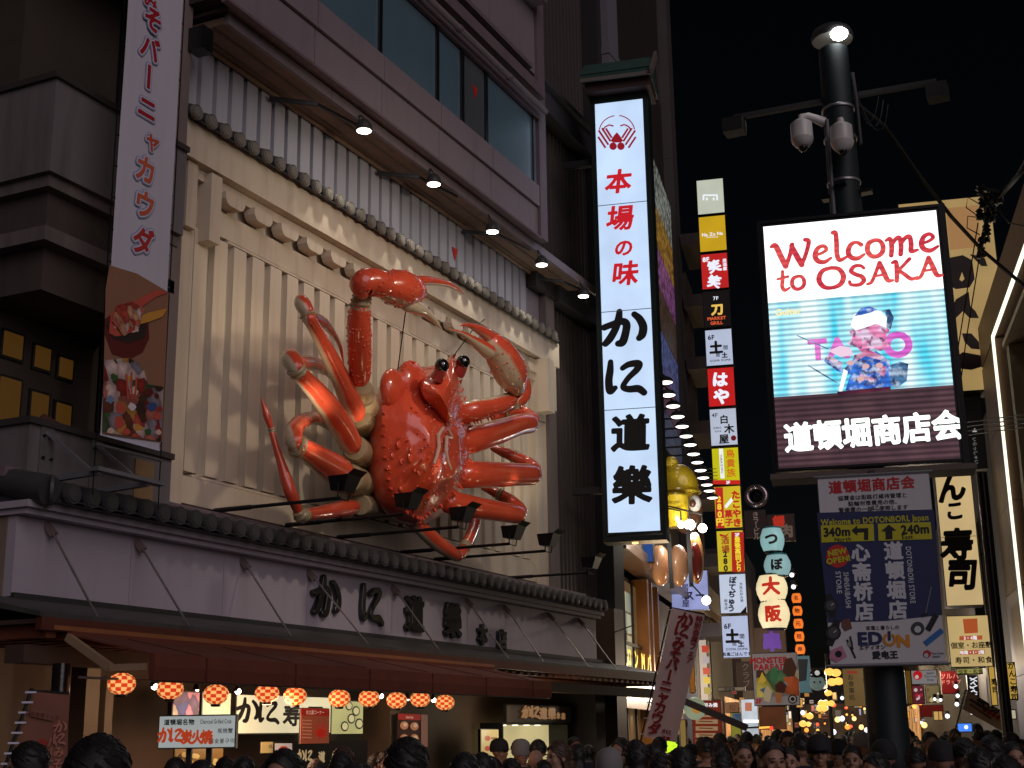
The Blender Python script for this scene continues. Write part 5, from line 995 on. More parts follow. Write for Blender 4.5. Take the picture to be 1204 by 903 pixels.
gs = Sign('charcoal_crab_sign', 'white lit sign for charcoal grilled crab with red brush characters', 'lit sign', 184.5, 881, 276.5, 841, D=10.9, yaw=R(-66), depth=.08, face=em((176, 184, 182), .62, True, .08), frame=mat('dark_bronze_frame', (.03, .025, .02), .4), fw=.01)
gs.text('道頓堀名物', 211, 849, 6.6, K, grow=.03, res=40); gs.text('Charcoal Grilled Crab', 254, 848, 6.4, pr((50, 46, 40)), res=36, sx=.56)
for ch, u in (('か', 194), ('に', 208), ('炭', 220), ('火', 233), ('焼', 244)): gs.text(ch, u, 866.5, 15.5, em((190, 66, 30), .6), 'letter', grow=.05, sx=.85, res=50)
gs.text('炭焼蟹', 265, 859, 5.6, pr((70, 70, 66)), res=34); gs.text('게숯불구이', 262, 871, 5.6, pr((70, 70, 66)), res=34)
gs.put('support_post', MB().box(.2, .24, .08, .12, -1.6, 0).box(gs.w - .24, gs.w - .2, .08, .12, -1.6, 0), dark)
def poster(name, label, q, Y, c, bg=None, lit=.25, **kw):
    s = fsign(name, label, 'poster', q[0], q[1], q[2], q[3], Y, depth=.02, face=em(c, lit, False, .12), frame=dark, fw=.004); return s
p1 = poster('souvenir_poster', 'red and tan poster with a crab drawing hung under the lantern row', (353, 875, 387, 832), 7.9, (150, 74, 48), lit=.45)
p1.poly([(353.5, 832.5), (387, 834), (387, 842), (353.5, 841)], em((150, 32, 24), .5)); p1.text('お土産コーナー', 370, 837.5, 5.2, em((215, 170, 150), .5), res=30, grow=.03)
for k in range(6): p1.line([(355, 847 + k * 4), (366, 847.5 + k * 4)], 1.4, em((196, 120, 90), .4), 'text_line')
p1.disc(377, 862, 5, em((176, 34, 24), .5), 'crab_drawing', 10)
for a in range(10): p1.line([(377, 862), (377 + 9 * math.cos(a * .63), 859 + 10 * math.sin(a * .63))], 1.6, em((176, 34, 24), .5), 'crab_drawing')
p2 = poster('menu_poster', 'dark menu poster with food photos in a pale frame beside the counter end', (467, 878, 503, 838), 8.4, (46, 22, 16), lit=.5)
p2.poly([(468, 839), (494, 840), (494, 847), (468, 846)], em((150, 34, 26), .5)); p2.text('Souvenir Shop', 481, 843, 4, em((230, 190, 170), .5), res=28, sx=.7)
for u, v in ((475, 853), (487, 854), (475, 868), (487, 868)): p2.disc(u, v, 5, em((186, 120, 84), .45), 'food_picture', 9); p2.disc(u + 1, v - 1, 2.5, em((220, 180, 140), .45), 'food_picture', 7)
p2.poly([(495, 840), (502.5, 840.5), (502.5, 878), (495, 878)], em((140, 96, 80), .4))
p3 = poster('counter_menu', 'cream menu strip with dark writing above the counter heads', (307, 886, 345, 872), 8.3, (190, 160, 100), lit=.45); p3.text('かにごはん弁当', 326, 878, 4.6, K, res=28)
p4 = poster('floral_counter_screen', 'gold floral counter screen under the charcoal crab sign', (205, 900, 262, 880), 8.4, (130, 96, 44), lit=.4)
rnd = random.Random(9)
for k in range(16): p4.disc(208 + rnd.random() * 50, 884 + rnd.random() * 14, 3.2, em(rnd.choice([(206, 180, 110), (60, 40, 24), (190, 150, 80)]), .4), 'flower_picture', 8)
p5 = poster('black_counter_sign', 'black counter cloth with large pale characters right of the sushi sign', (322, 905, 432, 872), 8.2, (14, 10, 8), lit=.5)
for ch, u in (('か', 353), ('に', 363), ('道', 378), ('樂', 394)): p5.text(ch, u, 890, 13, em((200, 176, 130), .5), 'letter', grow=.045, sx=1.1, res=40)
p5.poly([(323, 874), (343, 874), (343, 896), (323, 896)], em((200, 190, 180), .4)); p5.disc(333, 884, 7, em((170, 50, 40), .5), 'food_picture', 10)
# entrance sign and display window further along
for ch, u, v, h_ in (('か', 618, 839, 14), ('に', 628.5, 839, 14), ('道', 638, 839, 14), ('樂', 648, 839, 14), ('本', 655.5, 841.5, 8), ('店', 661.5, 842, 8)):
    if ch == 'か': en = fsign('carved_entrance_sign', 'dark timber board with small gilt carved characters above the lit display window', 'sign board', 596, 850, 672, 828, 8.75, depth=.06, face=mat('dark_timber_board', (.04, .027, .02), .5), frame=dark, fw=.01)
    en.text(ch, u, v, h_, em((150, 110, 72), .6), 'letter', grow=.045, sx=1.5 if h_ > 10 else 1.2, res=44, thick=.02)
dw = fsign('display_window', 'bright cream display window behind the people at the shop entrance', 'display window', 591, 905, 667, 852, 8.8, depth=.35, face=None)
dwm = em((206, 190, 138), .75, True, .15)
dw.put('rear_panel', MB().box(.02, dw.w - .02, .30, .33, -1.2, dw.h), dwm); dw.put('case_frame', MB().box(-.03, 0, -.02, .34, -1.25, dw.h + .03).box(dw.w, dw.w + .03, -.02, .34, -1.25, dw.h + .03).box(0, dw.w, -.02, .34, dw.h + .002, dw.h + .03), dark)
dw.put('shelf', MB().box(0, dw.w, .0, .3, -.25, -.22), mat('pale_shelf', (.5, .42, .3), .5)); dw.put('glass_card', MB().box(.28, .5, .18, .19, -.2, -.02), em((226, 214, 170), .8)); dw.put('glass_card', MB().box(1.0, 1.3, .18, .19, -.2, .0), em((220, 206, 160), .8))
for k in range(4): dw.put('downlight', MB().lathe((.35 + k * .4, .15, dw.h - .012), [(.04, 0), (.045, .01)], 10), em((255, 240, 200), 4.))
mb_ = fsign('entrance_menu_board', 'narrow cream menu board with red pictures left of the display window', 'menu board', 566, 905, 587, 857, 8.78, depth=.05, face=em((190, 168, 112), .6, False, .1), frame=dark, fw=.01)
for v in (868, 880, 892): mb_.disc(573, v, 3.2, em((176, 70, 50), .5), 'food_picture', 8); mb_.line([(577, v), (584, v)], 2, em((140, 90, 60), .5), 'text_line')
pointl('window_light', (17.9, 8.3, 1.9), 20, (1., .85, .6), .3, dw.root)
pointl('counter_light', (11.3, 8.1, 1.95), 18, (1., .82, .55), .3, ss.root)
# tilted nobori banners
def nobori(name, label, pts, D, m, yaw=R(-75)):
    """a cloth on a slanting pole: corner pixels bottom left, bottom right, top right, top left"""
    o = WD(*pts[0], D); s = Sign(name, label, 'banner flag', pts[0][0], pts[0][1], pts[1][0], pts[3][1], org=(o.x, o.y, o.z), yaw=yaw)
    P = [s.loc(*p) for p in pts]; n = 14; vs = []
    for j in range(n + 1):
        for i in range(5):
            a = (P[0][0] + (P[3][0] - P[0][0]) * j / n, P[0][1] + (P[3][1] - P[0][1]) * j / n); b = (P[1][0] + (P[2][0] - P[1][0]) * j / n, P[1][1] + (P[2][1] - P[1][1]) * j / n)
            vs.append((a[0] + (b[0] - a[0]) * i / 4, .006 * math.sin(j * .8 + i * .9), a[1] + (b[1] - a[1]) * i / 4))
    s.put('cloth', MB().add(vs, [(j * 5 + i, j * 5 + i + 1, j * 5 + i + 6, j * 5 + i + 5) for j in range(n) for i in range(4)]), m, smooth=True)
    d = Vector((P[3][0] - P[0][0], 0, P[3][1] - P[0][1])); q = Vector((P[0][0] - .03, 0, P[0][1])); foot = q - d * ((q.z + s.o.z) / d.z)
    s.put('pole', MB().tube([foot, q + d * 1.03], .012, 8), dark); s.put('cross_rod', MB().tube([q + d * 1.0, (P[2][0], 0, P[2][1])], .008, 6), dark); s.lay = 4; s.tilt = math.atan2(d.x, d.z)
    for k in range(9): c = q + d * (.02 + k * .12); s.put('cloth_tie', MB().beam(c + Vector((-.03, -.01, 0)), c + Vector((.04, -.01, 0)), .01, .012), hal)
    return s
nm_ = mat('pink_white_cloth', (.82, .64, .66), .75, 0, .06, 1.5, .1, grime=.1)
n1 = nobori('nobori_banner', 'slanting pale banner with red katakana beside the restaurant entrance', [(757, 866), (795, 873), (829, 722), (791, 714)], 19.0, nm_)
rdm = pr((150, 22, 30)); tl_ = -n1.tilt
for k, ch in enumerate('かにみそバーニャカウダ'):
    t = k / 10.; n1.text(ch, 806 - t * 36.5, 730 + t * 127, 14.5, rdm, 'letter', grow=.04, res=44, rot=tl_ + (R(90) if ch == 'ー' else 0))
for k, ch in enumerate('特別会席フェア'): n1.text(ch, 822.5 - k * 1.9, 728 + k * 8, 8, rdm, 'letter', grow=.03, res=34, rot=tl_)
n1.text('かに', 784, 861, 5, rdm, rot=tl_, res=30, grow=.03); n1.text('道樂', 783, 868, 5, rdm, rot=tl_, res=30, grow=.03)
n2 = nobori('nobori_banner', 'dim red and tan slanting banner in the dark left corner of the shop', [(8, 912), (78, 914), (82, 815), (42, 812)], 9.6, mat('tan_red_cloth', (.20, .075, .045), .8, 0, .3, 2, .1), yaw=R(-60))
n2.poly([(38, 833), (66, 839), (64, 848), (36, 842)], pr((120, 78, 60))); n2.text('特別会席フェア', 51, 841, 5, pr((90, 20, 16)), rot=R(-10), res=30)
for k, ch in enumerate('かにみそ'): n2.text(ch, 72 - k * 1, 856 + k * 14, 12, pr((170, 110, 90)), 'letter', grow=.03, res=36)
for k, ch in enumerate('バーニ'): n2.text(ch, 63 - k * 2, 872 + k * 13, 12, pr((165, 100, 80)), 'letter', grow=.03, res=36, rot=R(90) if ch == 'ー' else 0)
n2.poly([(18, 905), (30, 884), (50, 868), (58, 872), (46, 890), (36, 908)], pr((150, 36, 24)), 'crab_leg_picture')
# ------------------------------------------------------------------ the street beyond: left side
def stbox(mb, s0, s1, t0, t1, z0, z1):                  # box in street coordinates
    P = [ST(s, t, z) for z in (z0, z1) for t in (t0, t1) for s in (s0, s1)]
    return mb.add(P, [(0, 2, 3, 1), (4, 5, 7, 6), (0, 1, 5, 4), (1, 3, 7, 5), (3, 2, 6, 7), (2, 0, 4, 6)])
SB = lambda *a: stbox(MB(), *a)
def brickmat(name, c1, c2, mort, sc_=4., rot=0.):
    m = bpy.data.materials.new(name); m.use_nodes = True; n = m.node_tree.nodes; l = m.node_tree.links; b = n['Principled BSDF']; b.inputs['Roughness'].default_value = .7
    tc = n.new('ShaderNodeTexCoord'); mp = n.new('ShaderNodeMapping'); mp.inputs['Rotation'].default_value = (R(90), 0, -A2); l.new(tc.outputs['Object'], mp.inputs[0])
    br = n.new('ShaderNodeTexBrick'); br.inputs['Scale'].default_value = sc_; br.inputs['Color1'].default_value = (*c1, 1); br.inputs['Color2'].default_value = (*c2, 1); br.inputs['Mortar'].default_value = (*mort, 1)
    l.new(mp.outputs[0], br.inputs['Vector']); l.new(br.outputs['Color'], b.inputs['Base Color']); return m
lb = empty('dark_tower_building', 'tall unlit brown building behind the white lit tower sign', 'building', ST(24.3, 4.6, 0))
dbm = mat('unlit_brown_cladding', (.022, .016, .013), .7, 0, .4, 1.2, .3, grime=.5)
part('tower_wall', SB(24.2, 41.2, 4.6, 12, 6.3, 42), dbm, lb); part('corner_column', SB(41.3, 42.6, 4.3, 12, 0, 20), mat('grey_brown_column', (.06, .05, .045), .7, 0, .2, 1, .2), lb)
part('corner_column', SB(41.3, 42.6, 4.3, 12, 20.01, 27), mat('grey_brown_column', (.06, .05, .045)), lb)
for k in range(7): part('column_bracket', SB(42.0, 44.5, 3.6, 4.25, 4.6 + k * 2.1, 5.0 + k * 2.1), mat('bracket_brown', (.05, .035, .03), .6), lb)
part('rib_wall', SB(42.7, 44.6, 4.2, 8, 0, 16.5), mat('rib_brown', (.045, .03, .022), .6), lb)
part('ground_wall', SB(25.2, 41.2, 4.7, 12, 0, 5.2), mat('ground_wall_brown', (.08, .045, .028), .6), lb)
bw_ = part('brick_eaves', SB(25.6, 50, 3.95, 4.6, 5.35, 6.2), brickmat('brick_eaves', (.16, .13, .10), (.11, .09, .07), (.04, .035, .03), 5), lb)
part('eaves_lip', SB(25.4, 50, 3.86, 3.94, 5.16, 5.4), mat('copper_lip', (.20, .12, .07), .35, .4, .2), bw_); part('eaves_soffit', SB(25.6, 50, 3.97, 4.58, 5.28, 5.34), mat('copper_lip', (.20, .12, .07)), bw_)
cop = mat('orange_copper_post', (.30, .14, .05), .3, .4, .3, 3, grime=.4)
for s_ in (25.6, 26.1, 31.2, 31.9, 33.0): part('shopfront_post', SB(s_, s_ + .22, 4.3, 4.65, 0, 5.2), cop, lb)
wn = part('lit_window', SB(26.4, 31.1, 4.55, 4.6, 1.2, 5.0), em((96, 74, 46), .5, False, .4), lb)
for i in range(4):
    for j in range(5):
        part('glowing_reflection_panel', SB(27.5 + i * .62, 28.04 + i * .62, 4.5, 4.545, 2.5 + j * .46, 2.9 + j * .46), em(((168, 176, 158), (130, 142, 130), (176, 170, 140))[(i * 2 + j) % 3], .55, False, .3), wn)  # pale reflections and inside light of the glass, put in as glowing panels
for s_ in (27.3, 28.6, 29.9): part('glazing_bar', SB(s_, s_ + .05, 4.44, 4.49, 1.2, 5.0), dark, wn)
part('glazing_bar', SB(26.4, 31.1, 4.44, 4.49, 3.6, 3.66), dark, wn)
for k, x in enumerate((26.9, 27.7, 28.5)): part('wall_shelf_bottle', SB(x, x + .1, 4.4, 4.43, 3.66, 3.86), dark, wn)
o_ = WT(736, 796, 4.2)
ys = Sign('neon_katakana', 'yellow lit katakana letters in the window of the next shop', 'neon sign', 0, 0, 768, 752, org=(o_.x, o_.y, o_.z), yaw=A2, depth=.06, face=em((96, 62, 20), .5), frame=dark, fw=.01)
for ch, u, v, h_ in (('ロ', 740, 772, 24), ('ン', 748, 775, 26), ('M', 756, 778, 30), ('バ', 763, 781, 28)): ys.text(ch, u, v, h_, em((236, 214, 50), 1.1), 'letter', grow=.03, sx=1.2, res=44)
o_ = WT(735, 690, 4.2)
# coloured light panels high on the corner
o_ = WT(782, 520, 4.25); cp2 = Sign('colour_panel_strip', 'stack of speckled coloured light panels beside the tower sign', 'light panel', 0, 0, 795, 215, org=(o_.x, o_.y, o_.z), yaw=A2, depth=.12, face=None)
cp2.put('panel_frame', MB().box(0, WT(794, 400, 4.25).to_tuple()[0] * 0 + 3.9, .02, .12, 0, WT(770, 215, 4.25).z - o_.z), dark)
def speck(name, c1, c2, s):
    m = bpy.data.materials.new(name); m.use_nodes = True; n = m.node_tree.nodes; l = m.node_tree.links; b = n['Principled BSDF']; tc = n.new('ShaderNodeTexCoord')
    v_ = n.new('ShaderNodeTexVoronoi'); v_.inputs['Scale'].default_value = 5.5; l.new(tc.outputs['Object'], v_.inputs['Vector']); mx = n.new('ShaderNodeMix'); mx.data_type = 'RGBA'
    mr = n.new('ShaderNodeMapRange'); mr.inputs[1].default_value = .1; mr.inputs[2].default_value = .7; l.new(v_.outputs['Distance'], mr.inputs[0]); l.new(mr.outputs[0], mx.inputs[0])
    mx.inputs[6].default_value = (*lin(c1), 1); mx.inputs[7].default_value = (*lin(c2), 1); l.new(mx.outputs[2], b.inputs['Emission Color']); b.inputs['Emission Strength'].default_value = s; b.inputs['Base Color'].default_value = (.02, .02, .02, 1); m.cycles.emission_sampling = 'NONE'; return m
for k, (va, vb_, c1, c2) in enumerate(((216, 261, (172, 178, 170), (60, 62, 60)), (262, 304, (190, 138, 40), (90, 62, 14)), (305, 345, (158, 92, 160), (74, 30, 66)), (346, 390, (84, 58, 34), (38, 26, 18)), (392, 437, (84, 104, 170), (34, 44, 84)), (438, 476, (96, 50, 84), (40, 22, 34)), (478, 519, (74, 84, 120), (30, 36, 54)))):
    za, zb_ = cp2.loc(778, vb_)[1], cp2.loc(778, va)[1]; cp2.put('colour_panel', MB().box(.05, 3.8, -.02, .0, za, zb_), speck('speckle_%d' % k, c1, c2, .5))
# row of shaded lamps
lp0 = None
LPX = [(782.4, 448), (785.7, 463), (791.4, 476), (796.7, 488.5), (802, 500), (806.7, 511.4), (811.4, 521.6), (815.3, 532.5), (820, 542.3), (823.6, 551.7), (826.8, 560.4), (831, 568.7), (834, 575.8), (837.8, 584)]
ordl = ['first', 'second', 'third', 'fourth', 'fifth', 'sixth', 'seventh', 'eighth', 'ninth', 'tenth', 'eleventh', 'twelfth', 'thirteenth', 'last']
for i, (u, v) in enumerate(LPX):
    p = WT(u, v, 3.35)
    if lp0 is None:
        lp0 = empty('arm_lamp', '', 'wall lamp', p, A2, 'row of white arm lamps on the left buildings')
        part('lamp_shade', MB().lathe((0, 0, 0), [(.16, -.03), (.17, .0), (.12, .07), (.04, .10)], 16), mat('lamp_shade_black', (.02, .02, .02), .4), lp0, True, local=True)
        part('lamp_glass', MB().lathe((0, 0, 0), [(.155, -.034), (.11, -.055), (.02, -.06)], 16), em((255, 246, 232), 3.), lp0, True, local=True)
        part('lamp_arm', MB().tube([(0, 0, .09), (0, .08, .18), (0, .9, .18)], .025, 6), dark, lp0, local=True); o = lp0
    else: o = tree_copy(lp0)
    o.location = p; o['label'] = '%s lamp from the camera end of the descending row of white arm lamps' % ordl[i]
for k in range(4):
    a = WT(768, 543 + k * 4.5, 4.0); b = WT(850, 551 + k * 4, 3.2); c = a.lerp(b, .5) + Vector((0, 0, -.1)); o = bpy.data.objects.new('overhead_cable', MB().tube([a, c, b], .012, 5).mesh('overhead_cable', wire)); col.objects.link(o)
    o['label'] = '%s of four thin cables crossing the giant yellow figure' % ['topmost', 'second', 'third', 'lowest'][k]; o['category'] = 'cable'; o['group'] = 'cables over the giant figure'
# giant figure with yellow cap, and the big rounded buns under it
gf = empty('giant_figure_sign', 'giant shiny yellow domed figure with one round eye among the left signs', 'figure sign', WD(800, 640, 31))
F3 = lambda u, v, d=0: WD(u, v, 31 + d)
yel = mat('yellow_lacquer', (.62, .44, .02), .25, 0, .1, 2, .02, coat=.6); brz = mat('brown_lacquer', (.22, .10, .05), .3, 0, .2, 3, .05, coat=.5)
k31 = 31 / FL
part('cap_dome', MB().ball(F3(797, 572), (24 * k31, 24 * k31, 27 * k31), 26, 16), yel, gf, True)
part('cap_knob', MB().ball(F3(789, 545, -.1), 8.5 * k31, 18, 12), yel, gf, True)
part('cap_brim', MB().lathe(tuple(F3(797, 580)), [(25 * k31, -.05), (28 * k31, 0), (25 * k31, .06)], 26), yel, gf, True)
part('lamp_cup', MB().lathe(tuple(F3(794, 600, -.6)), [(11 * k31, -20 * k31), (14.5 * k31, -10 * k31), (16 * k31, 10 * k31), (15.5 * k31, 16 * k31), (12 * k31, 19 * k31)], 22), yel, gf, True)
part('head_body', MB().ball(F3(806, 598, .3), (20 * k31, 20 * k31, 30 * k31), 22, 14), brz, gf, True)
e_ = part('eye', MB().ball(F3(817, 592, -.35), (7.5 * k31, 7.5 * k31, 10 * k31), 18, 12), mat('white_eye', (.7, .68, .62), .2, coat=.5), gf, True); part('pupil', MB().ball(F3(814.5, 592, -.50), (3.8 * k31, 3.8 * k31, 4.6 * k31), 14, 10), mat('brown_pupil', (.10, .04, .02), .15), e_, True)
for (u, v, h_) in ((811, 617, 6.), (826, 621, 5.), (801, 617, 4.)):
    nm = {811: 'brightest', 826: 'right-hand', 801: 'small left'}[u]; pointl('globe_light', F3(u, v, -1.6), 26, (1., .95, .88), .1, gf)
    t = empty('globe_lamp', nm + ' dazzling globe lamp under the giant yellow figure', 'lamp', F3(u, v, -1.2), 0, 'globe lamps under the yellow figure')
    part('globe', MB().ball((0, 0, 0), h_ * k31, 16, 12), em((255, 252, 245), 14., True), t, True, local=True); part('stem', MB().tube([(0, 0, 0), (0, .0, .3), (.1, .6, .5)], .02, 6), dark, t, local=True)
bm_ = mat('peach_bun_glaze', (.60, .31, .16), .3, 0, .12, 2, .02, coat=.5)
bs = empty('giant_bun_sign', 'pair of giant glossy peach coloured rounded shapes in front of a blue panel', 'figure sign', WD(790, 690, 29))
G3 = lambda u, v, d=0: WD(u, v, 29 + d); k29 = 29 / FL
def lobe(d): return 1 - .10 * max(0, d[2]) * (1 - abs(d[1])) ** 2
part('bun', MB().ball(G3(798, 664), (.34, 10.5 * k29, 25 * k29), 24, 16, fn=lobe), bm_, bs, True); part('bun', MB().ball(G3(776, 664, .5), (.34, 11 * k29, 25 * k29), 24, 16, fn=lobe), bm_, bs, True)
part('bun', MB().ball(G3(818, 655, .6), (.34, 8 * k29, 32 * k29), 24, 16, fn=lobe), mat('amber_bun_glaze', (.5, .24, .08), .3, coat=.5), bs, True)
part('red_filling', MB().ball(G3(819, 660, .3), (.3, 5 * k29, 22 * k29), 18, 12), mat('dark_red_filling', (.25, .03, .02), .25, coat=.6), bs, True)
part('divider_post', MB().beam(G3(786, 628, -.3), G3(790, 692, -.3), .09, .09), dark, bs); part('divider_post', MB().beam(G3(809, 622, -.3), G3(813, 690, -.3), .09, .09), dark, bs)
bp_ = Sign('blue_side_panel', 'plain blue panel just right of the bottom of the tower sign', 'panel', 756, 661, 768, 634, D=28.6, depth=.3, face=em((24, 62, 124), .8), frame=dark, fw=.01)
bp2 = Sign('pale_lit_shopfront', 'pale violet lit shop wall under the giant buns', 'shopfront', 790, 718, 834, 672, D=36, depth=.2, face=em((150, 160, 214), .75, False, .3), frame=dark, fw=.01)
bp2.text('スー', 817, 700, 12, pr((30, 40, 90)), res=34, grow=.03); bp2.text('居酒屋', 806, 700, 9, pr((40, 50, 110)), vert=True, res=34)
pointl('bun_fill_light', WD(800, 630, 27.2), 60, (1., .9, .78), .15, bs)  # added point light in front of the buns, without a lamp body
t = empty('globe_lamp', 'single bright globe lamp below the pale violet shopfront', 'lamp', WD(830.5, 706, 27)); part('globe', MB().ball((0, 0, 0), .085, 16, 12), em((255, 250, 240), 14.), t, True, local=True); part('stem', MB().tube([(0, 0, 0), (.0, .3, .35)], .015, 6), dark, t, local=True)

# ------------------------------------------------------------------ stacked vertical sign, one panel per floor
so_ = WD(850, 775, 40.); st = empty('stacked_sign', 'tall narrow stack of lit floor signs, one per storey, beside the dark sky', 'sign stack', so_, R(-78))
EDG = [(212, 253), (255, 297), (299, 341), (343, 386), (388, 431), (433, 479), (481, 525), (527, 570), (572, 622), (624, 673), (675, 722), (724, 774)]
COLS = [(198, 204, 186), (206, 166, 28), (196, 34, 34), (14, 10, 10), (186, 198, 222), (200, 30, 30), (186, 196, 214), (206, 200, 20), (214, 190, 40), (206, 186, 40), (196, 208, 230), (180, 192, 224)]
FL_ = []
for (va, vb_), c in zip(EDG, COLS):
    ub = 850 - (775 - vb_) * .0569; s = Sign('', '', '', ub, vb_, ub + 32.5, va, org=tuple(WP(ub, vb_, so_, R(-78))), parent=st, depth=.3, face=em(c, .78, sum(c) > 400, .08), frame=black, fw=.02)
    FL_.append(s)
part('stack_spine', MB().beam(tuple(so_ + Vector((.1, -.1, 0))), tuple(Vector((so_.x + .1, so_.y - .1, FL_[0].o.z + FL_[0].h))), .1, .15), dark, st)
def C_(i): va, vb_ = EDG[i]; v = (va + vb_) / 2; return 850 - (775 - v) * .0569 + 16, v
WT_ = em((232, 238, 250), .95); NV = pr((22, 26, 70)); BK = pr((14, 14, 16)); GD = em((232, 190, 90), .9); OR = em((214, 90, 50), .9)
f = FL_[0]; u, v = C_(0); f.line([(u - 8, v + 3), (u - 8, v - 3), (u + 8, v - 3), (u + 8, v + 3)], 2, WT_); f.line([(u - 4, v + 3), (u - 4, v)], 2, WT_); f.line([(u + 4, v + 3), (u + 4, v)], 2, WT_)
f = FL_[1]; u, v = C_(1); f.text('Na Zu Na', u, v - 1, 6, WT_, res=34, grow=.02); f.line([(u - 7, v + 3), (u + 7, v + 2.6)], .6, WT_)
f = FL_[2]; u, v = C_(2); f.text('8F', u - 10, v - 15, 8, WT_, res=34, grow=.04); f.text('笑', u + 0, v - 7, 16, WT_, grow=.05, rot=R(14), res=44); f.text('笑', u + 0, v + 11, 16, WT_, grow=.05, rot=R(-14), res=44); f.text('居酒屋', u + 12, v - 9, 5, WT_, vert=True, res=30, grow=.03)
f = FL_[3]; u, v = C_(3); f.text('7F', u - 1, v - 14, 6.5, WT_, res=34); f.text('刀', u + 1, v - 1, 15, GD, grow=.05, res=44); f.text('MARKET', u, v + 9.5, 5.5, OR, grow=.04, res=32); f.text('GRILL', u, v + 15, 5.5, OR, grow=.04, res=32)
for i in (4, 11):
    f = FL_[i]; u, v = C_(i); f.text('6F', u - 9, v - 13, 8, NV, res=34, grow=.03); f.text('土', u - 3, v - 1, 16, BK, grow=.06, res=44); f.text('間', u + 8, v - 1, 6, BK, res=30); f.text('土', u + 7, v + 8, 7, BK, grow=.05, res=30); f.text('間', u - 1, v + 8, 5, BK, res=30); f.text('DOMA DOMA', u + 2, v + 14, 3.8, NV, res=26)
    if i == 11: f.text('和風ごはんです', u + 2, v + 20, 4.5, NV, res=28, grow=.03)
f = FL_[5]; u, v = C_(5); f.text('は', u - 1, v - 10, 19, WT_, grow=.05, res=48, rot=R(-6)); f.text('や', u + 1, v + 10, 20, WT_, grow=.05, res=48, rot=R(6))
f = FL_[6]; u, v = C_(6); f.text('4F', u - 10, v - 15, 7, BK, res=34); f.text('白', u + 1, v - 10, 11, BK, grow=.03); f.text('木', u + 7, v + 1, 12, BK, grow=.03); f.text('屋', u + 1, v + 13, 12, BK, grow=.03); f.text('SHIRO', u - 7, v + 0, 3.2, BK, res=26); f.text('KIYA', u - 6, v + 4, 3.2, BK, res=26); f.disc(u + 12, v + 12, 3.2, REDp, n=12); 
f = FL_[7]; u, v = C_(7); f.poly([(u - 8, v - 21), (u - 3, v - 21), (u - 1, v + 14), (u - 6, v + 14)], em((236, 240, 236), .9), 'white_strip'); f.text('TORIKIZOKU', u - 4.5, v - 3, 3.6, BK, rot=R(-88), res=26); f.text('鳥貴族', u + 6, v - 4, 11, em((214, 120, 30), .7), vert=True, grow=.02, res=40); f.poly([(u - 15, v + 16), (u + 17, v + 16), (u + 17, v + 21), (u - 15, v + 21)], em((200, 40, 30), .8), 'red_strip'); f.text('3F', u + 3, v + 18.6, 5, WT_, res=28, grow=.04)
f = FL_[8]; u, v = C_(8); f.poly([(u - 15, v - 24), (u - 6, v - 24), (u - 4, v + 24), (u - 14, v + 24)], em((190, 40, 30), .8), 'red_strip'); f.text('280円', u - 10, v + 3, 9.5, em((232, 206, 50), .9), vert=True, grow=.05, res=36, step=.95); f.text('たこやき', u + 10, v + 1, 10.5, em((186, 40, 24), .8), vert=True, grow=.05, res=40); f.text('菓子', u + 1, v + 12, 9.5, em((186, 40, 24), .8), vert=True, grow=.04, res=36); f.poly([(u - 4, v - 2), (u + 4, v - 12), (u + 6, v - 8), (u - 2, v + 1)], WT_, 'white_label')
f = FL_[9]; u, v = C_(9); f.poly([(u + 1, v - 23), (u + 15.5, v - 23), (u + 16.5, v + 24), (u + 2, v + 24)], em((176, 36, 24), .8), 'red_strip'); f.text('2F', u + 8, v - 20, 5, WT_, res=28, grow=.05); f.text('豊後高田どり', u + 9, v + 3, 6.8, em((232, 206, 50), .9), vert=True, grow=.05, res=34, step=1.0); f.text('酒場', u - 6, v - 8, 9.5, em((160, 80, 30), .8), vert=True, grow=.03, res=36); f.text('280', u - 6, v + 11, 9, pr((60, 40, 20)), vert=True, grow=.05, res=34, step=.9); f.poly([(u - 13, v - 21), (u - 6, v - 19), (u - 1, v - 22), (u - 5, v - 17), (u - 12, v - 18)], em((176, 36, 24), .8), 'red_mark')
f = FL_[10]; u, v = C_(10); f.text('ぼてぢゅう', u - 1, v - 0, 8.5, NV, vert=True, grow=.045, res=38, rot=R(-6), step=.95); f.text('大阪お好み焼', u + 10, v - 2, 3.6, NV, vert=True, res=26); f.text('総本店', u - 8, v + 12, 4, NV, vert=True, res=26); f.poly([(u + 8, v + 23), (u + 16, v + 14), (u + 16, v + 23)], BK, 'corner_mark')

# ------------------------------------------------------------------ middle of the street
def box(name, label, cat, q, D, c, lit=.6, depth=.25, tube=.1, group=None, samp=False, printed=False, **kw):
    s = Sign(name, label, cat, q[0], q[3], q[2], q[1], D=D, depth=depth, face=(pr(c) if printed else em(c, lit, samp, tube)), frame=dark, fw=.012, group=group, **kw); return s
W9 = em((235, 235, 240), .9)
b1 = box('round_fan_sign', 'brown vertical sign topped by a round chrome ring high in the middle', 'sign', (876, 600, 902, 632), 44, (34, 24, 22), .6); b1.text('きラービル', 889, 618, 8, em((120, 100, 92), .6), vert=True, step=.8, res=34)
c_ = WD(889, 583, 43.8); part('chrome_ring', MB().tube([c_ + perp * (.30 * math.cos(a)) + Vector((0, 0, .30 * math.sin(a))) for a in [k * .3142 for k in range(21)]], .10, 10), mat('chrome_pink', (.35, .28, .28), .2, .9, .2), b1.root, True); part('ring_disc', MB().ball(c_ + Vector((.2, 0, 0)), (.1, .25, .25), 16, 10), black, b1.root, True)
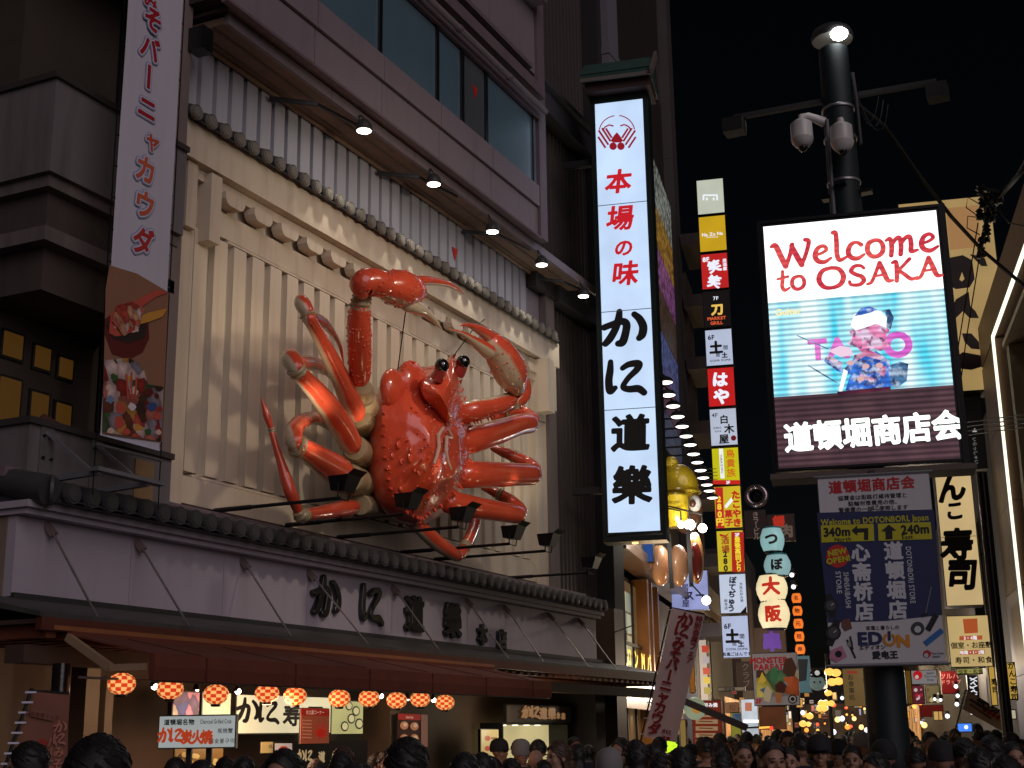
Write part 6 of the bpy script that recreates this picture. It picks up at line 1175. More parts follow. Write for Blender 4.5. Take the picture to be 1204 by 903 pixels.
b2 = box('framed_dark_sign', 'dim brown framed sign with faint red writing behind the pale lanterns', 'sign', (903, 605, 936, 637), 46, (40, 26, 22), .6); b2.text('銀', 916, 613, 14, em((160, 40, 24), .9), grow=.05, res=40); b2.text('肉', 925, 624, 16, em((96, 80, 70), .7), grow=.04, res=40)
lp_ = mat('pale_lantern_rim', (.05, .25, .28), .4)
def lanternsign(name, label, u, v, rx, rz, D, c, ch, cc, lit, tealed=False, sq=.75, group=None, gz=1.15):
    p = WD(u, v, D); k = D / FL; t = empty(name, label, 'lantern', p, R(-78), group); w_, h_ = rx * k, rz * k
    m = em(c, lit, False, .15)
    part('lantern_body', MB().lathe((0, 0, 0), [(w_ * .72, -h_)] + [(w_ * (.72 + .28 * math.sin(math.pi * i / 10)) * (1.0 if i % 2 else .985), -h_ + 2 * h_ * i / 10) for i in range(1, 10)] + [(w_ * .72, h_)], 22), m, t, True, local=True)
    part('cap_ring', MB().lathe((0, 0, h_), [(w_ * .74, -.01), (w_ * .76, .02), (w_ * .6, .05)], 18), lp_ if tealed else black, t, local=True); part('base_ring', MB().lathe((0, 0, -h_), [(w_ * .6, -.05), (w_ * .76, -.02), (w_ * .74, .01)], 18), black, t, local=True)
    me = letter_mesh('letter', layout(ch, 0, 0, h_ * gz * (1 if rx > 10 else .9), grow=.05 if rx > 10 else .03, res=44), cc, 0)
    for vx in me.vertices: x = vx.co.x; vx.co.y = -math.sqrt(max(.01, (w_ * 1.01) ** 2 - x * x)) - .01
    o = bpy.data.objects.new('letter', me); col.objects.link(o); o.parent = t; return t
RDm = em((190, 44, 26), .85); BKm = pr((30, 20, 20))
lanternsign('octopus_lantern', 'pale turquoise lantern reading つ, topmost of the lit lantern column', 908, 635, 14, 13.5, 40, (150, 196, 196), 'つ', BKm, .62, True)
lanternsign('octopus_lantern', 'pale turquoise lantern reading ぼ, above the big red lettered lanterns', 914, 665, 15.5, 12, 40, (150, 190, 192), 'ぼ', BKm, .6, True)
lanternsign('white_lantern', 'cream lantern with a large red 大 character', 907.5, 692, 18, 15, 40, (246, 226, 178), '大', RDm, .85, gz=1.2)
lanternsign('white_lantern', 'cream lantern with a large red 阪 character, lowest of its column', 910, 722.5, 18, 16, 40, (246, 226, 178), '阪', RDm, .85, gz=1.15)
b3 = box('violet_sign', 'dim brown panel with violet writing below the 阪 lantern', 'sign', (887, 738, 925, 768), 42, (70, 48, 34), .55); b3.text('串', 908, 754, 22, em((86, 50, 128), .9), grow=.06, res=44)
for i, ch in enumerate('名物元祖串かつ'):
    t = lanternsign('orange_lantern', '%s small orange lantern from the top of the thin lantern column' % ['first', 'second', 'third', 'fourth', 'fifth', 'sixth', 'lowest'][i], 936.5 + i * 1.1, 703.5 + i * 15, 5.6, 5.6, 44, (240, 120, 40), ch, em((120, 40, 10), .6), .95, group='thin column of orange lanterns')
for u, v in ((931, 676), (933, 690)):
    t = empty('sky_spot', '%s small white spot lamp beside the lantern column' % ('upper' if v == 676 else 'lower'), 'lamp', WD(u, v, 42)); part('bulb', MB().ball((0, 0, 0), .07, 12, 8), em((235, 240, 250), 2.), t, True, local=True); part('housing', MB().box(-.02, .2, -.08, .08, .05, .2), dark, t, local=True)
mp_ = box('dessert_board', 'pale board headed MONSTER PARFAIT with pictures of sundaes', 'board', (887, 768, 941, 830), 30, (120, 112, 112), .55, tube=.05)
mp_.text('MONSTER', 904, 776, 9, em((130, 30, 30), .6), grow=.05, res=36); mp_.text('PARFAIT', 906, 784, 9, em((130, 30, 30), .6), grow=.05, res=36); mp_.text('2F', 892, 824, 7, em((140, 24, 24), .6), res=34, grow=.05)
mp_.poly([(889, 788), (939, 788), (940, 818), (890, 820)], foodmat('sundae_photo', [(120, 112, 112), (120, 112, 112), (60, 36, 28), (150, 70, 36), (150, 140, 60), (120, 112, 112), (56, 90, 60), (150, 136, 110)], 3.2, .5), 'photo_print');
for pts, c in (([(891, 803), (896, 790), (901, 800), (898, 803), (895, 803)], (170, 140, 50)), ([(905, 797), (907, 785), (914, 784), (913, 798), (908, 802)], (50, 90, 60)), ([(920, 790), (923, 775), (931, 773), (937, 785), (934, 795), (926, 796)], (60, 36, 28)), ([(921, 796), (934, 796), (930, 808), (922, 800)], (150, 70, 36)),
               ([(911, 806), (918, 800), (925, 806), (922, 815), (913, 814)], (56, 26, 20)), ([(912, 815), (920, 816), (918, 827), (912, 826)], (130, 80, 46)), ([(896, 812), (903, 806), (908, 813), (905, 826), (899, 824)], (150, 136, 110)), ([(893, 811), (900, 808), (898, 815)], (60, 80, 100))): mp_.poly(pts, em(c, .6), 'sundae_picture')
mp_.disc(932, 822, 5.5, BK, n=16); mp_.disc(932, 822, 4, em((140, 130, 126), .5), n=16); mp_.disc(932, 822, 2.4, BK, n=12)
b5 = box('teal_board', 'dark green and pale teal board behind the dessert board', 'board', (936, 771, 955, 815), 42, (70, 100, 104), .55); b5.poly([(938, 775), (950, 775), (948, 800), (938, 802)], pr((16, 22, 20)))
ps = empty('round_mascot_sign', 'round pale sign with a black cap shape beside the orange lanterns', 'sign', WD(961, 803, 40), R(-78))
kk = 40 / FL; part('pale_disc', MB().lathe((0, 0, 0), [(.1, -.12), (8 * kk, -.1), (8.5 * kk, 0), (8 * kk, .1), (.1, .12)], 22, 'y'), em((110, 128, 122), .5), ps, True, local=True); part('black_cap', MB().ball((0, -.02, .24), (.2, .16, .12), 16, 10), black, ps, True, local=True); part('cap_disc', MB().lathe((.02, -.18, .27), [(.01, -.02), (.07, -.015), (.07, .01)], 14, 'y'), em((200, 200, 190), .7), ps, local=True)
for dx in (-.08, .08): part('dot', MB().ball((dx, -.13, .02), .03, 8, 6), black, ps, local=True)
br_ = box('brown_wall_sign', 'brown vertical sign with faint writing under the stacked signs', 'sign', (866, 778, 886, 812), 36, (58, 42, 34), .6); br_.text('クラブ', 877, 794, 9, em((110, 92, 80), .6), vert=True, res=30)
br2 = box('long_narrow_sign', 'thin pale horizontal sign under the brown vertical sign', 'sign', (844, 808, 876, 813), 34, (120, 108, 92), .5); br2.text('居酒屋', 858, 810.5, 4, BK, res=26)
tn = box('tan_shop_banner', 'tan hanging shop banner with vertical dark writing right of the lamp cluster', 'banner', (993, 786, 1028, 831), 38, (110, 88, 46), .5, tube=.2); tn.text('お食事処', 1001, 808, 7, pr((50, 36, 20)), vert=True, res=30); tn.text('味', 1019, 800, 8, pr((40, 30, 20)), res=30); tn.poly([(996, 789), (1008, 789), (1008, 792), (996, 792)], em((140, 40, 30), .6))
nr = box('red_neon_sign', 'small red and yellow neon sign right beside the teal pole', 'neon sign', (1019, 831, 1030, 847), 40, (40, 14, 10), .6); nr.text('天丼', 1024, 839, 8, em((255, 60, 30), 1.6), vert=True, grow=.05, res=34); nr.line([(1020, 832), (1020, 847), (1026, 849)], 1.6, em((255, 190, 60), 1.8))
# warm lamp clusters on a standard
ycl = [(975, 790), (983, 791), (978, 802), (986, 801), (974, 815), (966, 827), (971, 827), (977, 827), (964, 833), (969, 833), (952, 842), (944, 851)]
sd = empty('lamp_standard', 'street standard carrying clusters of warm glowing globes far down the street', 'street lamp', WD(978, 860, 46)); sd.location.z = 0
part('post', MB().tube([(0, 0, 0), (0, 0, 4.2)], .06, 8), dark, sd, local=True)
for i, (u, v) in enumerate(ycl): part('warm_globe', MB().ball(WD(u, v, 46), (.12, .12, .10) if i > 3 else (.16, .16, .12), 14, 10), em((255, 196, 92), 1.25), sd, True)
part('bracket', MB().beam(WD(964, 828, 46.1), WD(990, 826, 46.1), .04, .04).beam(WD(974, 802, 46.1), WD(990, 802, 46.1), .04, .04), dark, sd)
for s_, t_, z_, pw, c_l in ((47, 1., 3.4, 420, (1., .75, .42)), (40, 3.4, 3.0, 260, (.95, .95, 1.)), (34, -2., 3.2, 260, (1., .8, .6)), (62, 0., 4., 600, (1., .74, .45)), (29, 3.6, 2.8, 130, (1., .7, .4))): pointl('street_fill_light', ST(s_, t_, z_), pw, c_l, .3, sd)  # added fill lights for the far street and crowd, most without a lamp body
# left ground-floor shops
rs = Sign('red_shopfront', 'orange red menu stand with rows of pale dishes at the left of the crowd', 'shopfront', 815, 876, 850, 824, D=27, depth=.4, face=em((120, 36, 20), .6, False, .2), frame=mat('red_lacquer', (.3, .05, .02), .4), fw=.01)
rs.text('お好み焼', 833, 829, 5, W9, res=30, grow=.04)
for k in range(5): rs.poly([(818, 838 + k * 8), (844, 838 + k * 8), (844, 843 + k * 8), (818, 843 + k * 8)], em((176, 142, 104), .55), 'menu_plate'); rs.line([(822, 840 + k * 8), (838, 840.5 + k * 8)], 1.2, em((120, 50, 30), .5))
od = empty('oval_shop_sign', 'tilted oval lit sign above the green door lamp', 'lit sign', WD(817, 833, 25), R(-60)); part('oval_disc', MB().lathe((0, 0, 0), [(.05, -.06), (.18, -.06), (.2, 0), (.18, .06)], 20, 'y'), em((150, 160, 130), .6, False, .3), od, local=True); part('oval_picture', MB().lathe((.02, -.065, 0), [(.03, 0), (.09, .002)], 12, 'y'), em((200, 140, 60), .6), od, local=True)
part('awning_bar', MB().beam((-.7, 0, .35), (.9, -.1, -.35), .06, .12), mat('grey_awning', (.12, .1, .09), .6), od, local=True)
gn_ = box('green_lamp_sign', 'glowing yellow green sign low behind the heads beside the slanting banner', 'lit sign', (784, 864, 799, 886), 22, (10, 40, 16), .8); gn_.text('炎', 790, 877, 14, em((190, 240, 40), 1.2), grow=.08, res=40)
cw = box('cream_doorway', 'cream lit doorway strip right of the green lamp sign', 'doorway', (800, 846, 808, 885), 24, (150, 122, 66), .6)
ro = box('roadside_menu_column', 'tall narrow column of white, red and yellow menus on the left shop', 'menu column', (824, 752, 834, 824), 32, (190, 180, 170), .6)
for v, c in ((763, (190, 60, 40)), (776, (170, 170, 180)), (789, (196, 60, 46)), (800, (214, 190, 60)), (812, (150, 140, 40))): ro.poly([(825 + (v - 763) * .05, v - 4), (833 + (v - 763) * .05, v - 4), (833.5 + (v - 763) * .05, v + 4), (825.5 + (v - 763) * .05, v + 4)], em(c, .6))
gt = box('gold_pillar', 'thin golden lit pillar between the banner and the menu column', 'pillar', (811, 746, 818, 815), 27, (150, 92, 30), .7, tube=.4)
kt = box('white_lit_shop', 'brilliant white lit shop corner under dim signs left of the dessert board', 'shopfront', (873, 822, 893, 866), 40, (190, 200, 210), .8, tube=.4)
kt.poly([(876, 826), (884, 826), (884, 836), (876, 836)], em((200, 120, 90), .6)); kt.line([(874, 848), (892, 848)], 3, em((250, 250, 245), 1.5)); kt.line([(874, 856), (892, 855)], 2, BK)
ks = box('yellow_green_stand', 'small yellow and blue stand sign above the heads', 'stand sign', (860, 838, 872, 868), 34, (130, 134, 40), .6); ks.poly([(861, 839), (871, 839), (871, 852), (861, 852)], em((60, 84, 110), .6))
kb = box('brown_lit_sign', 'small brown sign with red mark above the yellow and blue stand', 'sign', (853, 826, 869, 838), 33, (110, 66, 40), .6); kb.text('和', 861, 832, 8, em((60, 20, 14), .6), res=30)
r_s = box('orange_street_stall', 'dim orange stall front with small red lamps below the dessert board', 'stall', (894, 831, 925, 858), 40, (86, 44, 22), .6, tube=.4); r_s.line([(890, 856), (905, 855)], 2.2, em((255, 180, 70), 1.3)); r_s.disc(907, 856, 2.2, em((255, 60, 50), 1.6), n=10)

# ------------------------------------------------------------------ right side of the street
big = box('big_cream_sign', 'huge cream lit sign with dark brown brush strokes behind the LED screen', 'lit sign', (1076, 238, 1190, 464), 24, (196, 164, 104), .55, tube=.12, depth=.6)
DBr = pr((40, 24, 14))
big.poly([(1112, 245), (1150, 241), (1153, 290), (1117, 294)], em((190, 142, 88), .52), 'orange_square')
big.poly([(1112, 304), (1132, 300), (1143, 306), (1146, 328), (1140, 338), (1124, 340), (1112, 334)], DBr, 'brush_stroke'); big.poly([(1128, 329), (1131, 320), (1134, 328), (1131, 331)], em((196, 164, 104), .55), 'brush_gap')
big.poly([(1140, 299), (1152, 301), (1158, 304), (1161, 313), (1154, 313), (1147, 306)], DBr, 'brush_stroke')
big.poly([(1114, 372), (1124, 352), (1139, 343), (1141, 360), (1147, 366), (1151, 374), (1140, 374), (1132, 366), (1122, 376), (1114, 388)], DBr, 'brush_stroke')
big.poly([(1131, 392), (1142, 392), (1151, 402), (1152, 411), (1142, 410), (1134, 402)], DBr, 'brush_stroke'); big.poly([(1118, 424), (1132, 414), (1154, 418), (1155, 431), (1142, 435), (1124, 433)], DBr, 'brush_stroke')
o = MB().box(0, .08, 0, .01, 0, 0)
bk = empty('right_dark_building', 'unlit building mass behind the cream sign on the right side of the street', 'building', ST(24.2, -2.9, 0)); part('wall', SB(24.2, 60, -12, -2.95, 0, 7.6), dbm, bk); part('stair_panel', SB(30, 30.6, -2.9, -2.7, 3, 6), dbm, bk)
bsg = box('black_face_sign', 'black sign with a small white mark under the cream sign', 'sign', (1134, 466, 1162, 552), 24.4, (10, 8, 8), .5); bsg.poly([(1143, 508), (1146, 503), (1149, 508)], em((200, 200, 200), .5)); bsg.text('いらっしゃい', 1147, 530, 5, em((150, 150, 150), .5), rot=R(-90), res=28)
# portal with light strip
pf = empty('portal_frame', 'brown tiled portal edged with a bright white light strip at the far right', 'portal', ST(21.4, -2.6, 0))
ptm = mat('portal_tile', (.15, .085, .055), .45, 0, .12, 1.5, .05, grime=.3)
for k in range(6): part('pier_tile', SB(21.40, 23.4, -3.4, -2.6, .01 + k * 1.27, 1.27 + k * 1.27), ptm, pf)
for k in range(7): part('lintel_tile', SB(9.4 + k * 2.0, 11.39 + k * 2.0, -3.4, -2.6, 7.66, 8.35), ptm, pf)
strip = em((250, 250, 222), 1.5, True)
part('light_strip', SB(21.33, 21.385, -2.60, -2.56, .02, 7.6), strip, pf); part('light_strip', SB(9.4, 21.38, -2.60, -2.56, 7.605, 7.65), strip, pf)
part('inner_wall', SB(9.4, 21.29, -4.6, -4.4, 0, 7.5), mat('inner_wall_taupe', (.22, .17, .12), .6, 0, .1, 1), pf); part('ceiling', SB(9.4, 21.29, -4.39, -2.7, 7.42, 7.5), mat('portal_ceiling', (.28, .2, .13), .6), pf)
part('inner_pier', SB(21.0, 21.28, -3.6, -2.75, 0, 7.4), mat('inner_wall_taupe', (.22, .17, .12)), pf); part('thin_light_line', SB(20.2, 20.24, -3.0, -2.95, 0, 6.7), em((190, 186, 150), .8), pf)
for k in range(3): part('ceiling_lamp', SB(13 + k * 2.6, 13.9 + k * 2.6, -3.7, -3.6, 7.38, 7.41), em((250, 244, 220), 3., True), pf)
# sushi signs
sv = box('vertical_sushi_sign', 'tall cream lit sign with the brush characters んこ寿司', 'lit sign', (1113, 553, 1157.5, 713), 24, (226, 196, 140), .68, tube=.12, depth=.5)
for ch, u, v, h_, r_ in (('ん', 1119, 573, 34, 8), ('こ', 1123, 600, 23, 4), ('寿', 1126, 640, 37, 0), ('司', 1132, 675, 36, -2)): sv.text(ch, u, v, h_, K, 'letter', grow=.045, res=60, rot=R(r_), shear=.14, sx=.95)
sv.line([(1107, 632), (1151, 630)], .6, pr((120, 100, 70)))
sv2 = box('sushi_room_sign', 'cream lit sign listing private rooms and Japanese food below the tall sushi sign', 'lit sign', (1118, 724, 1168, 785), 23.6, (220, 190, 128), .66, tube=.1)
sv2.poly([(1132, 728), (1149, 727), (1150, 744), (1134, 745)], em((200, 96, 50), .6), 'orange_square'); sv2.poly([(1128, 748), (1155, 747), (1155, 752), (1128, 753)], em((206, 100, 56), .6)); sv2.poly([(1129, 765), (1158, 764), (1158, 769), (1129, 770)], em((206, 100, 56), .6))
sv2.text('3・4階', 1141, 750, 4.6, W9, res=28, grow=.03); sv2.text('地階・1・2階', 1143, 767, 4.2, W9, res=26, grow=.03); sv2.text('個室・お座敷', 1142, 758.5, 7.4, K, res=34, grow=.02, step=.98); sv2.text('寿司・和食', 1145, 776, 7.6, K, res=34, grow=.02)
sv3 = box('small_room_strip', 'small greenish cream strip sign under the sushi room sign', 'lit sign', (1125, 786, 1156, 793), 26, (180, 176, 96), .6); sv3.text('個室・和食', 1141, 789.5, 5, K, res=28)
pk_ = box('pink_side_box', 'narrow white and pink box hanging between the direction board and the sushi sign', 'sign', (1101, 610, 1106, 718), 26, (170, 120, 116), .5, tube=.4)
for v, m in ((830, 'upper'), ): pass
for i, (q, lab) in enumerate((((1166, 783, 1174, 830), 'left one of two yellow lit pillars behind the black pole'), ((1184, 779, 1198, 823), 'right one of two yellow lit pillars beside the portal'))):
    s = box('yellow_pillar_sign', lab, 'lit sign', q, 19, (206, 166, 76), .7, tube=.15, group='yellow lit pillars'); s.text('がんこ寿司' if i else '寿司', (q[0] + q[2]) / 2, (q[1] + q[3]) / 2, 8, K, vert=True, res=34, grow=.03)
lt1 = box('white_box_lamp', 'small plain white box lamp under the right yellow pillar', 'lamp', (1187, 834, 1196, 846), 18, (206, 196, 166), .7)
bpx = WD(1184, 850, 16); bpx.z = 0
up2 = empty('black_utility_pole', 'thin black utility pole beside the sushi signs, left of the portal', 'pole', bpx); part('shaft', MB().tube([(0, 0, 0), (0, 0, WD(1150, 556, 16).z)], .06, 12), black, up2, True, local=True)
ztop = WD(1160, 240, 16).z
tp = bpx.copy(); tp.z = 0
ic = empty('insulator_cluster', 'cluster of dark insulators on an arm in front of the cream sign', 'insulators', WD(1162, 250, 16))
ins = mat('insulator_dark', (.012, .010, .009), .35)
for i, (u, v) in enumerate(((1153, 222), (1161, 230), (1155, 238), (1164, 246), (1152, 252), (1163, 258), (1160, 270), (1157, 282), (1154, 296), (1172, 236))):
    p = WD(u, v, 15.9 + (i % 3) * .1); part('insulator', MB().lathe(tuple(p), [(.02, -.07), (.05, -.06), (.03, -.03), (.055, -.01), (.03, .02), (.05, .04), (.02, .07)], 10, 'y' if i % 2 else 'z'), ins, ic, True)
part('insulator_arm', MB().beam(WD(1148, 221, 16), WD(1176, 226, 16), .05, .05).beam(WD(1150, 254, 16), WD(1172, 250, 16), .05, .05).beam(WD(1166, 236, 16), WD(1150, 304, 16), .05, .05).beam(WD(1163, 232, 16.1), WD(1172, 240, 16.1), .16, .2).beam(WD(1168, 238, 16.1), ST(15.5, -2.62, 8.2), .05, .05), ins, ic)
def cable(label, pts, r=.012, cat='cable', group='overhead cables'):
    o = bpy.data.objects.new('overhead_cable', MB().tube(pts, r, 5).mesh('overhead_cable', wire)); col.objects.link(o); o['label'] = label; o['category'] = cat; o['group'] = group
a = Vector((px, py - .2, zc - .05))
cable('thick black cable running from the teal pole down to the right edge', [a, WD(1040, 148, 13), WD(1080, 205, 13.6), WD(1118, 254, 14.4), WD(1155, 294, 15.4), WD(1215, 345, 15)], .022)
cable('thin cable falling leftwards across the cream sign', [WD(1150, 262, 16), WD(1128, 400, 17), WD(1110, 520, 18)], .008)
cable('second thin cable falling leftwards across the cream sign', [WD(1158, 262, 16), WD(1136, 400, 17), WD(1118, 540, 18)], .008)
cable('looping thin cable left of the insulators', [WD(1152, 240, 16), WD(1138, 232, 16), WD(1136, 244, 16), WD(1150, 254, 16)], .007)
cable('lower looping thin cable left of the insulators', [WD(1152, 256, 16), WD(1138, 254, 16), WD(1137, 268, 16), WD(1152, 276, 16)], .007)
cable('thin cable from the insulators up to the top right corner', [WD(1172, 236, 16), WD(1196, 205, 14), WD(1225, 150, 12)], .010)
cable('thin sagging cable from the insulators to the right edge', [WD(1172, 244, 16), WD(1186, 262, 15), WD(1215, 268, 13)], .008)
for k in range(4): cable('%s of four parallel cables crossing the portal strip' % ['topmost', 'second', 'third', 'lowest'][k], [WD(1128, 498 + k * 5, 20), WD(1215, 486 + k * 5, 15)], .008, group='parallel cables at the portal')
cable('cable hanging from the crab building end to the tower sign', [WY(718, 745, 9.), WD(745, 735, 22)], .01)
# right ground-floor clutter
rb1 = box('red_drugstore_banner', 'dark red hanging banner with pink katakana right of the teal pole', 'banner', (1108, 789, 1128, 816), 34, (120, 24, 24), .6); rb1.text('ツルハ', 1116, 795, 6.5, em((206, 120, 110), .8), res=30, grow=.03); rb1.text('ドラッグ', 1118, 802, 5.2, em((206, 120, 110), .8), res=30, grow=.03)
wt1 = box('white_tax_free_sign', 'white hanging sign with a red round flower emblem beside the teal pole', 'sign', (1072, 788, 1103, 805), 30, (150, 144, 146), .55); wt1.disc(1079, 794, 5.5, em((190, 30, 34), .7), n=16); wt1.disc(1078, 796, 2.4, em((214, 200, 196), .6), n=8); wt1.text('Japan', 1094, 791, 3.6, BK, res=26); wt1.text('Tax-free', 1094, 795, 3.4, BK, res=26); wt1.text('Shop', 1094, 799, 3.4, BK, res=26)
ow = box('ochre_wall_strip', 'dull ochre lit wall strip immediately right of the teal pole', 'wall panel', (1067, 788, 1074, 828), 28, (110, 78, 24), .6, tube=.3)
pz = box('black_white_pattern_sign', 'black sign covered in white geometric strokes left of the black pole', 'sign', (1139, 794, 1152, 820), 32, (20, 20, 22), .6)
for k in range(5): pz.line([(1140 + (k % 2) * 4, 797 + k * 5), (1149 - (k % 3) * 2, 801 + k * 4.4)], 1.2, W9); pz.line([(1149 - (k % 2) * 3, 796 + k * 5), (1141, 800 + k * 4.6)], 1.1, W9)
tb = nobori('tilted_banner', 'steeply tilted tan banner with dark and red writing above the crowd at right', [(1132, 834), (1182, 862), (1180, 838), (1138, 811)], 21, mat('tan_banner_cloth', (.70, .52, .40), .7, 0, .15, 2, .1), yaw=R(-78))
for k, ch in enumerate('サロンパ'): tb.text(ch, 1152 + k * 7.5, 826 + k * 4, 9, BK, res=34, grow=.05, rot=R(-32))
for k in range(5): tb.disc(1158 + k * 5, 835 + k * 3, 2.6, pr((170, 40, 30)), n=10)
tb.line([(1140, 822), (1160, 835)], 2.5, pr((90, 60, 50))); tb.line([(1140, 828), (1165, 845)], 2, pr((110, 80, 60)))
bl_ = box('blue_glow_screen', 'small glowing blue screen low above the heads on the right', 'screen', (1126, 850, 1144, 861), 24, (70, 130, 240), 1.3, tube=.5); bl_.disc(1136, 855, 2.4, em((230, 240, 255), 1.5), n=10)
rt_ = box('red_awning_front', 'dark red awning strip over a shop right of the pole', 'awning', (1082, 829, 1110, 843), 34, (96, 18, 14), .6, tube=.4)
cl1 = box('cream_lantern_pair', 'pair of cream box lanterns under the dark red awning', 'lantern', (1098, 836, 1109, 847), 33, (214, 170, 100), .8); cl1.line([(1103.5, 836), (1104, 847)], .8, BK)
pm = box('pink_shop_display', 'pink and white crowded shop display beneath the white sign', 'shop display', (1071, 806, 1088, 828), 31, (110, 40, 50), .6, tube=.6)
pd = box('pale_food_display', 'pale yellow photo display right of the pink shop display', 'shop display', (1089, 806, 1106, 826), 31.5, (140, 124, 84), .6, tube=.6)
rnd = random.Random(11)
for s_, cs in ((pm, ((200, 150, 150), (170, 40, 60), (214, 190, 190))), (pd, ((206, 190, 130), (120, 90, 50), (220, 214, 190)))):
    u0 = 1073 if s_ is pm else 1091
    for k in range(9): s_.disc(u0 + rnd.random() * 12, 810 + rnd.random() * 14, rnd.uniform(1.2, 2.6), em(rnd.choice(cs), .7), 'product_picture', 7)
for i, (u, v, h_) in enumerate(((1124, 807, 2.2), (1126, 818, 2.), (1125, 828, 2.2), (1114, 842, 2.4), (1138, 832, 1.8), (1143, 838, 2.2), (1099, 822, 1.6), (1106, 823, 1.6), (1152, 838, 1.4))):
    t = empty('white_spot', '%s of the tiny white lamps scattered over the right-hand shops' % ordl[i], 'lamp', WD(u, v, 29), 0, 'tiny white lamps at right'); part('bulb', MB().ball((0, 0, 0), h_ * 29 / FL, 10, 8), em((240, 246, 255), 2.5), t, True, local=True); part('clip', MB().box(.02, .1, -.03, .03, .02, .1), dark, t, local=True)
# far shopfronts on both sides and the end of the street
fm = [mat('far_wall_%d' % i, c, .8, 0, .3, .5, .3) for i, c in enumerate(((.03, .024, .02), (.05, .035, .026), (.022, .02, .022)))]
for i in range(6):
    s0 = 45 + i * 9
    t = empty('far_building', '%s dim building counting away on the left side of the far street' % ordl[i], 'building', ST(s0, 4.2, 0), 0, 'dim buildings down the left side'); part('wall', SB(s0, s0 + 8.7, 4.2 - (i % 2) * .3, 12, 0, 6 + (i * 37 % 5)), fm[i % 3], t); part('shop_glow', SB(s0 + .4, s0 + 8.2, 3.85, 3.88, .2, 2.9), em((176, 122, 70), 1., False, .85), t)
    s0 = 60.5 + i * 8
    t = empty('far_building', '%s dim building counting away on the right side of the far street' % ordl[i], 'building', ST(s0, -3.2, 0), 0, 'dim buildings down the right side'); part('wall', SB(s0, s0 + 7.7, -12, -3.2 + (i % 2) * .3, 0, 5.5 + (i * 53 % 4)), fm[(i + 1) % 3], t); part('shop_glow', SB(s0 + .4, s0 + 7.2, -2.87, -2.84, .2, 2.9), em((180, 130, 80), 1., False, .85), t)
t = empty('street_end_building', 'dim building closing the far end of the street', 'building', ST(120, 0, 0)); part('wall', SB(120, 128, -14, 14, 0, 7), fm[0], t)
part('shop_glow', SB(119.8, 119.9, -3, 4, 0, 4), em((70, 52, 36), .5, False, .6), t)
rnd = random.Random(21)
pal = [(206, 170, 110), (190, 60, 40), (206, 196, 190), (214, 150, 60), (110, 120, 160), (150, 100, 60), (214, 210, 170), (120, 40, 30), (60, 60, 70)]
for k in range(84):
    left = k % 2; u = rnd.uniform(846, 1000) if left else rnd.uniform(930, 1128); v = rnd.uniform(812, 858) if u < 960 or u > 1060 else rnd.uniform(780, 856); D = rnd.uniform(48, 80); ww = rnd.uniform(3, 9); hh = rnd.uniform(3, 11); c = rnd.choice(pal)
    s = Sign('far_shop_sign', 'small blurred lit shop sign far down the street, too distant to read', 'shop sign', u, v, u + ww, v - hh, D=D, depth=.2, face=em(c, round(rnd.uniform(.35, .95), 1), False, .3), frame=dark, fw=.02, group='blurred lit signs far down the street')
    if k % 3 == 0: s.line([(u + 1, v - hh * .5), (u + ww - 1, v - hh * .5)], 1.2, BK)

for k in range(60):
    u = rnd.uniform(936, 1022) if k < 42 else rnd.uniform(1068, 1130); v = rnd.uniform(818, 862); c = rnd.choice([(255, 190, 90), (255, 214, 140), (255, 150, 60), (240, 240, 255), (255, 90, 60)])
    t = empty('far_lamp', 'tiny lamp among the warm glow at the far end of the street', 'lamp', WD(u, v, 52 + rnd.random() * 20), 0, 'tiny lamps in the far glow'); r0 = rnd.uniform(.04, .12)
    part('bulb', MB().ball((0, 0, 0), r0, 8, 6), em(c, 1.6), t, True, local=True); part('holder', MB().box(.02, .08, -.03, .03, r0, r0 + .1), dark, t, local=True)
# ------------------------------------------------------------------ people
skinm = mat('skin', (.34, .19, .125), .55, 0, .08, 8, .05); hairm = mat('black_hair', (.012, .010, .010), .45, 0, .3, 30, .3); hairb = mat('brown_hair', (.05, .028, .018), .5, 0, .3, 30, .3)
trm = mat('dark_trousers', (.02, .022, .03), .8)
clm = bpy.data.materials.new('jacket_cloth'); clm.use_nodes = True; _n = clm.node_tree.nodes; _oi = _n.new('ShaderNodeObjectInfo'); clm.node_tree.links.new(_oi.outputs['Color'], _n['Principled BSDF'].inputs['Base Color']); _n['Principled BSDF'].inputs['Roughness'].default_value = .85
def capsule(mb, a, b, ra, rb, n=7, seg=12, sq=1., ref=None):
    a, b = Vector(a), Vector(b); t = (b - a).normalized(); P = [a - t * ra * .94, a - t * ra * .6] + [a.lerp(b, k / (n - 1)) for k in range(n)] + [b + t * rb * .6, b + t * rb * .94]
    mb.tube(P, [ra * .3, ra * .8] + [ra + (rb - ra) * k / (n - 1) for k in range(n)] + [rb * .8, rb * .3], seg, sq, ref)
